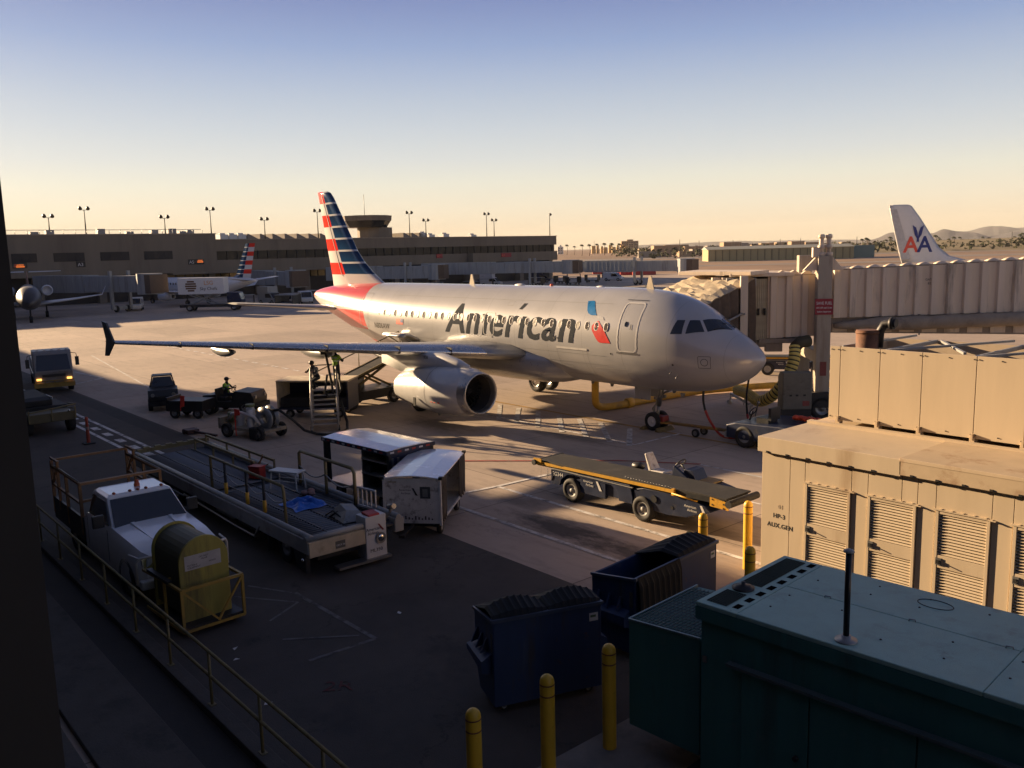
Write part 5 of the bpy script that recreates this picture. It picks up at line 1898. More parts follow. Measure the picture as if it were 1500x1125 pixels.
    ex.cyl((.98, 2.62, 4.2), (.98, 2.62, 5.5), .25, n=24)
    ex.cyl((.98, 2.62, 5.42), (.98, 2.62, 5.47), .262, n=24)
    eo = obj('exhaust_stack', ex, Mt['rust'], t)
    ex = MB()
    ex.tube([(1.18, 2.75, 5.1), (1.2, 2.75, 5.45), (1.28, 2.78, 5.62), (1.45, 2.8, 5.66), (1.55, 2.8, 5.66)], .1, 12)
    ex.cyl((1.42, 2.8, 5.66), (1.5, 2.8, 5.66), .14, n=14)
    obj('exhaust_elbow', ex, Mt['dark_metal'], eo)
    for body, z, x, s in (('01', 1.72, .42, .13), ('HP-3', 1.5, .3, .14), ('AUX.GEN', 1.28, .16, .14)):
        text('stencil', body, s, Mt['ink_black'] if body != '01' else Mt['beige_dark'], t, face_mtx((x, -.0065, z), (1, 0, 0), (0, 0, 1)), .001, .003, spacing=1.08)
aux_building()

# ---------------------------------------------------------------- teal generator set in front of it
def genset():
    t = thing('generator_set', 'large teal generator cabinet with exhaust pipe, in the shade up close', 'generator', (-6.88, 8.98, 0), 3.6)
    tw, tr = Mt['teal_wall'], Mt['teal_roof']
    Lx, W, H = 7.5, 2.37, 2.8
    b = MB()
    b.box(.06, Lx, .06, W - .06, .35, 2.6)
    obj('wall', b, tw, t)
    b = MB()
    b.box(-.1, Lx, -.1, W + .1, .1, .35)
    obj('skid', b, Mt['black_paint'], t)
    # roof panels with a turned-down rim
    def roof(x0, x1, y0, y1):
        r = MB()
        r.box(x0 + .003, x1 - .003, y0 + .003, y1 - .003, 2.74, 2.8)
        o = obj('roof_panel', r, tr, t, bevel=.012)
        return o
    ro = roof(0, .62, 0, W)
    roof(.62, 3.55, 0, 1.28)
    roof(.62, 3.55, 1.28, W)
    roof(3.55, Lx, 0, 1.28)
    roof(3.55, Lx, 1.28, W)
    b = MB()
    b.box(.0, Lx, .0, .05, 2.56, 2.74)
    b.box(.0, Lx, W - .05, W, 2.56, 2.74)
    b.box(.0, .05, .05, W - .05, 2.56, 2.74)
    obj('eave', b, tw, t)
    # screws along the seams, and a capped port ring
    s = MB()
    rr = random.Random(3)
    for k in range(26):
        s.cyl((.8 + rr.uniform(0, 5.5), rr.choice((.35, .7, 1.05, 1.6, 1.95)), 2.8), (.8, 1, 2.8), .001, n=3) if 0 else None
        x, y = .85 + (k % 9) * .7 + rr.uniform(-.05, .05), (.5, 1.0, 1.75, 2.1)[k % 4]
        s.cyl((x, y, 2.799), (x, y, 2.809), .014, n=8)
    obj('screws', s, Mt['dark_metal'], ro)['kind'] = 'stuff'
    ring = MB()
    ring.tube([(2.35 + .22 * math.cos(2 * PI * k / 24), 1.98 + .14 * math.sin(2 * PI * k / 24), 2.803) for k in range(25)], .006, 5)
    obj('port_ring', ring, Mt['dark_metal'], ro)
    for k in range(5):
        h = MB()
        h.tube([(1.2 + k * 1.1, 1.25, 2.8), (1.2 + k * 1.1, 1.25, 2.825), (1.27 + k * 1.1, 1.27, 2.825), (1.27 + k * 1.1, 1.27, 2.8)], .008, 5)
        obj('lifting_eye', h, Mt['grey_metal'], ro)
    # intake grilles and slots at the end, black sheets for their shaded insides, filler cap between them
    gm, wm = Mt['hole_shade_black'], mat('wire_mesh', (.12, .15, .13), .7, spec=.1)
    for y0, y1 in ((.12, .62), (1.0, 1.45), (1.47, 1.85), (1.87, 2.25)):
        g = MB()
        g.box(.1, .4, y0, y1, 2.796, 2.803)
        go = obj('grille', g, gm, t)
        w = MB()
        n = int((y1 - y0) / .045)
        for k in range(n + 1):
            y = y0 + (y1 - y0) * k / n
            w.box(.1, .4, y - .0025, y + .0025, 2.803, 2.81)
        for k in range(9): w.box(.1 + k * .0375 - .002, .1 + k * .0375 + .002, y0, y1, 2.8035, 2.8095)
        obj('mesh_wires', w, wm, go)['kind'] = 'stuff'
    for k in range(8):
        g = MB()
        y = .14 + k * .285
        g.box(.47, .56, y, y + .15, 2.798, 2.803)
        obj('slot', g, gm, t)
    c = MB()
    c.lathe([(2.8, .15), (2.825, .155), (2.83, .11), (2.85, .1), (2.86, .03), (2.9, .028), (2.9, .001)], (.24, .8, 0), 'z', 24)
    obj('filler_cap', c, Mt['dark_metal'], t)
    # intake hood hung on the end
    h = MB()
    h.hexa([(-1.22, .12, .5), (-.0, .12, .5), (-.0, W - .5, .5), (-1.22, W - .5, .5)], [(-1.22, .12, 2.12), (0, .12, 2.2), (0, W - .5, 2.2), (-1.22, W - .5, 2.12)])
    ho = obj('intake_hood', h, tw, t, bevel=.01)
    h = MB()
    h.bar((-1.22, .12, 2.14), (0, .12, 2.22), .03)
    h.bar((-1.22, .12, 2.14), (-1.22, W - .5, 2.14), .03)
    obj('hood_rim', h, mat('teal_edge', (.16, .24, .24), .4, .2), ho)
    h = MB()
    for k in range(16): h.bar((-1.15 + k * .07, .2, 2.14 + k * .0046), (-1.15 + k * .07, W - .6, 2.14 + k * .0046), .012)
    for k in range(16): h.bar((-1.18, .2 + k * .1, 2.14), (-.03, .2 + k * .1, 2.215), .01)
    obj('hood_mesh', h, mat('hood_mesh_teal', (.04, .085, .085), .5), ho)['kind'] = 'stuff'
    # side doors, long rail and fittings on the near face
    for a, b_ in ((.7, 1.62), (1.64, 2.9), (2.92, 4.2), (4.22, 5.5)):
        d = MB()
        d.box(a, b_, .025, .06, .45, 2.02)
        do = obj('side_door', d, tw, t, bevel=.006)
        k = MB()
        k.cyl((b_ - .14, .03, 1.15), (b_ - .14, -.02, 1.15), .035, n=10)
        obj('door_handle', k, Mt['black_paint'], do)
    d = MB()
    d.box(.5, 5.8, -.045, .06, 2.06, 2.1)
    obj('drip_rail', d, mat('teal_rail', (.1, .13, .13), .5, .1), t)
    d = MB()
    d.box(.09, .15, .045, .06, 1.95, 2.04)
    obj('name_plate', d, Mt['grey_metal'], t)
    # exhaust pipe with rain cap
    e = MB()
    e.cyl((1.98, .2, 2.8), (1.98, .2, 3.9), .036, n=16)
    eo = obj('exhaust_pipe', e, mat('pipe_black', (.018, .018, .022), .35, .3), t)
    e = MB()
    e.lathe([(3.89, .036), (3.9, .065), (3.92, .06), (3.935, .03), (3.94, .001)], (1.98, .2, 0), 'z', 18)
    obj('pipe_cap', e, Mt['grey_paint'], eo)
    e = MB()
    e.lathe([(2.8, .13), (2.82, .13), (2.825, .06), (2.87, .058), (2.87, .036)], (1.98, .2, 0), 'z', 20)
    obj('pipe_flange', e, Mt['grey_metal'], eo)
    pad = MB()
    pad.box(-8.75, -3.5, 5.6, 10.4, 0, .05)
    tag(obj('pad_pavement', pad, Mt['slab_concrete'], bevel=.01), kind='structure')
genset()

# ---------------------------------------------------------------- yellow bollards
def bollards():
    p = thing('bollard', '', 'bollard', (0, 0, 0), 0, 'yellow safety bollards')
    b = MB()
    b.lathe([(0, .104), (1.52, .104), (1.56, .1), (1.6, .085), (1.63, .055), (1.645, .001)], (0, 0, 0), 'z', 24)
    obj('post', b, Mt['bollard_yellow'], p)
    band = mat('band_brown', (.16, .05, .02), .5)
    for z in (1.34, 1.5):
        s = MB()
        s.lathe([(z, .105), (z, .1065), (z + .02, .1065), (z + .02, .105)], (0, 0, 0), 'z', 24)
        obj('band', s, band, p)
    for i, (x, y, z, l) in enumerate(((-8.40, 6.35, 0, 'shaded yellow bollard at the railing end of its row, farthest from the teal cabinet'), (-8.37, 7.63, .03, 'shaded yellow bollard in front of the middle of the closed dumpster'),
                                (-8.40, 8.91, .05, 'yellow bollard standing on the concrete pad edge by the dumpster corner'), (-8.40, 10.22, .0, 'yellow bollard hidden beneath the teal intake hood'),
                                (-9.5, 14.12, 0, 'short-looking yellow bollard overlapping the tall sunlit one'), (-11.33, 16.73, 0, 'brightest sunlit yellow bollard beside the beige generator house'),
                                (-11.48, 15.24, 0, 'sunlit yellow bollard behind the domed dumpster lid'), (-10.95, 14.1, -.02, 'duller yellow bollard barely showing above the dumpster lid'))):
        o = p if i == 0 else copy_tree(p)
        o['label'] = l
        o.location = (x, y, z)
bollards()

# ---------------------------------------------------------------- dumpsters
def dumpster(label, x, y, rot, W, Dp, H, open_lid):
    t = thing('dumpster', label, 'dumpster', (x, y, 0), rot, 'blue dumpsters behind the bollards')
    m = Mt['dumpster_blue']
    b = MB()
    # local: x along the long face, y to the back; long face at y=0
    zb = .14
    out = [(0, zb), (Dp * .78, zb), (Dp * .98, zb + .42), (Dp, H - .12), (0, H)]
    inn = [(.03, zb + .03), (Dp * .76, zb + .03), (Dp * .95, zb + .42), (Dp - .03, H - .13), (.03, H - .01)]
    n = len(out)
    for xa, xb in ((0, .03), (W - .03, W)):
        b.prism(out, 'x', xa, xb)
    for i in range(n - 1):
        j = (i + 1) % n
        if i == 3: continue
        p, q, pi, qi = out[i], out[j], inn[i], inn[j]
        b.hexa([(.03, p[0], p[1]), (W - .03, p[0], p[1]), (W - .03, pi[0], pi[1]), (.03, pi[0], pi[1])], [(.03, q[0], q[1]), (W - .03, q[0], q[1]), (W - .03, qi[0], qi[1]), (.03, qi[0], qi[1])])
    b.box(.03, W - .03, 0, .03, zb, H)
    obj('body', b, m, t, bevel=.008)
    r = MB()
    r.bar((-.02, -.01, H), (W + .02, -.01, H), .06)
    for xx in (-.01, W + .01): r.bar((xx, -.02, H), (xx, Dp, H - .12), .05)
    obj('rim', r, mat('worn_edge', (.07, .09, .14), .4, .3) if 'worn_edge' not in bpy.data.materials else bpy.data.materials['worn_edge'], t)
    # fork pockets on each end
    for xx, s in ((0, -1), (W, 1)):
        f = MB()
        f.hexa([(xx, .12, H * .62), (xx, Dp * .95, H * .6), (xx, Dp * .95, H * .48), (xx, .12, H * .4)][::1], [(xx + s * .17, .12, H * .56), (xx + s * .17, Dp * .95, H * .56), (xx + s * .17, Dp * .95, H * .5), (xx + s * .17, .12, H * .44)])
        fo = obj('fork_pocket', f, m, t)
        for yy in (.3, .55, .8):
            g = MB()
            g.hexa([(xx, yy * Dp, H * .62), (xx, yy * Dp + .04, H * .62), (xx, yy * Dp + .04, H * .75), (xx, yy * Dp, H * .75)], [(xx + s * .13, yy * Dp, H * .6), (xx + s * .13, yy * Dp + .04, H * .6), (xx + s * .02, yy * Dp + .04, H * .75), (xx + s * .02, yy * Dp, H * .75)])
            obj('gusset', g, m, fo)
    for k, (xx, yy) in enumerate(((.2, .12), (W - .2, .12), (.2, Dp * .65), (W - .2, Dp * .65))):
        wheel(t, (xx, yy, .08), .08, .05, n=12, name='caster')
    lm = mat('lid_black', (.012, .013, .014), .65, var=.25, spec=.25) if 'lid_black' not in bpy.data.materials else bpy.data.materials['lid_black']
    def lid(x0, x1, flip=False):
        l = MB()
        rings = []
        nx = 24
        for i in range(nx + 1):
            u = i / nx
            xx = x0 + (x1 - x0) * u
            dome = .19 * math.sin(PI * (.08 + .84 * u)) ** .8
            rib = .024 if (i % 3) == 1 else 0
            if not flip:
                ring = [(xx, -.03, H + .005), (xx, .05, H + .03 + dome * .45 + rib * .6), (xx, Dp * .4, H + dome + .02 + rib), (xx, Dp * .8, H - .08 + dome * .6 + rib * .6), (xx, Dp + .03, H - .1)]
                rings.append(ring + [(a, b_, c - .02) for a, b_, c in reversed(ring)])
            else:                                   # thrown open, hanging down the long face
                ring = [(xx, -.04, H + .03), (xx, -.09 - rib, H - .15), (xx, -.1 - rib - dome * .15, H - .6), (xx, -.06, H - 1.12)]
                rings.append(ring + [(a, b_ + .02, c) for a, b_, c in reversed(ring)])
        l.loft(rings, True, False)
        lo = obj('lid', l, lm, t)
        return lo
    if not open_lid:
        lid(.0, W * .5 - .005)
        lid(W * .5 + .005, W)
    else:
        lid(.03, W * .5, True)
        lid(W * .5 + .005, W)
    s = MB()
    s.box(W - .22, W - .06, -.0045, 0, H - .3, H - .16)
    so = obj('label_plate', s, Mt['worn_white'], t)
    s = MB()
    s.box(W - .2, W - .1, -.0065, -.0045, H - .235, H - .195)
    obj('label_print', s, mat('label_green', (.08, .14, .07)) if 'label_green' not in bpy.data.materials else bpy.data.materials['label_green'], so)
    s = MB()
    s.box(-.0045, 0, .05, .12, H - .55, H - .25)
    obj('worn_patch', s, Mt['curb_concrete'], t)
dumpster('closed blue dumpster with ribbed black lid behind three yellow bollards', -10.33, 8.26, 70, 1.93, .95, 1.62, False)
dumpster('blue dumpster with one black lid thrown open down its front', -10.0, 11.3, 95, 2.75, 1.0, 1.58, True)

# ---------------------------------------------------------------- the near gate's passenger bridge
def near_bridge():
    t = thing('gate_bridge', 'large beige ribbed passenger bridge docked at the big jet nose', 'passenger bridge', (-20.7, 33.5, 0), 43.1)
    bb, bd, cv = Mt['bridge_beige'], Mt['bridge_dark'], Mt['canvas']
    # inner tunnel, then the larger outer one; x along the bridge, near wall at y = 0
    def tunnel(x0, x1, y0, y1, za0, za1, zb0, zb1, pitch, name):
        w = MB()
        w.hexa([(x0, y0, za0), (x1, y0, zb0), (x1, y1, zb0), (x0, y1, za0)], [(x0, y0, za1), (x1, y0, zb1), (x1, y1, zb1), (x0, y1, za1)])
        to = obj(name, w, bd, t)
        n = int((x1 - x0) / pitch)
        for i in range(n):
            a = x0 + i * pitch
            u = (a - x0) / (x1 - x0)
            z0, z1 = za0 + (zb0 - za0) * u, za1 + (zb1 - za1) * u
            p = MB()
            h = pitch
            pf = [(0, 0), (.05, -.0), (.1, -.15), (h * .52, -.15), (h * .6, -.0), (h, 0)]
            vs = [(a + x, y0 - .004 + y, z0 + .03) for x, y in pf] + [(a + x, y0 - .004 + y, z1 - .03) for x, y in pf]
            vs += [(a, y0 + .01, z0 + .03), (a + h, y0 + .01, z0 + .03), (a, y0 + .01, z1 - .03), (a + h, y0 + .01, z1 - .03)]
            p.add(vs, [(k, k + 1, 6 + k + 1, 6 + k) for k in range(5)] + [(0, 1, 2, 3, 4, 5, 13, 12), (6, 7, 8, 9, 10, 11, 15, 14), (0, 6, 14, 12), (5, 11, 15, 13)])
            obj('wall_panel', p, bb, to)
        return to
    tunnel(-.95, 1.7, .25, 2.7, 3.42, 6.15, 3.55, 6.2, .66, 'inner_tunnel')
    ot = tunnel(1.62, 30, 0, 2.95, 4.28, 6.36, 4.85, 7.3, .66, 'outer_tunnel')
    lo = MB()
    lo.hexa([(1.62, .1, 3.66), (30, .1, 3.0), (30, 2.8, 3.0), (1.62, 2.8, 3.66)], [(1.62, .1, 4.28), (30, .1, 4.85), (30, 2.8, 4.85), (1.62, 2.8, 4.28)])
    so = obj('skirt', lo, bd, t)
    for k in range(30):
        q = MB()
        a = 1.75 + k * .92
        q.box(a, a + .6, .07, .11, 3.7 - .02 * (a - 1.62), 4.02)
        obj('skirt_panel', q, bb, so)
    for k in range(40):
        r = MB()
        a = 1.75 + k * .68
        z = 6.37 + .033 * (a - 1.62)
        rings = []
        for i in range(6):
            u = i / 5
            rr = .2 * math.sin(PI * min(1, max(.05, u))) ** .7
            rings.append([(a + .52 * u, .1 - .16 * math.cos(PI * j / 5) , z + rr * .62 * math.sin(PI * j / 5)) for j in range(6)])
        r.loft(rings, True, True, closed=False)
        obj('roof_cover', r, bb, ot)
    for x in (-.6, -.1, .45, 1.0):
        r = MB()
        r.prism([(x, 6.17), (x + .45, 6.17), (x + .36, 6.29), (x + .22, 6.36), (x + .1, 6.29)], 'y', .2, .5)
        obj('roof_cover', r, bb, t)
    # insulated pipe slung along the skirt, dark mottled at the near end
    pi = MB()
    pts, rs = [], []
    for k in range(60):
        u = k / 59
        x = 1.72 + 26 * u
        pts.append((x, -.27, 3.98 + .026 * (x - 1.7)))
        rs.append((.1 + .19 * min(1, k / 4)) * (1 + .05 * math.sin(k * 1.9) + .03 * math.sin(k * 4.1)) - .004 * u)
    pi.tube(pts, .3, 14, rs=rs)
    obj('insulated_pipe', pi, mat('pipe_wrap', (.33, .27, .2), .75, var=.15, bump=.6, bscale=9, dirt=(.2, .16, .12), damt=.3), t)
    for x in (5.2, 9.5, 14):
        q = MB()
        q.bar((x, -.3, 4.3), (x, -.3, 3.55), .05)
        q.bar((x, .0, 4.4), (x, -.32, 4.4), .05)
        obj('pipe_hanger', q, bd, t)
    # lift column with screw jacks
    lc = MB()
    for y in (-.42, 3.35):
        lc.box(.92, 1.5, y - .26, y + .26, 1.2, 6.95)
    lc.box(.98, 1.44, -.4, 3.3, 2.4, 2.9)
    co = obj('lift_column', lc, mat('column_beige', (.42, .36, .28), .5, var=.08, dirt=(.3, .23, .16), damt=.3, streak=True), t, bevel=.02)
    for y in (-.42,):
        for dx in (-.12, .18):
            j = MB()
            j.cyl((1.2 + dx, y, 6.95), (1.2 + dx, y, 7.85), .1, n=12)
            j.cyl((1.2 + dx, y, 7.25), (1.2 + dx, y, 7.4), .15, n=12)
            j.cyl((1.2 + dx, y, 7.68), (1.2 + dx, y, 7.82), .14, n=12)
            j.cyl((1.2 + dx, y, 6.95), (1.2 + dx, y, 7.1), .18, n=12)
            obj('screw_jack', j, bb, co)
    j = MB()
    j.box(.72, 1.0, -.55, -.3, 6.9, 7.3)
    j.prism([(.35, 6.35), (.95, 6.35), (.95, 7.0)], 'y', -.5, -.3)
    j.prism([(1.5, 6.35), (2.0, 6.35), (1.5, 6.95)], 'y', -.5, -.3)
    obj('bracket', j, bb, co)
    j = MB()
    j.box(1.1, 1.36, -.7, -.66, 1.9, 2.5)
    obj('warning_plate', j, mat('plate_red', (.25, .06, .05)), co)
    j = MB()
    j.box(.6, 1.8, -.9, 3.8, .55, 1.2)
    dr = obj('drive_bogie', j, Mt['dark_metal'], t, bevel=.02)
    for y in (-.7, 3.6):
        for dx in (-.02,): wheel(t, (1.2, y, .52), .52, .4, n=20)
    sg = MB()
    sg.box(.82, 1.56, -.73, -.70, 4.5, 5.17)
    sb = obj('fuel_sign', sg, Mt['sign_red'], t)
    tm = [('SAVE FUEL', .17, 4.93, .64), ('APU OFF until 15 min', .1, 4.76, .64), ('before departure', .1, 4.6, .56)]
    for body, s, z, w in tm:
        text('lettering', body, s, Mt['ink_white'], sb, face_mtx((1.19 - w / 2, -.7325, z), (1, 0, 0), (0, 0, 1)), .001, .002, width=w)
    text('gate_number', 'GATE', .13, Mt['ink_black'], ot, face_mtx((5.42, -.1, 5.82), (1, 0, 0), (0, 0, 1)), .001)
    text('gate_number', 'B2', .13, Mt['ink_black'], ot, face_mtx((5.52, -.1, 5.66), (1, 0, 0), (0, 0, 1)), .001)
    # rotunda curtain of upright slats between cab and tunnel
    sl = MB()
    sl.box(-.035, .035, -.035, .035, 3.36, 6.02)
    first = None
    slm = mat('slat_tan', (.42, .35, .24), .5, .2)
    ro = MB()
    ro.box(-2.0, -.95, .35, 2.6, 3.3, 6.05)
    rot = obj('rotunda_core', ro, mat('rotunda_dark', (.08, .065, .045), .7), t)
    for k in range(13):
        x = -1.95 + k * .083
        y = .3 - .1 * math.sin(PI * k / 12)
        if first is None:
            first = s = obj('curtain_slat', sl, slm, rot)
        else:
            s = first.copy()
            C.objects.link(s)
            s.parent = rot
        s.location = (x, y, 0)
        s.rotation_euler = (0, 0, R(20))
    w = MB()
    for k in range(4): w.box(-1.93 + k * .26, -1.83 + k * .26, .12, .19, 4.45, 4.75)
    obj('curtain_window', w, Mt['dark_glass'], rot)
    # cab: pale wall, roof plank, lamp, floodlight
    cb = MB()
    cb.box(-2.9, -2.0, .2, 3.2, 3.3, 6.1)
    cb.box(-3.3, -2.9, .45, 3.0, 3.3, 6.1)
    cab = obj('cab', cb, bb, t, bevel=.02)
    rf = MB()
    rf.box(-2.6, .1, .0, 3.0, 6.12, 6.28)
    obj('cab_roof', rf, bb, cab, bevel=.02)
    f = MB()
    f.box(-2.75, -1.5, -.1, .25, 5.72, 6.08)
    obj('floodlight_housing', f, Mt['bridge_grey'], cab, bevel=.02)
    f = MB()
    f.cyl((-2.62, .18, 4.85), (-2.62, -.05, 4.85), .26, .24, n=20)
    obj('round_lamp', f, Mt['black_paint'], cab)
    f = MB()
    f.box(-1.3, .9, .15, 2.7, 3.22, 3.42)
    f.box(-2.9, -1.0, .25, 3.0, 3.05, 3.3)
    f.box(-1.0, -.3, .2, .6, 2.85, 3.2)
    f.box(-2.2, -1.5, .3, .9, 2.7, 3.05)
    obj('floor_frame', f, bd, t)
    # canopy: pleated hood from the cab down to the fuselage door (built square to the jet)
    n = 24
    inv = (Matrix.Translation((-20.7, 33.5, 0)) @ Matrix.Rotation(R(43.1), 4, 'Z')).inverted()
    rr = random.Random(4)
    tops, sides, lefts = [], [], []
    for i in range(n):
        u = i / (n - 1)
        y = 32.3 - 3.7 * u
        pl = (0, -.05, -.11, -.05)[i % 4]
        top = 6.16 - 1.0 * u + pl
        xl, xr = -25.3, -21.75 + pl * 1.2
        jt = lambda s=.06: rr.uniform(-s, s)
        tops.append([inv @ Vector((xl + (xr - xl) * k / 9, y + jt(.04), top - (.12 if k in (0, 9) else 0) + jt())) for k in range(10)])
        sides.append([inv @ Vector((xr + (.02 if k else 0), y + jt(.03) + .12 * k / 6, top - .12 - (top - 3.3) * k / 6)) for k in range(7)])
        lefts.append([inv @ Vector((xl, y, top - .12 - (top - 3.3) * k / 3)) for k in range(4)])
    for rows, m_, nm in ((tops, cv, 'canopy_top'), (sides, Mt['dark_canvas'], 'canopy_side'), (lefts, Mt['dark_canvas'], 'canopy_side')):
        cn = MB()
        cn.loft(rows, False, False, closed=False)
        co = obj(nm, cn, m_, t, fix=False)
        sd = co.modifiers.new('s', 'SOLIDIFY')
        sd.thickness = .03
    pk = MB()
    q0 = [inv @ Vector(v) for v in ((-25.3, 31.6, 6.2), (-21.6, 31.8, 6.2), (-21.5, 33.0, 6.24), (-25.3, 33.0, 6.24))]
    pk.hexa(q0, [v + Vector((0, 0, .16)) for v in q0])
    obj('canopy_roof', pk, bb, t, bevel=.02)
    fr = MB()
    fr.tube([inv @ Vector(v) for v in ((-21.7, 31.7, 3.2), (-21.65, 31.6, 6.05))], .05, 6)
    fr.bar(inv @ Vector((-21.66, 31.4, 3.3)), inv @ Vector((-21.66, 31.4, 6.2)), .3)
    obj('canopy_frame', fr, bb, t)
    ho = MB()
    ho.tube([inv @ Vector(v) for v in ((-21.6, 29.6, 4.3), (-21.5, 30.3, 4.45), (-21.5, 31.0, 4.62), (-21.6, 31.5, 4.6))], .05, 8)
    obj('handrail', ho, Mt['grey_metal'], t)
near_bridge()

# ---------------------------------------------------------------- people
def person(label, loc, rot, pose, vest):
    """pose: dict of joints; one skinned body, clothes coloured by where they lie"""
    t = thing('person', label, 'person', loc, rot)
    J = dict(hip=(0, 0, .95), chest=(0, 0, 1.32), neck=(0, .01, 1.5), head=(0, .03, 1.64), top=(0, .02, 1.75),
             shl=(-.19, 0, 1.43), ell=(-.25, .05, 1.15), hal=(-.22, .25, 1.02), shr=(.19, 0, 1.43), elr=(.25, .05, 1.15), har=(.22, .25, 1.02),
             hpl=(-.1, 0, .9), knl=(-.11, .03, .5), anl=(-.11, -.02, .08), tol=(-.12, .16, .04), hpr=(.1, 0, .9), knr=(.11, .03, .5), anr=(.11, -.02, .08), tor=(.12, .16, .04))
    J.update(pose)
    rad = dict(hip=.15, chest=.165, neck=.06, head=.1, top=.075, shl=.075, ell=.055, hal=.042, shr=.075, elr=.055, har=.042, hpl=.1, knl=.075, anl=.055, tol=.045, hpr=.1, knr=.075, anr=.055, tor=.045)
    E = [('hip', 'chest'), ('chest', 'neck'), ('neck', 'head'), ('head', 'top'), ('chest', 'shl'), ('shl', 'ell'), ('ell', 'hal'), ('chest', 'shr'), ('shr', 'elr'), ('elr', 'har'),
         ('hip', 'hpl'), ('hpl', 'knl'), ('knl', 'anl'), ('anl', 'tol'), ('hip', 'hpr'), ('hpr', 'knr'), ('knr', 'anr'), ('anr', 'tor')]
    keys = list(J)
    me = bpy.data.meshes.new('p')
    me.from_pydata([J[k] for k in keys], [(keys.index(a), keys.index(b)) for a, b in E], [])
    o = bpy.data.objects.new('p', me)
    C.objects.link(o)
    sk = o.modifiers.new('s', 'SKIN')
    sd = o.modifiers.new('d', 'SUBSURF')
    sd.levels = 2
    for i, k in enumerate(keys):
        v = me.skin_vertices[0].data[i]
        v.radius = (rad[k], rad[k] * .85)
        v.use_root = k == 'hip'
    dg = bpy.context.evaluated_depsgraph_get()
    dg.update()
    m2 = bpy.data.meshes.new_from_object(o.evaluated_get(dg))
    bpy.data.objects.remove(o)
    m2.materials.clear()
    for m in (Mt['dark_cloth'], Mt['skin'], Mt['hi_vis'] if vest else Mt['grey_paint']): m2.materials.append(m)
    hz = J['neck'][2]
    for p in m2.polygons:
        c = p.center
        p.use_smooth = True
        near = min(keys, key=lambda k: (Vector(J[k]) - c).length)
        p.material_index = 1 if near in ('head', 'top') or near in ('hal', 'har') and (Vector(J[near]) - c).length < .09 else 2 if near in ('chest', 'shl', 'shr') or (near == 'hip' and c.z > J['hip'][2] + .08) else 0
    b = bpy.data.objects.new('body', m2)
    C.objects.link(b)
    b.parent = t
    h = MB()
    hd = Vector(J['head'])
    h.ball(hd + Vector((0, -.015, .05)), .115, 12, 7, 1, 1.05, .9)
    h.box(hd.x - .07, hd.x + .07, hd.y + .06, hd.y + .17, hd.z + .05, hd.z + .065)
    obj('cap', h, Mt['black_paint'], t)
    if vest:
        s = MB()
        ch = Vector(J['chest'])
        for dz in (-.12, .02):
            s.lathe([(dz, .178), (dz + .04, .178)], ch, 'z', 16)
        obj('reflective_band', s, Mt['ink_white'], t)
    return t

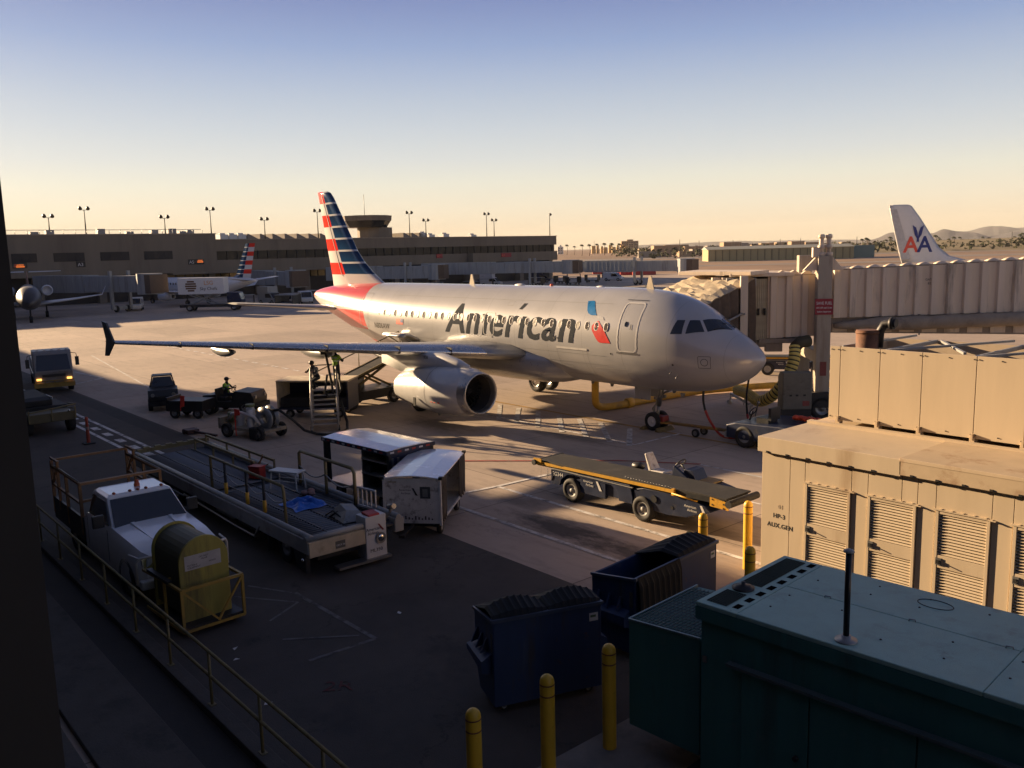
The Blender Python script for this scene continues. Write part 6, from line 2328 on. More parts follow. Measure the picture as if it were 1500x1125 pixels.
# ---------------------------------------------------------------- conveyor loaders
def belt_loader(label, x, y, rot, code, fine=True):
    t = thing('belt_loader', label, 'belt loader', (x, y, 0), rot)
    nv = Mt['navy_paint']
    # local x: from the low free end (0) to the far roller; y: 0 near side
    c = MB()
    c.prism([(.75, .42), (.75, .88), (3.9, .95), (4.0, .62), (4.0, .42), (3.5, .42), (3.42, .7), (3.2, .82), (2.95, .82), (1.98, .82), (1.72, .84), (1.45, .8), (1.2, .62), (1.12, .42)], 'y', .02, .1)
    c.box(.75, 4.0, .1, 1.75, .45, .8)
    c.box(1.98, 3.42 - .45, .04, .16, .36, .82)
    obj('chassis', c, nv, t, bevel=.012)
    c = MB()
    c.prism([(4.02, .4), (4.02, .86), (4.35, .95), (5.6, 1.0), (6.4, .85), (6.6, .72), (5.8, .42), (5.2, .36)], 'y', .05, 1.95)
    bx = obj('engine_box', c, nv, t, bevel=.02)
    c = MB()
    c.cyl((4.75, .045, .72), (4.75, .02, .72), .1, n=18)
    c.cyl((5.35, .045, .6), (5.35, .04, .6), .05, n=12)
    obj('filler', c, Mt['black_paint'], bx)
    d = MB()
    d.box(.78, 4.0, .0, .5, .885, .905)
    obj('deck_plate', d, Mt['grey_paint'], t)
    for wx in (1.62, 4.38 - .02):
        for q in (.12, 1.72):
            wheel(t, (wx, q, .36), .36, .26, hub=Mt['grey_paint'], n=26)
    # boom with side rails, the belt, end rollers
    z0, z1 = .98, 1.12
    b = MB()
    b.hexa([(.12, .05, z0 - .1), (7.0, .05, z1 - .12), (7.0, 1.05, z1 - .12), (.12, 1.05, z0 - .1)], [(.12, .05, z0 + .04), (7.0, .05, z1 + .02), (7.0, 1.05, z1 + .02), (.12, 1.05, z0 + .04)])
    bo = obj('boom', b, Mt['black_paint'], t)
    b = MB()
    b.hexa([(.1, .06, z0 + .03), (7.05, .06, z1 + .01), (7.05, 1.14, z1 + .01), (.1, 1.14, z0 + .03)], [(.1, .06, z0 + .075), (7.05, .06, z1 + .055), (7.05, 1.14, z1 + .055), (.1, 1.14, z0 + .075)])
    obj('belt', b, Mt['black_rubber'], bo)
    y = MB()
    y.hexa([(1.3, .0, z0 - .02), (5.4, .0, z1 - .1), (5.4, .05, z1 - .1), (1.3, .05, z0 - .02)], [(1.3, .0, z0 + .05), (5.4, .0, z1 - .02), (5.4, .05, z1 - .02), (1.3, .05, z0 + .05)])
    y.hexa([(.25, .01, z0 - .06), (1.3, .01, z0 - .02), (1.3, .04, z0 - .02), (.25, .04, z0 - .06)], [(.25, .01, z0 + .05), (1.3, .01, z0 + .03), (1.3, .04, z0 + .03), (.25, .04, z0 + .05)])
    obj('side_rail', y, Mt['yellow_paint'], bo)
    y = MB()
    y.cyl((5.4, -.02, z1 - .1), (6.2, -.0, z1 - .17), .022, n=8)
    y.box(5.38, 5.46, -.03, .05, z1 - .16, z1 + .02)
    obj('lift_rod', y, Mt['yellow_paint'], bo)
    y = MB()
    y.hexa([(6.6, -.01, z1 - .2), (7.15, -.01, z1 - .22), (7.15, .03, z1 - .22), (6.6, .03, z1 - .2)], [(6.6, -.01, z1 + .03), (7.1, -.01, z1 - .02), (7.1, .03, z1 - .02), (6.6, .03, z1 + .03)])
    po = obj('end_plate', y, Mt['yellow_paint'], t)
    y = MB()
    for xx, zz in ((6.68, .02), (6.68, -.12), (7.02, -.05), (7.02, -.16)): y.cyl((xx, -.012, z1 + zz - .03), (xx, -.02, z1 + zz - .03), .022, n=8)
    obj('bolts', y, Mt['dark_metal'], po)['kind'] = 'stuff'
    for xx, r, zz in ((.08, .085, z0), (7.2, .095, z1 - .04)):
        r_ = MB()
        r_.cyl((xx, -.08, zz), (xx, 1.2, zz), r, n=16)
        obj('end_roller', r_, Mt['black_rubber'], bo)
    r_ = MB()
    r_.box(.02, .35, -.02, .03, z0 - .06, z0 + .13)
    obj('nose_plate', r_, Mt['yellow_paint'], bo)
    if fine:
        n = MB()
        for k in range(24): n.cyl((3.7 + k * .1, .08, z1 + .0 + .0), (3.7 + k * .1, .08, z1 + .03), .012, n=5)
        obj('belt_studs', n, Mt['grey_metal'], bo)['kind'] = 'stuff'
        # driver's place on the far side
        s = MB()
        s.hexa([(3.55, 1.3, 1.0), (4.05, 1.3, 1.0), (4.05, 1.75, 1.0), (3.55, 1.75, 1.0)], [(3.58, 1.32, 1.09), (4.05, 1.32, 1.09), (4.05, 1.73, 1.09), (3.58, 1.73, 1.09)])
        s.hexa([(3.5, 1.32, 1.02), (3.62, 1.32, 1.05), (3.62, 1.73, 1.05), (3.5, 1.73, 1.02)], [(3.3, 1.36, 1.52), (3.37, 1.36, 1.54), (3.37, 1.69, 1.54), (3.3, 1.69, 1.52)])
        obj('seat', s, Mt['worn_white'], t, bevel=.03)
        s = MB()
        s.ball((3.05, 1.4, 1.1), .15, 12, 7, 1.6, 1, .8)
        obj('engine_cover', s, Mt['black_paint'], t)
        s = MB()
        s.prism([(4.4, .95), (5.1, .95), (5.0, 1.1), (4.65, 1.3), (4.5, 1.38)], 'y', 1.2, 1.3)
        s.prism([(4.7, .95), (5.25, .95), (5.05, 1.32), (4.8, 1.32)], 'y', 1.3, 1.85)
        obj('dashboard', s, nv, t, bevel=.01)
        s = MB()
        pts = [Vector((4.5, 1.52, 1.4)) + Vector((.1 * math.cos(2 * PI * k / 18), .19 * math.sin(2 * PI * k / 18), .13 * math.cos(2 * PI * k / 18))) for k in range(19)]
        s.tube(pts, .02, 7)
        s.cyl((4.5, 1.52, 1.4), (4.75, 1.52, 1.15), .02, n=7)
        for q in (-.17, .17): s.cyl((4.5, 1.52, 1.4), (4.5, 1.52 + q, 1.4), .012, n=6)
        obj('steering_wheel', s, Mt['black_paint'], t)
        s = MB()
        s.box(5.05, 5.65, 1.25, 1.95, 1.02, 1.05)
        obj('foot_board', s, Mt['ochre'], t)
        for xx in (.35, .62, .66):
            s = MB()
            s.tube([(xx, -.02, z0 - .1), (xx + .01, -.03, z0 - .3), (xx - .01, -.02, z0 - .42)], .007, 5)
            obj('hanging_strap', s, Mt['worn_white'], bo)
    text('code', code, .17, Mt['ink_white'], t, face_mtx((.82, .013, .7), (1, .0, 0), (0, 0, 1)))
    for xx, zz in ((2.1, .62), (5.75, .62)):
        yy = .013 if xx < 4 else .045
        xo = 0 if xx < 4 else -.0
        text('lettering', 'American', .1, Mt['ink_white'], t, face_mtx((xx, .03 if xx < 4 else .045, zz + .1), (1, 0, 0), (0, 0, 1)), .002)
        text('lettering', 'Airlines', .1, Mt['ink_white'], t, face_mtx((xx + .1, .03 if xx < 4 else .045, zz), (1, 0, 0), (0, 0, 1)), .002)
        e = MB()
        a = .028 if xx < 4 else .043
        e.prism([(xx + .5, zz + .22), (xx + .57, zz + .22), (xx + .74, zz - .06), (xx + .64, zz - .06)], 'y', a, a + .004)
        obj('emblem', e, Mt['ink_white'], t)
    return t
belt_loader('dark blue belt loader with yellow rail and white code on sunlit concrete', -19.75, 17.62, 1.0, 'EG344')
belt_loader('white edged belt loader half hidden under the passenger bridge', -29.8, 42.8, 28, 'EG320', False)

def hold_loader():
    t = thing('belt_loader', 'dark belt loader with handrail raised to the open rear hold', 'belt loader', (-37.5, 19.4, 0), 99)
    c = MB()
    c.box(.9, 5.2, -.85, .85, .35, .8)
    c.box(.9, 2.2, -.95, -.3, .8, 1.15)
    obj('chassis', c, Mt['black_paint'], t, bevel=.03)
    for x in (1.7, 4.4):
        for q in (-.8, .8): wheel(t, (x, q, .36), .36, .26, n=18)
    b = MB()
    b.hexa([(0, -.5, .75), (6.6, -.5, 2.55), (6.6, .5, 2.55), (0, .5, .75)], [(0, -.5, .9), (6.6, -.5, 2.72), (6.6, .5, 2.72), (0, .5, .9)])
    bo = obj('boom', b, Mt['black_rubber'], t)
    s = MB()
    for q in (-.53, .53): s.bar((0, q, .88), (6.6, q, 2.7), .06, .1)
    obj('side_rail', s, Mt['dull_yellow'], bo)
    r = MB()
    for q in (.58,):
        r.tube([(.3, q, .95), (.4, q, 1.8), (6.2, q, 3.4), (6.3, q, 2.65)], .03, 7)
        for k in range(1, 4): r.cyl((.4 + k * 1.5, q, 1.0 + k * .41), (.4 + k * 1.5, q, 1.8 + k * .41), .025, n=6)
    obj('handrail', r, Mt['dull_yellow'], bo)
    l = MB()
    for q in (-.4, .4):
        l.bar((2.0, q, .8), (4.6, q, 2.05), .1)
        l.bar((4.6, q, .8), (3.0, q, 1.6), .1)
    obj('lift_arm', l, Mt['dull_yellow'], t)
hold_loader()

# ---------------------------------------------------------------- baggage carts
def white_cart():
    t = thing('baggage_cart', 'white closed-end baggage cart with brown curtains, second of two', 'baggage cart', (-19.75, 13.55, 0), 131)
    wm = Mt['worn_white']
    L_, W_ = 1.5, .76
    f = MB()
    f.box(-L_, L_, -W_, W_, .38, .46)
    obj('floor', f, Mt['grey_paint'], t)
    for s in (-1, 1):
        e = MB()
        e.box(s * L_ - .025, s * L_ + .025, -W_, W_, .4, 1.62)
        eo = obj('end_panel', e, wm, t, bevel=.006)
        for q in (-1, 1):
            p = MB()
            p.box(s * L_ - .04, s * L_ + .04, q * W_ - .03, q * W_ + .03, .36, 1.64)
            obj('corner_post', p, Mt['white_paint'], eo)
        if s < 0:
            x = -L_ - .027
            w = MB()
            w.box(x - .004, x, -.5, -.22, 1.08, 1.4)
            obj('document_holder', w, mat('holder_dark', (.07, .08, .085), .25), eo)
            w = MB()
            w.box(x - .006, x - .004, -.43, -.29, 1.13, 1.34)
            obj('paper', w, mat('paper_grey', (.14, .15, .15)), eo)
            text('lettering', 'American', .085, Mt['ink_grey'], eo, face_mtx((x - .001, .35, 1.28), (0, -1, 0), (0, 0, 1)), .001)
            text('lettering', 'Airlines', .085, Mt['ink_grey'], eo, face_mtx((x - .001, .3, 1.19), (0, -1, 0), (0, 0, 1)), .001)
            m = MB()
            m.prism([(-.0, 1.36), (-.05, 1.36), (-.16, 1.16), (-.1, 1.16)], 'x', x - .003, x)
            obj('emblem', m, Mt['ink_black'], eo)
            m = MB()
            for k in range(26):
                a, b = ((k * 37) % 100) / 100, ((k * 61) % 97) / 97
                yy, zz, q = -.7 + 1.4 * a, .5 + .6 * b * b, .008 + .014 * ((k * 13) % 7) / 7
                m.box(x - .002, x, yy, yy + q, zz, zz + q * .7)
            for k in range(12): m.box(x - .002, x, -.55 + k * .09, -.51 + k * .09, .5, .54 + .03 * (k % 3))
            obj('scuff_marks', m, mat('scuff', (.06, .05, .045), .8), eo)['kind'] = 'stuff'
            m = MB()
            for k in range(8): m.box(x - .002, x, .42 + k * .028, .436 + k * .028, 1.5, 1.54)
            obj('fleet_marking', m, Mt['ochre'], eo)
    r = MB()
    rings = []
    for i in range(9):
        x = -L_ - .06 + (2 * L_ + .12) * i / 8
        ring = [(x, -W_ - .05, 1.63), (x, -.4, 1.685), (x, 0, 1.71), (x, .4, 1.685), (x, W_ + .05, 1.63)]
        rings.append(ring + [(a, b, c - .03) for a, b, c in reversed(ring)])
    r.loft(rings, True, False)
    ro = obj('roof', r, Mt['roof_white'], t)
    r = MB()
    for a in (-1, 1):
        for b in (-1, 1): r.box(a * (L_ + .02) - .07, a * (L_ + .02) + .07, b * (W_ + .03) - .05, b * (W_ + .03) + .05, 1.6, 1.67)
    obj('corner_guard', r, Mt['black_rubber'], ro)
    b = MB()
    b.box(-L_, L_, W_ - .03, W_, .46, 1.62)
    obj('back_panel', b, wm, t)
    # curtains gathered at each end of the open side (y = -W)
    for x0, x1 in ((-1.42, -1.0), (.85, 1.45)):
        c = MB()
        rings = []
        for i in range(9):
            u = i / 8
            ring = []
            for j in range(15):
                x = x0 + (x1 - x0) * j / 14
                ring.append((x + .04 * math.sin(u * 3 + j), -W_ - .02 + .045 * math.sin(j * 2.1 + u), 1.62 - 1.2 * u * (.92 + .08 * math.sin(j))))
            rings.append(ring)
        c.loft(rings, False, True, closed=False)
        o = obj('curtain', c, Mt['curtain'], t, fix=False)
        q = o.modifiers.new('s', 'SOLIDIFY')
        q.thickness = .012
    s = MB()
    s.bar((-L_, -W_, .44), (L_, -W_, .44), .05)
    obj('sill', s, Mt['worn_white'], t)
    h = MB()
    h.bar((-L_, 0, .34), (-L_ - .75, .1, .28), .06)
    h.box(-L_ - .8, -L_ - .7, .02, .18, .24, .32)
    obj('tow_bar', h, Mt['dark_metal'], t)
    for x in (-1.05, 1.05):
        for q in (-.62, .62): wheel(t, (x, q, .19), .19, .13, hub=Mt['grey_paint'], n=18)
    s = MB()
    for x in (-1.05, 1.05): s.cyl((x, -.6, .2), (x, .6, .2), .04, n=8)
    s.box(-1.3, 1.3, -.5, .5, .26, .38)
    obj('axle', s, Mt['dark_metal'], t)
white_cart()

def shelf_cart():
    t = thing('baggage_cart', 'dark framed baggage cart with shiny metal shelves behind the white cart', 'baggage cart', (-22.75, 13.85, 0), 5)
    L_, W_ = 1.62, .85
    f = MB()
    f.box(-L_, L_, -W_, W_, .42, .5)
    obj('floor', f, Mt['silver_sheet'], t)
    r = MB()
    rings = []
    for i in range(9):
        x = -L_ - .05 + (2 * L_ + .1) * i / 8
        ring = [(x, -W_ - .05, 1.84), (x, -.4, 1.9), (x, .4, 1.9), (x, W_ + .05, 1.84)]
        rings.append(ring + [(a, b, c - .03) for a, b, c in reversed(ring)])
    r.loft(rings, True, False)
    ro = obj('roof', r, Mt['roof_white'], t)
    e = MB()
    e.box(-L_ - .05, L_ + .05, -W_ - .07, -W_ - .05, 1.74, 1.86)
    e.box(L_ + .05, L_ + .07, -W_ - .05, W_ + .05, 1.74, 1.86)
    eo = obj('roof_trim', e, Mt['navy_paint'], t)
    for k in range(12):
        q = MB()
        x = -L_ + k * .27
        q.box(x, x + .14, -W_ - .074, -W_ - .07, 1.77, 1.82)
        obj('reflector', q, Mt['red_paint'] if k % 2 else Mt['ink_white'], eo)
    for k in range(6):
        q = MB()
        y = -W_ + .05 + k * .27
        q.box(L_ + .07, L_ + .074, y, y + .14, 1.77, 1.82)
        obj('reflector', q, Mt['red_paint'] if k % 2 else Mt['ink_white'], eo)
    p = MB()
    for x in (-L_, -L_ + .18, L_ - .0):
        p.box(x - .05, x + .05, -W_, -W_ + .08, .5, 1.84)
    for x in (-L_, L_): p.box(x - .05, x + .05, W_ - .08, W_, .5, 1.84)
    obj('frame', p, Mt['black_paint'], t)
    c = MB()
    rings = []
    for i in range(7):
        u = i / 6
        rings.append([(-L_ + .05 + j * .035, -W_ - .02 + .04 * math.sin(j * 2 + u), 1.8 - 1.3 * u) for j in range(8)])
    c.loft(rings, False, True, closed=False)
    o = obj('curtain', c, Mt['black_paint'], t, fix=False)
    b = MB()
    b.box(-L_, L_, W_ - .04, W_, .5, 1.84)
    b.box(.2, .24, -W_ + .1, W_ - .04, .5, 1.84)
    obj('inner_panel', b, Mt['silver_sheet'], t)
    for z in (.98, 1.42):
        s = MB()
        s.box(.24, L_ - .05, -W_ + .05, W_ - .04, z, z + .04)
        obj('shelf', s, Mt['silver_sheet'], t)
    s = MB()
    s.box(.35, .6, -W_ + .1, -W_ + .3, 1.02, 1.25)
    obj('bin', s, Mt['black_paint'], t)
    e = MB()
    e.box(L_ - .02, L_ + .02, -W_, W_, .5, 1.84)
    eo = obj('end_panel', e, Mt['navy_paint'], t)
    text('lettering', 'BC52', .2, Mt['ink_white'], eo, face_mtx((L_ + .022, -.1, 1.45), (0, 1, 0), (0, 0, 1)))
    q = MB()
    for y in (-.72, -.52): q.box(L_ + .021, L_ + .03, y, y + .08, 1.15, 1.62)
    obj('hand_grip', q, Mt['grey_metal'], eo)
    for x in (-1.1, 1.1):
        for q in (-.65, .65): wheel(t, (x, q, .2), .2, .14, n=18)
    s = MB()
    s.box(-1.3, 1.3, -.5, .5, .3, .42)
    obj('chassis', s, Mt['dark_metal'], t)
shelf_cart()

def cream_cart():
    t = thing('baggage_cart', 'cream roofed dark baggage cart beside the fuelling stairs', 'baggage cart', (-36.9, 19.4, 0), 42)
    b = MB()
    b.box(-1.7, 1.7, -.78, .78, .4, .5)
    b.box(-1.7, 1.7, .7, .78, .5, 1.7)
    b.box(1.62, 1.7, -.78, .7, .5, 1.7)
    obj('body', b, Mt['navy_paint'], t)
    r = MB()
    r.box(-1.75, 1.75, -.83, .83, 1.7, 1.78)
    cm = mat('cream_canvas', (.66, .57, .43), .7, dirt=(.4, .32, .22), damt=.25)
    obj('roof', r, cm, t, bevel=.03)
    e = MB()
    e.box(-1.74, -1.68, -.8, .8, .45, 1.72)
    obj('end_panel', e, cm, t)
    c = MB()
    c.box(-1.6, 1.6, -.7, .68, .5, .95)
    obj('baggage', c, Mt['dark_cloth'], t)
    for x in (-1.2, 1.2):
        for q in (-.6, .6): wheel(t, (x, q, .2), .2, .14, n=14)
cream_cart()
def black_cart():
    t = thing('covered_dolly', 'black covered dolly standing between the tug and the stairs', 'dolly', (-38.6, 21.6, 0), 44)
    b = MB()
    b.prism([(-1, .35), (1, .35), (1, 1.3), (.7, 1.55), (-.7, 1.55), (-1, 1.3)], 'y', -.7, .7)
    obj('cover', b, Mt['black_paint'], t, bevel=.05)
    for x in (-.7, .7):
        for q in (-.55, .55): wheel(t, (x, q, .18), .18, .12, n=12)
black_cart()

# ---------------------------------------------------------------- cargo deck loader
def cargo_loader():
    t = thing('cargo_loader', 'long cargo deck loader with roller decks and yellow handrails', 'cargo loader', (-24, 10.2, 0))
    dk, gm, dy = Mt['dark_metal'], Mt['grey_metal'], Mt['dull_yellow']
    b = MB()
    b.box(-5.6, 5.9, -.95, 1.0, .35, .78)
    b.box(-5.4, -2, -1.15, 1.1, .42, .7)
    obj('chassis', b, dk, t)
    for y, n in ((-1.2, 'side_beam'), (1.2, 'side_beam')):
        q = MB()
        q.box(-6.2, 6.15, y - .13, y + .13, .62, .98)
        q.cyl((-6.2, y - .02, 1.0), (6.15, y - .02, 1.0), .085, n=10)
        obj(n, q, Mt['grey_paint'], t, bevel=.02)
    d = MB()
    d.box(-6.1, 6.1, -1.07, 1.07, .8, .86)
    do = obj('deck', d, mat('deck_dark', (.06, .062, .066), .5, .4, var=.25), t)
    ro = MB()
    ro.cyl((0, -1.04, .89), (0, 1.04, .89), .036, n=8)
    first = obj('roller', ro, mat('roller_steel', (.2, .2, .205), .38, .8), do)
    first.location = (-5.95, 0, 0)
    spread(first, do, [(-5.95 + k * .15, 0, 0) for k in range(1, 80) if abs(k - 41) > 1])
    g = MB()
    for y in (-.55, .0, .55): g.box(-6, 6, y - .02, y + .02, .9, .935)
    obj('guide', g, Mt['dark_metal'], do)
    # wheels and guards
    for x in (-4.1, -2.9, 4.6):
        for q in (-1.0, 1.0): wheel(t, (x, q, .4), .4, .3, n=20)
    g = MB()
    g.prism([(4.0, .2), (4.08, .62), (4.3, .82), (5.1, .82), (5.4, .6), (5.55, .18), (6.0, .15), (6.0, .62), (5.6, .9), (4.0, .9)], 'y', -1.32, -1.2)
    obj('wheel_guard', g, dk, t)
    s = MB()
    s.tube([(-1.6, -1.35, .55), (2.2, -1.35, .42), (3.3, -1.35, .42), (3.6, -1.35, .75)], .03, 6)
    s.tube([(-5.2, -1.35, .5), (-1.6, -1.35, .5)], .03, 6)
    obj('guard_rail', s, gm, t)
    for k, (x0, x1) in enumerate(((-1.8, -.6), (.2, 1.4), (1.7, 3.0))):
        bx = MB()
        bx.box(x0, x1, -1.12, -.5, .38, .75)
        obj('side_box', bx, Mt['grey_paint'] if k == 1 else dk, t, bevel=.02)
    # front: cream bumper panel and white lamp cabinet
    f = MB()
    f.box(6.02, 6.18, -1.3, .2, .55, .92)
    fo = obj('front_panel', f, mat('cream_panel', (.5, .42, .3), .5, dirt=(.25, .18, .1), damt=.35), t, bevel=.01)
    f = MB()
    f.cyl((6.1, -1.36, .99), (6.1, .2, .99), .075, n=10)
    obj('bumper_roll', f, Mt['grey_paint'], fo)
    f = MB()
    f.box(6.181, 6.187, -.62, -.36, .62, .8)
    obj('number_plate', f, mat('plate_dark', (.13, .12, .1)), fo)
    text('lettering', 'DECK 06', .06, Mt['ink_white'], fo, face_mtx((6.188, -.6, .68), (0, 1, 0), (0, 0, 1)))
    f = MB()
    f.box(5.75, 6.2, .2, .78, .12, 1.2)
    co = obj('lamp_cabinet', f, Mt['white_paint'], t, bevel=.015)
    f = MB()
    f.cyl((6.2, .6, .62), (6.24, .6, .62), .14, n=18)
    obj('lamp_bezel', f, Mt['grey_metal'], co)
    f = MB()
    f.ball((6.225, .6, .62), .1, 12, 7, .35, 1, 1)
    obj('headlight', f, Mt['chrome'], co)
    f = MB()
    f.hexa([(5.85, .3, 1.2), (6.2, .3, 1.19), (6.2, .62, 1.19), (5.85, .62, 1.2)], [(5.85, .3, 1.27), (6.18, .3, 1.24), (6.18, .62, 1.24), (5.85, .62, 1.27)])
    obj('red_cover', f, Mt['red_paint'], co, bevel=.02)
    text('lettering', 'American', .11, Mt['ink_black'], co, face_mtx((6.203, .21, .84), (0, 1, 0), (0, 0, 1)), width=.4)
    text('lettering', 'Airlines', .11, Mt['ink_black'], co, face_mtx((6.203, .25, .74), (0, 1, 0), (0, 0, 1)), width=.3)
    text('code', 'ML350', .12, Mt['ink_black'], co, face_mtx((6.203, .3, .3), (0, 1, 0), (0, 0, 1)), width=.34)
    f = MB()
    f.prism([(.34 + .2, .98), (.6 - .02, .98), (.72, .8), (.66, .8)], 'x', 6.2, 6.206)
    obj('emblem', f, mat('maroon', (.2, .02, .03)), co)
    f = MB()
    f.box(6.0, 6.3, -.6, .85, .1, .16)
    obj('step_plate', f, gm, co)
    f = MB()
    f.tube([(6.0, .85, .95), (6.05, 1.0, 1.15), (6.1, 1.0, 1.3)], .04, 8)
    f.cyl((6.02, .98, 1.28), (6.25, 1.0, 1.34), .07, n=10)
    obj('step_bar', f, gm, co)
    l = MB()
    l.ball((5.9, -1.33, .45), .05, 8, 5)
    obj('marker_lamp', l, Mt['chrome'], t)
    # handrails on both sides of the front deck
    r = MB()
    r.tube([(-.1, -1.05, .95), (-.1, -1.05, 1.9), (4.45, -1.05, 1.9), (4.5, -1.05, 1.75), (4.55, -1.05, .95)], .04, 8)
    ro_ = obj('handrail', r, dy, t)
    for x in (.9, 2.3, 3.35):
        p = MB()
        p.cyl((x, -1.05, .95), (x, -1.05, 1.9), .04, n=8)
        po = obj('post', p, Mt['black_paint'], ro_)
        p = MB()
        p.cyl((x, -1.05, 1.0), (x, -1.05, 1.32), .052, n=10)
        obj('sleeve', p, Mt['yellow_paint'], ro_)
    ch = MB()
    for a, c in ((-.1, .9), (.9, 2.3), (2.3, 3.35), (3.35, 4.5)):
        ch.tube([(a + (c - a) * k / 8, -1.03, 1.55 - .16 * math.sin(PI * k / 8)) for k in range(9)], .014, 5)
    obj('chain', ch, gm, ro_)
    r = MB()
    r.tube([(1.2, 1.05, .95), (1.2, 1.05, 1.85), (1.3, 1.05, 1.92), (4.2, 1.05, 1.92), (4.3, 1.05, 1.8), (4.3, 1.05, .95)], .048, 8)
    r2 = obj('handrail', r, Mt['ochre'], t)
    p = MB()
    p.cyl((2.75, 1.05, .95), (2.75, 1.05, 1.9), .045, n=8)
    obj('post', p, Mt['ochre'], r2)
    ch = MB()
    for a, c in ((1.2, 2.75), (2.75, 4.3)):
        ch.tube([(a + (c - a) * k / 8, 1.03, 1.5 - .2 * math.sin(PI * k / 8)) for k in range(9)], .022, 6)
    obj('chain', ch, gm, r2)
    for x0, x1, y in ((-6, -.6, 1.1), (-5.6, -.8, .55)):
        r = MB()
        r.bar((x0, y, 1.32), (x1, y, 1.32), .07)
        for k in range(4): r.bar((x0 + (x1 - x0) * k / 3, y, .95), (x0 + (x1 - x0) * k / 3, y, 1.32), .05)
        obj('deck_fence', r, Mt['ochre'], t)
    r = MB()
    r.bar((-6.2, -1.2, 1.08), (-6.2, 1.25, 1.12), .12)
    for k in range(6): r.box(-6.28, -6.12, -1.0 + k * .38, -.8 + k * .38, 1.12, 1.2)
    obj('rear_stop', r, dy, t)
    g = MB()
    for z in (1.0, 1.48): g.bar((4.5, 1.02, z), (5.2, 1.12, z), .05)
    for k in range(5): g.bar((4.5 + k * .175, 1.02 + k * .025, 1.0), (4.5 + k * .175, 1.02 + k * .025, 1.5), .035)
    obj('side_gate', g, Mt['worn_white'], t)
    k = MB()
    k.hexa([(4.6, .1, .95), (5.5, .0, .95), (5.6, .6, .95), (4.8, .7, .95)], [(4.9, .25, 1.28), (5.3, .2, 1.2), (5.4, .5, 1.16), (5.0, .55, 1.24)])
    obj('control_panel', k, Mt['grey_paint'], t)
    k = MB()
    for i in range(5): k.tube([(4.5 + .2 * i, .05, .93), (4.8 + .13 * i, .1 + .08 * i, 1.1), (5.5, .1 + .12 * i, .96)], .022, 5)
    obj('hydraulic_hose', k, Mt['black_rubber'], t)
cargo_loader()

def loader_clutter():
    # things lying on the loader's deck
    rr = random.Random(5)
    g = MB()
    n = 15
    vs = []
    for i in range(n):
        for j in range(n):
            u, v = i / (n - 1) - .5, j / (n - 1) - .5
            e = max(0, 1 - (abs(u * 2) ** 3 + abs(v * 2) ** 3))
            vs.append((u * 1.05 + .04 * math.sin(9 * v), v * .95 + .05 * math.sin(7 * u + 1), .02 + e * (.1 + .07 * math.sin(11 * u + 4 * v) * math.sin(13 * v - 3 * u) + .05 * math.sin(23 * u - 17 * v) + rr.uniform(0, .02))))
    g.add(vs, [(i * n + j, (i + 1) * n + j, (i + 1) * n + j + 1, i * n + j + 1) for i in range(n - 1) for j in range(n - 1)], False)
    o = tag(obj('tarpaulin', g, Mt['blue_tarp']), 'crumpled bright blue tarpaulin lying on the loader deck', 'tarpaulin')
    o.location = (-20.75, 10.3, .93)
    t = thing('step_stool', 'white folding step stool standing on the loader deck', 'step stool', (-22.6, 10.75, .93), 25)
    b = MB()
    b.box(-.5, .5, -.2, .2, .5, .54)
    obj('tread', b, Mt['white_paint'], t)
    for x in (-.42, .42):
        for y in (-.17, .17):
            l = MB()
            l.bar((x, y, .5), (x * 1.12, y * 1.2, 0), .03)
            obj('leg', l, Mt['white_paint'], t)
    l = MB()
    for y in (-.18, .18): l.bar((-.45, y, .25), (.45, y, .25), .02)
    obj('brace', l, Mt['white_paint'], t)
    b = MB()
    b.box(-.2, .2, -.15, .15, 0, .34)
    b.box(-.22, .22, -.17, .17, .34, .38)
    o = tag(obj('red_bin', b, Mt['red_paint'], bevel=.02), 'red square bin on the loader beside the step stool', 'bin')
    o.location = (-24.4, 10.65, .93)
    o.rotation_euler = (0, 0, .5)
    k = MB()
    for i in range(7):
        a = rr.uniform(0, 6)
        p = Vector((rr.uniform(-.4, .3), rr.uniform(-.2, .2), .05))
        k.bar(p, p + Vector((math.cos(a) * .45, math.sin(a) * .3, rr.uniform(.05, .5))), .03)
    o = tag(obj('strap_bundle', k, Mt['orange_brown']), 'tangle of brown straps and bars behind the red bin', 'straps')
    o.location = (-25.1, 10.8, .93)
    k = MB()
    for i in range(5): k.ball((rr.uniform(-.2, .2), rr.uniform(-.15, .15), .07), .1, 8, 5, 1.3, 1, .7)
    o = tag(obj('rag_heap', k, mat('rag_pink', (.35, .2, .17), .9)), 'small heap of pale rags by the thick handrail', 'rags')
    o.location = (-21.6, 10.85, .93)
loader_clutter()

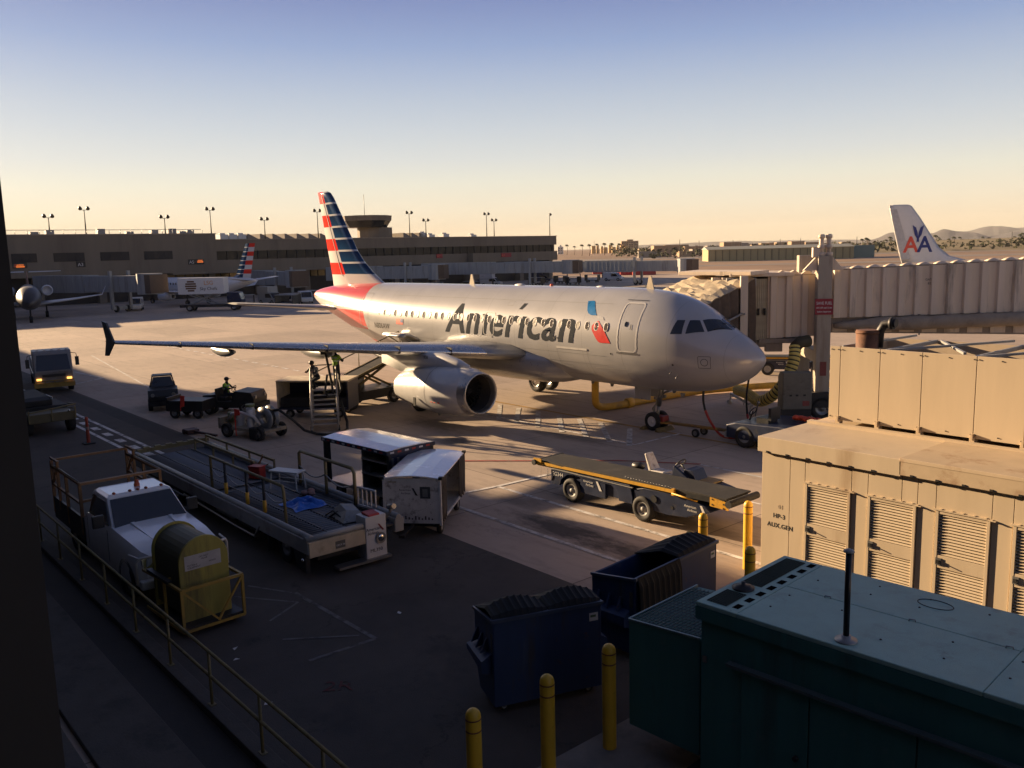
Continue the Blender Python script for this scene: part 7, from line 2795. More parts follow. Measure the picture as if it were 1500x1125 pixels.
# ---------------------------------------------------------------- white pickup with a rack
def pickup():
    t = thing('pickup_truck', 'white pickup truck with roof lamps, brown rack and front guard', 'pickup truck', (-22, 6.42, 0))
    w = Mt['white_gloss']
    # body lofted along x, half sections
    b = MB()
    rings = []
    for x, hw, zb, zs, zt, tw in ((3.0, .78, .5, .9, 1.12, .7), (2.85, .92, .42, 1.0, 1.2, .82), (2.2, .97, .42, 1.1, 1.27, .86), (1.25, .97, .4, 1.14, 1.32, .88), (1.0, .97, .4, 1.15, 1.34, .88), (-.9, .97, .4, 1.15, 1.3, .9), (-1.0, .97, .4, 1.15, 1.28, .9)):
        rings.append([(x, -hw, zb), (x, -hw, zs), (x, -tw, zt), (x, -tw * .45, zt + .035), (x, tw * .45, zt + .035), (x, tw, zt), (x, hw, zs), (x, hw, zb)])
    b.loft(rings, True, True)
    bo = obj('body', b, w, t)
    m = bo.modifiers.new('e', 'EDGE_SPLIT')
    m.split_angle = R(35)
    h = MB()
    for q in (-1, 1): h.hexa([(1.1, q * .5, 1.36), (2.75, q * .42, 1.235), (2.75, q * .3, 1.235), (1.1, q * .36, 1.36)], [(1.1, q * .48, 1.4), (2.6, q * .4, 1.275), (2.6, q * .33, 1.275), (1.1, q * .4, 1.4)])
    obj('bonnet_ridge', h, w, bo)
    c = MB()
    # cabin
    lo = [(1.06, -.88, 1.3), (1.06, .88, 1.3), (-.95, .88, 1.28), (-.95, -.88, 1.28)]
    up = [(.36, -.76, 1.86), (.36, .76, 1.86), (-.78, .76, 1.86), (-.78, -.76, 1.86)]
    c.hexa(lo, up)
    c.hexa([(.4, -.77, 1.86), (.4, .77, 1.86), (-.8, .77, 1.86), (-.8, -.77, 1.86)], [(.25, -.66, 1.93), (.25, .66, 1.93), (-.7, .66, 1.93), (-.7, -.66, 1.93)])
    co = obj('cabin', c, w, t, bevel=.035)
    g = MB()
    def lerp(p, q, u): return tuple(a + (b_ - a) * u for a, b_ in zip(p, q))
    A, B, Cc, D = (1.075, -.83, 1.33), (1.075, .83, 1.33), (.41, .71, 1.84), (.41, -.71, 1.84)
    g.hexa([A, B, Cc, D], [(v[0] + .012, v[1], v[2] + .012) for v in (A, B, Cc, D)])
    obj('windscreen', g, Mt['truck_glass'], co)
    for q in (-1, 1):
        g = MB()
        pts = [(.8, q * .885, 1.33), (-.78, q * .885, 1.33), (-.72, q * .775, 1.8), (.3, q * .775, 1.8)]
        g.hexa(pts, [(x, y + q * .012, z) for x, y, z in pts])
        obj('side_window', g, Mt['truck_glass'], co)
        mi = MB()
        mi.box(.7, .8, q * 1.1 - .13, q * 1.1 + .13, 1.32, 1.62)
        mi.bar((.75, q * .9, 1.38), (.75, q * 1.05, 1.42), .04)
        obj('mirror', mi, Mt['black_paint'], co, bevel=.02)
        hl = MB()
        hl.hexa([(2.98, q * .62, .86), (2.98, q * .86, .86), (2.92, q * .88, 1.08), (2.95, q * .62, 1.06)], [(3.02, q * .62, .86), (3.0, q * .84, .86), (2.95, q * .86, 1.08), (2.99, q * .62, 1.06)])
        obj('headlight', hl, Mt['chrome'], bo)
        d = MB()
        d.box(.92, .93, q * .966, q * .976, .5, 1.28)
        d.box(-.72, -.71, q * .966, q * .976, .5, 1.28)
        obj('door_seam', d, Mt['dark_metal'], bo)
        for x in (2.15, -2.2): wheel(t, (x, q * .82, .4), .4, .28, n=24)
        ar = MB()
        ar.lathe([(-.02, .5), (.02, .5), (.02, .44), (-.02, .44)], (2.15, q * .96, .4), 'y', 24)
        obj('wheel_arch', ar, Mt['black_paint'], bo)
    gr = MB()
    gr.box(2.99, 3.04, -.58, .58, .68, 1.02)
    go = obj('grille', gr, Mt['black_paint'], t)
    for k in range(4):
        s = MB()
        s.box(3.04, 3.055, -.56, .56, .72 + k * .08, .745 + k * .08)
        obj('grille_bar', s, Mt['grey_metal'], go)
    bu = MB()
    bu.box(2.95, 3.15, -.95, .95, .42, .62)
    obj('bumper', bu, Mt['white_paint'], bo, bevel=.03)
    gd = MB()
    for q in (-1, 1):
        gd.tube([(3.1, q * .5, .5), (3.2, q * .5, 1.05), (3.18, q * .62, 1.15), (3.12, q * .95, 1.15), (3.05, q * 1.0, 1.05), (3.05, q * 1.0, .55)], .028, 7)
        gd.tube([(3.12, q * .95, 1.14), (2.6, q * 1.02, 1.12)], .022, 6)
    gd.tube([(3.2, -.5, .95), (3.2, .5, .95)], .028, 7)
    obj('front_guard', gd, Mt['worn_white'], t)
    for k in range(5):
        l = MB()
        l.ball((.24, -.56 + k * .28 + (.09 if k in (1,) else -.09 if k == 3 else 0), 1.945), .042, 10, 5, 1.4, 1, .8)
        obj('roof_lamp', l, mat('amber_lamp', (.25, .05, .02), .3) if k == 0 else bpy.data.materials['amber_lamp'], co)
    l = MB()
    l.lathe([(1.93, .07), (2.0, .07), (2.0, .055), (2.08, .05), (2.1, .02)], (-.15, .1, 0), 'z', 14)
    obj('beacon', l, mat('beacon_orange', (.5, .1, .03), .3), co)
    # bed and its rack
    bd = MB()
    bd.box(-3.9, -1.02, -1.0, 1.0, .55, .66)
    bd.box(-3.9, -1.02, -1.0, -.94, .66, 1.15)
    bd.box(-3.9, -1.02, .94, 1.0, .66, 1.15)
    obj('bed', bd, Mt['dark_metal'], t)
    rk = MB()
    for q in (-.98, .98):
        for x in (-1.1, -2.4, -3.85): rk.bar((x, q, .7), (x, q, 2.0 if x > -3 else 2.15), .07)
        for z in (1.5, 2.0): rk.bar((-3.85, q, z), (-1.1, q, z), .06)
        for a, c_ in ((-3.85, -3.2), (-3.2, -3.85)): rk.bar((a, q, 1.5), (c_, q, 2.1), .05)
        rk.bar((-3.2, q, .9), (-3.2, q, 2.2), .06)
    rk.bar((-1.1, -.98, 2.0), (-1.1, .98, 2.0), .12, .06)
    rk.bar((-1.1, -.98, 1.55), (-1.1, .98, 1.55), .06)
    rk.bar((-3.85, -.98, 2.15), (-3.85, .98, 2.15), .06)
    for z in (2.22,):
        rk.bar((-3.9, -.98, z), (-3.1, -.98, z), .05)
        rk.bar((-3.9, .98, z), (-3.1, .98, z), .05)
    obj('rack', rk, Mt['orange_brown'], t)
    r2 = MB()
    for q in (-.98, .98): r2.tube([(-3.6, q, 2.05), (-1.2, q, 2.05)], .015, 5)
    obj('rail_pipe', r2, Mt['grey_metal'], t)
    cg = MB()
    cg.box(-3.7, -1.3, -.85, .85, .66, 1.0)
    obj('load', cg, Mt['black_rubber'], t, bevel=.05)
pickup()

# ---------------------------------------------------------------- yellow arched cart in front of the pickup
def yellow_cart():
    t = thing('arched_cart', 'dull yellow arched equipment cart in a tube cage by the railing', 'equipment cart', (-17.75, 6.15, 0), 3)
    ym = mat('cart_yellow', (.33, .28, .06), .6, var=.15, dirt=(.16, .13, .045), damt=.4, dscale=2, streak=True)
    def arch(r, z0, zc, n=14):
        return [(-r, z0)] + [(r * math.cos(PI - PI * k / n), zc + r * math.sin(PI - PI * k / n)) for k in range(n + 1)] + [(r, z0)]
    for x0, x1 in ((.62, .68), (-.72, -.66)):
        p = MB()
        p.prism(arch(.52, .2, 1.42), 'x', x0, x1)
        po = obj('arch_plate', p, ym, t, bevel=.012)
        if x0 > 0:
            s = MB()
            s.box(.681, .687, -.4, .36, 1.28, 1.58)
            so = obj('placard', s, mat('placard_white', (.48, .45, .44), .5), t)
            for k, (y, z, b_) in enumerate(((-.1, 1.5, 'DO NOT'), (-.06, 1.45, 'MOVE'), (-.35, 1.36, 'POTABLE'), (.1, 1.36, 'HOSES'), (-.35, 1.31, 'EQUIPMENT'))):
                text('lettering', b_, .05, Mt['ink_black'], so, face_mtx((.688, y, z), (0, 1, 0), (0, 0, 1)), .0005)
    d = MB()
    a = arch(.47, .35, 1.42)
    d.prism(a, 'x', -.66, .62)
    obj('drum_cover', d, mat('drum_olive', (.1, .095, .055), .6, var=.2), t)
    c = MB()
    x0, x1, y0, y1 = .1, .95, -.62, .66
    for z in (.14, 1.0):
        for p, q in (((x0, y0), (x1, y0)), ((x1, y0), (x1, y1)), ((x1, y1), (x0, y1)), ((x0, y1), (x0, y0))): c.bar((*p, z), (*q, z), .055)
    for p in ((x0, y0), (x1, y0), (x1, y1), (x0, y1)): c.bar((*p, .14), (*p, 1.0), .055)
    c.bar((x1, y0, 1.0), (x1, y0 + .75, .18), .04)
    c.bar((x1, y1, .98), (x1, y0 + .72, .18), .04)
    for q in (y0, y1): c.bar((-1.0, q, .95), (x0, q, 1.0), .05)
    c.bar((-.9, y0, .16), (x0, y0, .16), .055)
    c.bar((-.9, y1, .16), (x0, y1, .16), .055)
    c.bar((-.9, y0, .16), (-.9, y1, .16), .055)
    obj('cage', c, mat('cage_yellow', (.4, .25, .05), .55, dirt=(.15, .1, .04), damt=.35), t)
    f = MB()
    f.box(-.9, x1, y0, y1, .16, .22)
    obj('floor', f, Mt['dark_metal'], t)
    for x in (-.75, .75):
        for y in (-.5, .52): wheel(t, (x, y, .09), .09, .06, n=12, name='caster')
    h = MB()
    h.bar((-.9, -.3, .5), (-1.5, -.2, .75), .05)
    h.bar((-.9, .2, .5), (-1.5, .0, .75), .05)
    h.box(-.7, .4, -.66, -.56, 1.0, 1.06)
    obj('tow_handle', h, Mt['black_paint'], t)
    l = MB()
    l.ball((.5, .45, 1.62), .05, 8, 5)
yellow_cart()

# ---------------------------------------------------------------- fuelling: stairs, cart, hose
def fuel_stairs():
    t = thing('fuelling_stairs', 'tall white metal work stairs under the wing', 'work stairs', (-34.1, 18.2, 0), 150)
    m = mat('stair_metal', (.42, .39, .35), .45, .3, dirt=(.2, .17, .13), damt=.3)
    # local: steps climb along +x, from x=-1 to the platform at x=.6
    for q in (-.55, .55):
        s = MB()
        s.bar((-1.15, q, .22), (.35, q, 1.6), .07, .13)
        s.bar((.35, q, .1), (.35, q, 1.6), .08)
        s.bar((1.25, q, .1), (1.25, q, 1.6), .08)
        s.bar((-1.15, q, .15), (1.3, q, .15), .08)
        s.bar((-.2, q, .2), (1.25, q, 1.3), .05)
        obj('side_frame', s, m, t)
        h = MB()
        h.tube([(-1.15, q, .3), (-1.15, q, 1.1), (.3, q, 2.6), (1.3, q, 2.6), (1.3, q, 1.6)], .032, 7)
        h.tube([(.35, q, 1.6), (.35, q, 2.6)], .028, 6)
        h.tube([(.35, q, 2.1), (1.3, q, 2.1)], .022, 6)
        obj('handrail', h, m, t)
    for k in range(7):
        s = MB()
        u = k / 7
        x = -1.05 + 1.4 * u
        s.box(x - .12, x + .14, -.52, .52, .32 + 1.25 * u, .36 + 1.25 * u)
        obj('step', s, m, t)
    p = MB()
    p.box(.3, 1.3, -.56, .56, 1.57, 1.63)
    obj('platform', p, m, t)
    h = MB()
    h.tube([(1.3, -.55, 2.6), (1.3, .55, 2.6)], .03, 6)
    obj('end_rail', h, m, t)
    for x in (-.95, 1.15):
        for q in (-.58, .58): wheel(t, (x, q, .12), .12, .08, n=14)
fuel_stairs()
person('worker in grey vest crouching on the stairs platform, turned from the jet', (-34.85, 18.25, 1.63), 200, dict(hip=(0, -.05, .5), chest=(0, .12, .84), neck=(0, .2, 1.02), head=(0, .25, 1.14), top=(0, .24, 1.25), shl=(-.18, .14, .95), ell=(-.26, .32, .75), hal=(-.15, .5, .8), shr=(.18, .14, .95), elr=(.26, .32, .75), har=(.15, .5, .82),
       hpl=(-.1, -.02, .48), knl=(-.13, .36, .42), anl=(-.12, .22, .06), tol=(-.12, .38, .04), hpr=(.1, -.02, .48), knr=(.13, .3, .1), anr=(.12, -.12, .07), tor=(.12, -.24, .05)), False)
person('worker in dark cap standing on the platform rail side nearer the engine', (-34.35, 19.0, 1.63), 20, dict(hal=(-.1, .35, 1.3), ell=(-.27, .15, 1.2), har=(.14, .33, 1.25), elr=(.27, .12, 1.18), head=(0, .07, 1.62), top=(0, .08, 1.73)), True)

def hydrant_cart():
    t = thing('fuel_hydrant_cart', 'white fuel hydrant cart with pumps and a hose reel', 'fuel cart', (-34.6, 15.1, 0), 18)
    wp, dk = Mt['white_paint'], Mt['dark_metal']
    b = MB()
    b.box(-1.5, 1.3, -.6, .6, .32, .45)
    b.box(-1.5, -1.35, -.6, .6, .45, .8)
    obj('frame', b, mat('cart_tan', (.32, .27, .2), .6, dirt=(.15, .12, .09), damt=.4), t)
    for x in (-.95, .95):
        for q in (-.6, .6): wheel(t, (x, q, .3), .3, .2, n=18)
    for x, y, r, z in ((-.62, -.15, .16, 1.0), (-.28, .12, .19, 1.2), (.06, -.2, .15, 1.12), (.36, .1, .17, 1.0), (-.9, .2, .13, .9)):
        c = MB()
        c.lathe([(.45, r), (z - .1, r), (z, r * .8), (z + .04, r * .3), (z + .04, .01)], (x, y, 0), 'z', 16)
        c.lathe([(.7, r * 1.18), (.76, r * 1.18)], (x, y, 0), 'z', 16)
        obj('filter_vessel', c, wp, t)
    p = MB()
    p.tube([(-1.2, -.3, .6), (-.9, -.35, .95), (-.3, -.35, 1.05), (.4, -.3, .9), (.6, -.2, .55)], .07, 8)
    p.tube([(-1.2, .3, .6), (-.6, .35, .85), (.2, .35, .8)], .06, 8)
    obj('pipework', p, wp, t)
    vm = mat('valve_green', (.14, .17, .08), .6)
    for a_, b_, r_ in (((-1.1, -.25, .6), (-1.1, -.25, 1.0), .12), ((-1.1, .2, .6), (-1.1, .2, .85), .14), ((-.28, .12, 1.24), (-.28, .12, 1.34), .2)):
        v = MB()
        v.cyl(a_, b_, r_, n=12)
        obj('valve', v, vm, t)
    r = MB()
    r.lathe([(-.2, .2), (-.2, .5), (-.17, .5), (-.17, .24), (.17, .24), (.17, .5), (.2, .5), (.2, .2)], (.85, 0, .85), 'y', 26)
    obj('hose_reel', r, Mt['silver_sheet'], t)
    h = MB()
    h.tube([Vector((.85, -.14 + .05 * (k // 12), .85)) + Vector((.36 * math.cos(k * PI / 6), 0, .36 * math.sin(k * PI / 6))) for k in range(60)], .045, 7)
    obj('reel_hose', h, Mt['black_rubber'], t)
    f = MB()
    f.bar((-.4, -.62, .1), (-.4, -.62, 1.25), .03)
    f.prism([(-.4, .95), (-.1, 1.0), (-.1, 1.22), (-.4, 1.25)], 'y', -.63, -.615)
    fo = obj('warning_pennant', f, mat('flag_red', (.7, .06, .04), .7), t)
    j = MB()
    j.box(.5, .95, -.75, -.4, .05, .55)
    obj('bucket', j, Mt['black_rubber'], t, bevel=.05)
hydrant_cart()
def fuel_hoses():
    h = MB()
    pts = [(-33.8, 15.4, 1.15), (-33.4, 15.7, 1.2), (-33.1, 16.1, .8), (-33.0, 16.6, .25), (-32.7, 17.0, .08), (-32.3, 17.3, .06), (-32.2, 17.8, .06), (-32.6, 18.4, .07), (-33.1, 18.7, .3), (-33.6, 18.7, 1.2)]
    h.tube(pts, .06, 8)
    tag(obj('fuel_hose', h, Mt['black_rubber']), 'black fuel hose looping over the ground to the stairs', 'hose')
    h = MB()
    pts = [Vector((-34.1, 18.4, 2.3)), Vector((-33.85, 18.1, 1.6)), Vector((-33.8, 18.25, 1.35)), Vector((-33.9, 18.7, 1.3)), Vector((-34.0, 19.0, 1.6)), Vector((-34.2, 19.0, 2.4))]
    h.tube(pts, .05, 7)
    h.tube([(-33.9, 18.6, .5), (-34.2, 18.65, 1.9), (-34.5, 18.6, 3.2), (-34.6, 18.55, 3.4)], .055, 8)
    h.cyl((-34.6, 18.55, 3.15), (-34.62, 18.53, 3.42), .13, n=12)
    tag(obj('fuel_hose', h, Mt['black_rubber']), 'black fuel hose rising past the stairs into the wing', 'hose')
fuel_hoses()

# ---------------------------------------------------------------- tugs and trucks
def tug(label, x, y, rot, m, driver=False, lid=True):
    t = thing('baggage_tug', label, 'tug', (x, y, 0), rot)
    b = MB()
    b.prism([(-1.3, .3), (1.35, .3), (1.4, .75), (1.25, 1.05), (.35, 1.12), (.2, .62), (-.55, .62), (-.6, .95), (-1.3, .9)], 'y', -.7, .7)
    obj('body', b, m, t, bevel=.03)
    for xx in (-.85, .9):
        for q in (-.62, .62): wheel(t, (xx, q, .31), .31, .22, n=16)
    s = MB()
    s.box(-.6, -.15, -.6, .6, .62, .82)
    s.box(-.7, -.58, -.6, .6, .8, 1.22)
    obj('seat', s, Mt['black_paint'], t, bevel=.04)
    s = MB()
    pts = [Vector((.18, -.3, 1.2)) + Vector((.07 * math.cos(2 * PI * k / 14), .17 * math.sin(2 * PI * k / 14), .15 * math.cos(2 * PI * k / 14))) for k in range(15)]
    s.tube(pts, .018, 6)
    s.cyl((.18, -.3, 1.2), (.35, -.3, 1.0), .02, n=6)
    obj('steering_wheel', s, Mt['black_paint'], t)
    if lid:
        s = MB()
        for q in (-.6, .6):
            s.bar((.35, q, 1.1), (.05, q * .75, 1.62), .045)
            s.bar((-.7, q, .9), (-.55, q * .75, 1.62), .045)
        s.hexa([(-.65, -.5, 1.6), (.15, -.5, 1.6), (.15, .5, 1.6), (-.65, .5, 1.6)], [(-.6, -.45, 1.66), (.1, -.45, 1.66), (.1, .45, 1.66), (-.6, .45, 1.66)])
        obj('roof_frame', s, m, t)
        g = MB()
        g.hexa([(.33, -.55, 1.12), (.33, .55, 1.12), (.1, .42, 1.58), (.1, -.42, 1.58)], [(.35, -.55, 1.12), (.35, .55, 1.12), (.12, .42, 1.58), (.12, -.42, 1.58)])
        obj('windscreen', g, Mt['truck_glass'], t)
    for q in (-.48, .48):
        l = MB()
        l.cyl((1.36, q, .82), (1.41, q, .82), .09, n=12)
        obj('headlight', l, Mt['grey_metal'], t)
    h = MB()
    h.box(1.3, 1.5, -.72, .72, .28, .48)
    h.box(-1.5, -1.28, -.15, .15, .3, .5)
    obj('bumper', h, Mt['black_rubber'], t)
    return t
tug('dark baggage tug with pale hood driving along the shade line', -45.2, 15.0, -18.7, Mt['black_paint'])
tug('black baggage tug carrying a driver in yellow green vest', -41.0, 17.0, 38, Mt['black_paint'], True, False)
person('driver in yellow green vest seated on the black tug, seen from behind', (-41.35, 16.75, .0), -52, dict(hip=(0, 0, .88), chest=(0, .02, 1.25), neck=(0, .05, 1.43), head=(0, .08, 1.57), top=(0, .08, 1.68), shl=(-.19, .02, 1.36), ell=(-.26, .2, 1.15), hal=(-.16, .42, 1.18), shr=(.19, .02, 1.36), elr=(.26, .2, 1.15), har=(.16, .42, 1.18),
       hpl=(-.1, .02, .86), knl=(-.13, .42, .86), anl=(-.13, .5, .42), tol=(-.13, .64, .36), hpr=(.1, .02, .86), knr=(.13, .42, .86), anr=(.13, .5, .42), tor=(.13, .64, .36)), True)
def tug_flag():
    t = thing('tow_dolly', 'low black dolly behind the tug with a red pennant', 'dolly', (-41.3, 15.0, 0), 38)
    b = MB()
    b.box(-.9, .9, -.6, .6, .35, .85)
    b.box(-1.0, -.9, -.6, .6, .35, 1.0)
    obj('bed', b, Mt['black_paint'], t, bevel=.02)
    for x in (-.6, .6):
        for q in (-.5, .5): wheel(t, (x, q, .25), .25, .15, n=14)
    f = MB()
    f.bar((-.2, -.65, .4), (-.15, -.65, 1.1), .03)
    f.prism([(-.22, .55), (.0, .6), (.06, 1.1), (-.14, 1.12)], 'y', -.66, -.645)
    obj('pennant', f, bpy.data.materials['flag_red'], t)
tug_flag()
def tow_head():
    b = MB()
    b.bar((0, 0, .12), (1.9, .35, .14), .09)
    b.box(-.35, .25, -.25, .25, .03, .2)
    b.cyl((-.2, -.3, .1), (-.2, .3, .1), .1, n=12)
    o = tag(obj('tow_bar', b, mat('towbar_dark', (.07, .03, .025), .6)), 'short dark tow bar lying on asphalt before the hydrant cart', 'tow bar')
    o.location = (-37.2, 13.4, 0)
tow_head()

def cab_truck():
    t = thing('cab_truck', 'white flat-fronted truck with lit headlights and yellow bumper, facing us', 'truck', (-58.0, 12.75, 0), -10)
    w = mat('truck_grey', (.22, .22, .22), .4, var=.08, dirt=(.12, .11, .1), damt=.3)
    b = MB()
    b.prism([(.9, .55), (2.85, .55), (2.95, 1.25), (2.62, 2.3), (2.45, 2.42), (.95, 2.42)], 'y', -1.0, 1.0)
    bo = obj('cab', b, w, t, bevel=.05)
    g = MB()
    q = [(2.945, -.88, 1.32), (2.945, .88, 1.32), (2.65, .8, 2.2), (2.65, -.8, 2.2)]
    g.hexa(q, [(x + .02, y, z) for x, y, z in q])
    obj('windscreen', g, Mt['truck_glass'], bo)
    v = MB()
    v.hexa([(2.68, -.35, 2.06), (2.68, .35, 2.06), (2.66, .35, 2.17), (2.66, -.35, 2.17)], [(2.7, -.35, 2.06), (2.7, .35, 2.06), (2.68, .35, 2.17), (2.68, -.35, 2.17)])
    obj('sun_visor_strip', v, Mt['ink_white'], bo)
    k = MB()
    k.box(2.92, 2.97, -.6, .6, .95, 1.1)
    obj('grille', k, Mt['black_paint'], bo)
    m = MB()
    m.prism([(-.12, 1.14), (0, 1.22), (.12, 1.14), (0, 1.17)], 'x', 2.96, 2.975)
    obj('badge', m, Mt['chrome'], bo)
    em = mat('headlight_glow', (.9, .6, .25), emit=(1, .45, .1), estr=.9)
    for s in (-1, 1):
        h = MB()
        h.box(2.93, 2.975, s * .78 - .13, s * .78 + .13, .72, .88)
        obj('headlight', h, em, bo)
        mi = MB()
        mi.box(2.6, 2.72, s * 1.28 - .1, s * 1.28 + .1, 1.5, 2.0)
        mi.tube([(2.6, s * 1.0, 2.25), (2.68, s * 1.25, 2.2), (2.66, s * 1.28, 2.0)], .02, 5)
        obj('mirror', mi, Mt['black_paint'], bo)
        g = MB()
        g.box(1.4, 2.4, s * 1.0 - .01, s * 1.0 + .01, 1.4, 2.15)
        obj('side_window', g, Mt['truck_glass'], bo)
        for x in (1.9, -2.6): wheel(t, (x, s * .88, .45), .45, .3, n=18)
    for k in range(5):
        l = MB()
        l.box(2.3, 2.42, -.8 + k * .38, -.66 + k * .38, 2.42, 2.48)
        obj('roof_lamp', l, Mt['ink_white'], bo)
    bu = MB()
    bu.box(2.9, 3.12, -1.05, 1.05, .36, .62)
    bu.tube([(3.1, -1.0, .6), (3.18, -1.0, .76), (3.18, 1.0, .76), (3.1, 1.0, .6)], .03, 6)
    for q in (-.5, 0, .5): bu.bar((3.12, q, .5), (3.18, q, .76), .04)
    obj('bumper', bu, mat('bumper_yellow', (.3, .2, .04), .55, dirt=(.1, .07, .03), damt=.3), t, bevel=.01)
    c = MB()
    c.box(-3.8, .8, -1.05, 1.05, .75, 1.0)
    c.box(-3.8, .7, -1.0, 1.0, 1.0, 1.7)
    obj('tank_body', c, w, t, bevel=.06)
cab_truck()

def dark_truck():
    t = thing('flatbed_tractor', 'dark flatbed tractor with yellow front rail, parked before the lit truck', 'tractor', (-44.0, 9.0, 0))
    b = MB()
    b.box(-3.2, 1.1, -1.0, .95, .55, 1.1)
    b.prism([(-2.2, 1.1), (.9, 1.1), (.9, 1.35), (.4, 1.45), (-2.2, 1.5)], 'y', -1.0, .4)
    obj('body', b, Mt['black_rubber'], t, bevel=.04)
    e = MB()
    e.box(-.2, .95, .38, .42, 1.38, 1.46)
    obj('edge_trim', e, Mt['worn_white'], t)
    f = MB()
    f.box(1.1, 2.3, -.9, .95, .55, .95)
    obj('front_deck', f, mat('deck_olive', (.12, .1, .05), .6, dirt=(.06, .05, .04), damt=.3), t, bevel=.03)
    r = MB()
    for z in (.95, 1.15): r.bar((1.2, .95, z), (2.35, .95, z + .1), .045)
    r.bar((2.35, -.9, 1.05), (2.35, 1.0, 1.25), .05)
    for y in (-.9, 0, .95): r.bar((2.35, y, .6), (2.35, y, 1.15), .05)
    obj('front_rail', r, Mt['dull_yellow'], t)
    l = MB()
    l.ball((2.3, .72, .98), .055, 8, 5)
    obj('headlight', l, Mt['chrome'], t)
    for x in (-2.3, 1.75):
        for q in (-.85, .85): wheel(t, (x, q, .42), .42, .3, n=20)
dark_truck()
def cone():
    t = thing('delineator_post', 'red orange delineator post by the striped service road lines', 'traffic post', (-38.4, 9.56, 0))
    b = MB()
    b.box(-.22, .22, -.22, .22, 0, .06)
    obj('base', b, Mt['black_rubber'], t, bevel=.02)
    b = MB()
    b.lathe([(.06, .075), (1.0, .055), (1.02, .07), (1.12, .06), (1.14, .01)], (0, 0, 0), 'z', 16)
    po = obj('post', b, mat('faded_orange', (.4, .07, .04), .6), t)
    b = MB()
    b.lathe([(.6, .066), (.72, .064)], (0, 0, 0), 'z', 16)
    obj('band', b, mat('band_pale', (.3, .22, .2), .5), po)
cone()

def pushback():
    t = thing('pushback_tug', 'dark blue pushback tug before the nose, half hidden by the generator house', 'pushback tug', (-17.3, 28.25, 0))
    b = MB()
    b.prism([(-2.1, .3), (2.2, .3), (2.2, .95), (.2, 1.0), (-1.7, .92), (-2.1, .8)], 'y', -1.15, 1.15)
    bo = obj('body', b, Mt['navy_paint'], t, bevel=.05)
    k = MB()
    k.box(-2.2, -2.05, -1.1, 1.1, .28, .5)
    obj('bumper', k, Mt['grey_paint'], bo)
    s = MB()
    s.box(-1.0, -.5, -.8, -.2, .95, 1.15)
    s.box(-.5, -.38, -.8, -.2, 1.1, 1.55)
    obj('seat', s, Mt['black_paint'], bo)
    s = MB()
    pts = [Vector((-1.35, -.5, 1.3)) + Vector((.08 * math.cos(2 * PI * k / 14), .2 * math.sin(2 * PI * k / 14), .14 * math.cos(2 * PI * k / 14))) for k in range(15)]
    s.tube(pts, .022, 6)
    s.cyl((-1.35, -.5, 1.3), (-1.5, -.5, .95), .03, n=6)
    obj('steering_wheel', s, Mt['black_paint'], bo)
    for x in (-1.3, 1.4):
        for q in (-1.0, 1.0): wheel(t, (x, q, .42), .42, .34, n=20)
    s = MB()
    s.bar((-1.8, .3, .95), (-1.6, .2, 1.5), .04)
    s.ball((-1.6, .2, 1.5), .07, 8, 5)
    obj('lever', s, Mt['grey_metal'], bo)
    w = MB()
    for k in range(6): w.ball((.2 + k * .17, -.1 + .05 * (k % 2), 1.12), .13, 8, 5, 1.2, 1, .8)
    o = tag(obj('hi_vis_jacket', w, Mt['orange_red']), 'orange red jacket thrown on the pushback tug', 'jacket')
    o.location = (-17.5, 28.6, 0)
    tb = thing('tow_bar', 'long dull yellow tow bar with small wheels under the nose', 'tow bar', (-22.75, 27.56, 0), 4)
    b = MB()
    b.cyl((0, 0, .36), (3.4, 0, .4), .065, n=10)
    b.bar((-.1, -.22, .36), (.5, 0, .36), .07)
    b.bar((-.1, .22, .36), (.5, 0, .36), .07)
    obj('shaft', b, mat('tow_yellow', (.38, .23, .06), .6, dirt=(.2, .12, .05), damt=.4), tb)
    for q in (-.3, .3): wheel(tb, (1.7, q, .17), .17, .08, n=16)
    b = MB()
    b.box(-.35, .05, -.2, .25, .3, .62)
    obj('tow_head', b, mat('tow_red', (.3, .04, .03), .5), tb, bevel=.03)
pushback()

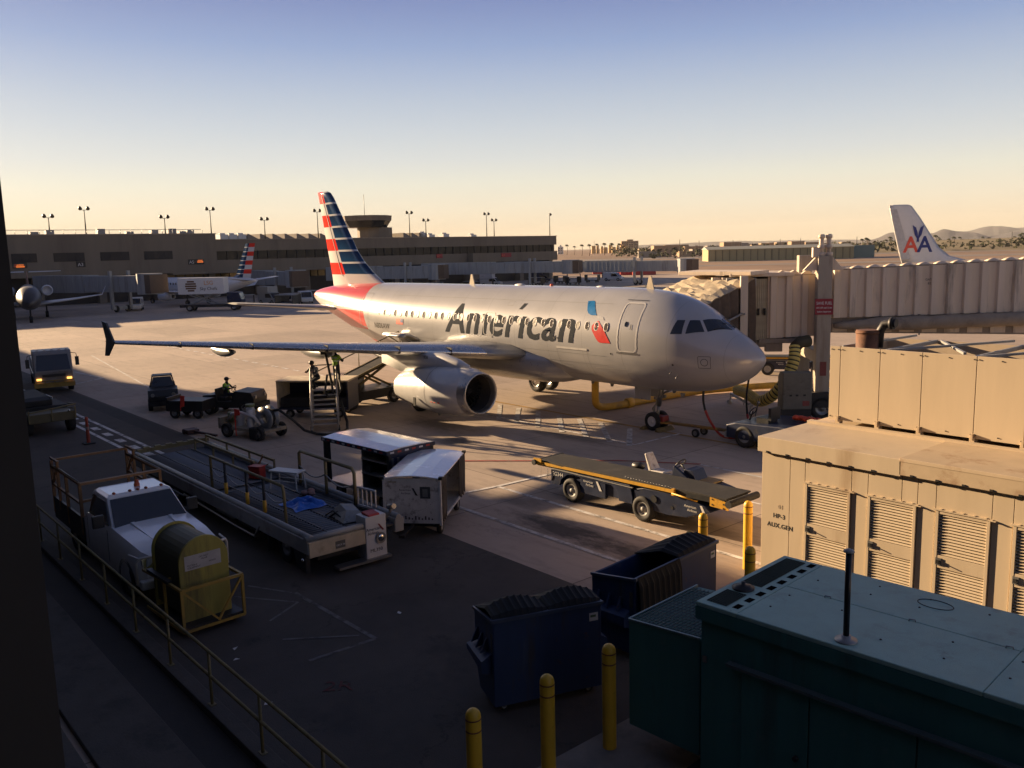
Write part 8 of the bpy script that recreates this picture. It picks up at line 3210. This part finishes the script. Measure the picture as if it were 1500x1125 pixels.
def ground_services():
    # thin hose and duct runs
    def hose(name, label, pts, r, m, n=9, ribs=None, sub=6):
        P = [Vector(p) for p in pts]
        out = []
        for i in range(len(P) - 1):
            a, b, c, d = P[max(0, i - 1)], P[i], P[i + 1], P[min(len(P) - 1, i + 2)]
            for k in range(sub):
                u = k / sub
                out.append(.5 * ((2 * b) + (c - a) * u + (2 * a - 5 * b + 4 * c - d) * u * u + (3 * b - a - 3 * c + d) * u ** 3))
        out.append(P[-1])
        h = MB()
        if ribs:                       # one bulge per turn of the wire, for real relief
            tot = [0]
            for a, b in zip(out[:-1], out[1:]): tot.append(tot[-1] + (b - a).length)
            n_ = int(tot[-1] / ribs * 4)
            fine = []
            for k in range(n_ + 1):
                s = tot[-1] * k / n_
                i = max(j for j in range(len(tot)) if tot[j] <= s + 1e-9)
                if i >= len(out) - 1: fine.append(out[-1]); continue
                fine.append(out[i].lerp(out[i + 1], (s - tot[i]) / max(1e-6, tot[i + 1] - tot[i])))
            h.tube(fine, r, 14, rs=[r * (1, 1.06, 1, .86)[k % 4] for k in range(len(fine))])
            o = tag(obj(name, h, m), label, name.replace('_', ' '))
            b = MB()
            for k in range(3, len(fine) - 1, 4):
                t = (fine[k + 1] - fine[k]).normalized()
                b.cyl(fine[k] - t * .03, fine[k] + t * .03, r * .97, n=14, cap=False)
            bo = obj('wire_band', b, Mt['duct_dark'], o)
            bo['kind'] = 'stuff'
            return o
        h.tube(out, r, n)
        return tag(obj(name, h, m), label, name.replace('_', ' '))
    hose('air_hose', 'fat dull yellow air hose from the belly along the ground', [(-27.1, 28.0, 1.72), (-27.15, 28.05, 1.3), (-27.3, 28.2, .8), (-27.5, 28.5, .4), (-27.55, 29.0, .22), (-27.4, 29.9, .2), (-27.4, 31.5, .2), (-27.3, 34, .2), (-26.8, 36.5, .2), (-25, 39.5, .25), (-23, 41, .3)], .17, Mt['hose_yellow'], 12)
    c = MB()
    c.lathe([(-.2, .19), (-.16, .24), (.16, .24), (.2, .19)], (0, 0, 0), 'y', 16)
    o = tag(obj('hose_coupling', c, mat('coupling_yellow', (.75, .45, .06), .5)), 'bright yellow coupling ring on the ground air hose', 'coupling')
    o.location = (-27.4, 30.6, .22)
    hose('striped_duct', 'yellow striped flexible duct hanging from the bridge', [(-20.05, 32.8, 3.2), (-19.95, 32.6, 2.75), (-20.0, 32.4, 2.2), (-20.2, 32.2, 1.65), (-20.6, 32.1, 1.15), (-21.1, 32.2, .85), (-21.7, 32.6, .72), (-22.3, 33.1, .75), (-23.2, 33.9, .72), (-24.3, 34.8, .66)], .24, Mt['duct_yellow'], 14, ribs=.17)
    d = MB()
    d.tube([(-20.05, 32.8, 3.15), (-19.98, 33.05, 3.36), (-19.8, 33.45, 3.4)], .25, 14)
    tag(obj('duct_elbow', d, Mt['duct_dark']), 'dark elbow feeding the striped duct under the bridge', 'duct')
    s = MB()
    for a in ((-24.5, 34.5), (-23.5, 34.2), (-22.1, 32.6)):
        s.bar((a[0], a[1], .1), (a[0] + .1, a[1], .5), .06)
    s.bar((-24.6, 34.7, .46), (-21.9, 32.5, .46), .09)
    for a in ((-24.5, 34.5), (-22.1, 32.6)): s.cyl((a[0], a[1] - .1, .1), (a[0], a[1] + .1, .1), .1, n=10)
    tag(obj('duct_trolley', s, Mt['worn_white']), 'low white trolley carrying the striped duct', 'trolley')
    hose('power_cable', 'black and red power cable hanging from under the cockpit', [(-20.75, 27.5, 1.95), (-20.72, 27.45, 1.5), (-20.66, 27.5, 1.1)], .045, Mt['black_rubber'])
    hose('red_cable', 'red cable sagging from the cockpit belly to the ground', [(-20.66, 27.5, 1.12), (-20.5, 27.6, .7), (-20.2, 27.8, .2), (-19.9, 28.0, .06), (-19.4, 28.5, .06), (-19.0, 28.9, .08), (-19.1, 29.3, .35), (-18.6, 29.5, .8)], .05, Mt['red_paint'])
    hose('black_cable', 'black cable hanging beside the nose from the passenger bridge', [(-20.1, 29.6, 2.3), (-20.15, 29.5, 1.5), (-20.1, 29.5, .75)], .04, Mt['black_rubber'])
    hose('red_cable', 'red cable coiled on the apron before the pushback tug', [(-20.1, 29.5, .75), (-19.95, 29.4, .45), (-19.7, 29.3, .12), (-19.4, 29.0, .06), (-19.7, 28.6, .06), (-20.1, 28.7, .06), (-20.0, 29.1, .07), (-19.6, 29.2, .1)], .05, Mt['red_paint'])
    r = MB()
    r.ball((0, 0, .2), .2, 10, 6, 1.2, .9, 1)
    o = tag(obj('cable_plug', r, Mt['orange_red']), 'orange red cable connector bundle by the pushback tug', 'connector')
    o.location = (-19.35, 28.95, 0)
    t = thing('bridge_air_unit', 'grey green cabinet with red plate beside the bridge column', 'cabinet', (-19.0, 31.2, 0), 49)
    b = MB()
    b.prism([(-.35, .9), (.35, .9), (.35, 2.2), (.1, 2.42), (-.35, 2.42)], 'x', -.62, .55)
    obj('cabinet', b, mat('cabinet_olive', (.15, .145, .12), .55, dirt=(.08, .07, .055), damt=.35), t, bevel=.04)
    b = MB()
    b.box(-.6, .55, -.3, .3, .2, .9)
    obj('base', b, Mt['dark_metal'], t)
    b = MB()
    b.box(.18, .45, -.365, -.35, 1.05, 1.25)
    obj('warning_plate', b, bpy.data.materials['plate_red'], t)
    b = MB()
    for x in (-.35, -.1, .2): b.box(x, x + .1, -.37, -.35, 1.45, 1.52)
    obj('latches', b, Mt['dark_metal'], t)
    for x in (-.45, .4): wheel(t, (x, 0, .16), .16, .1, ax='x', n=12)
ground_services()
scene.render.film_transparent = False
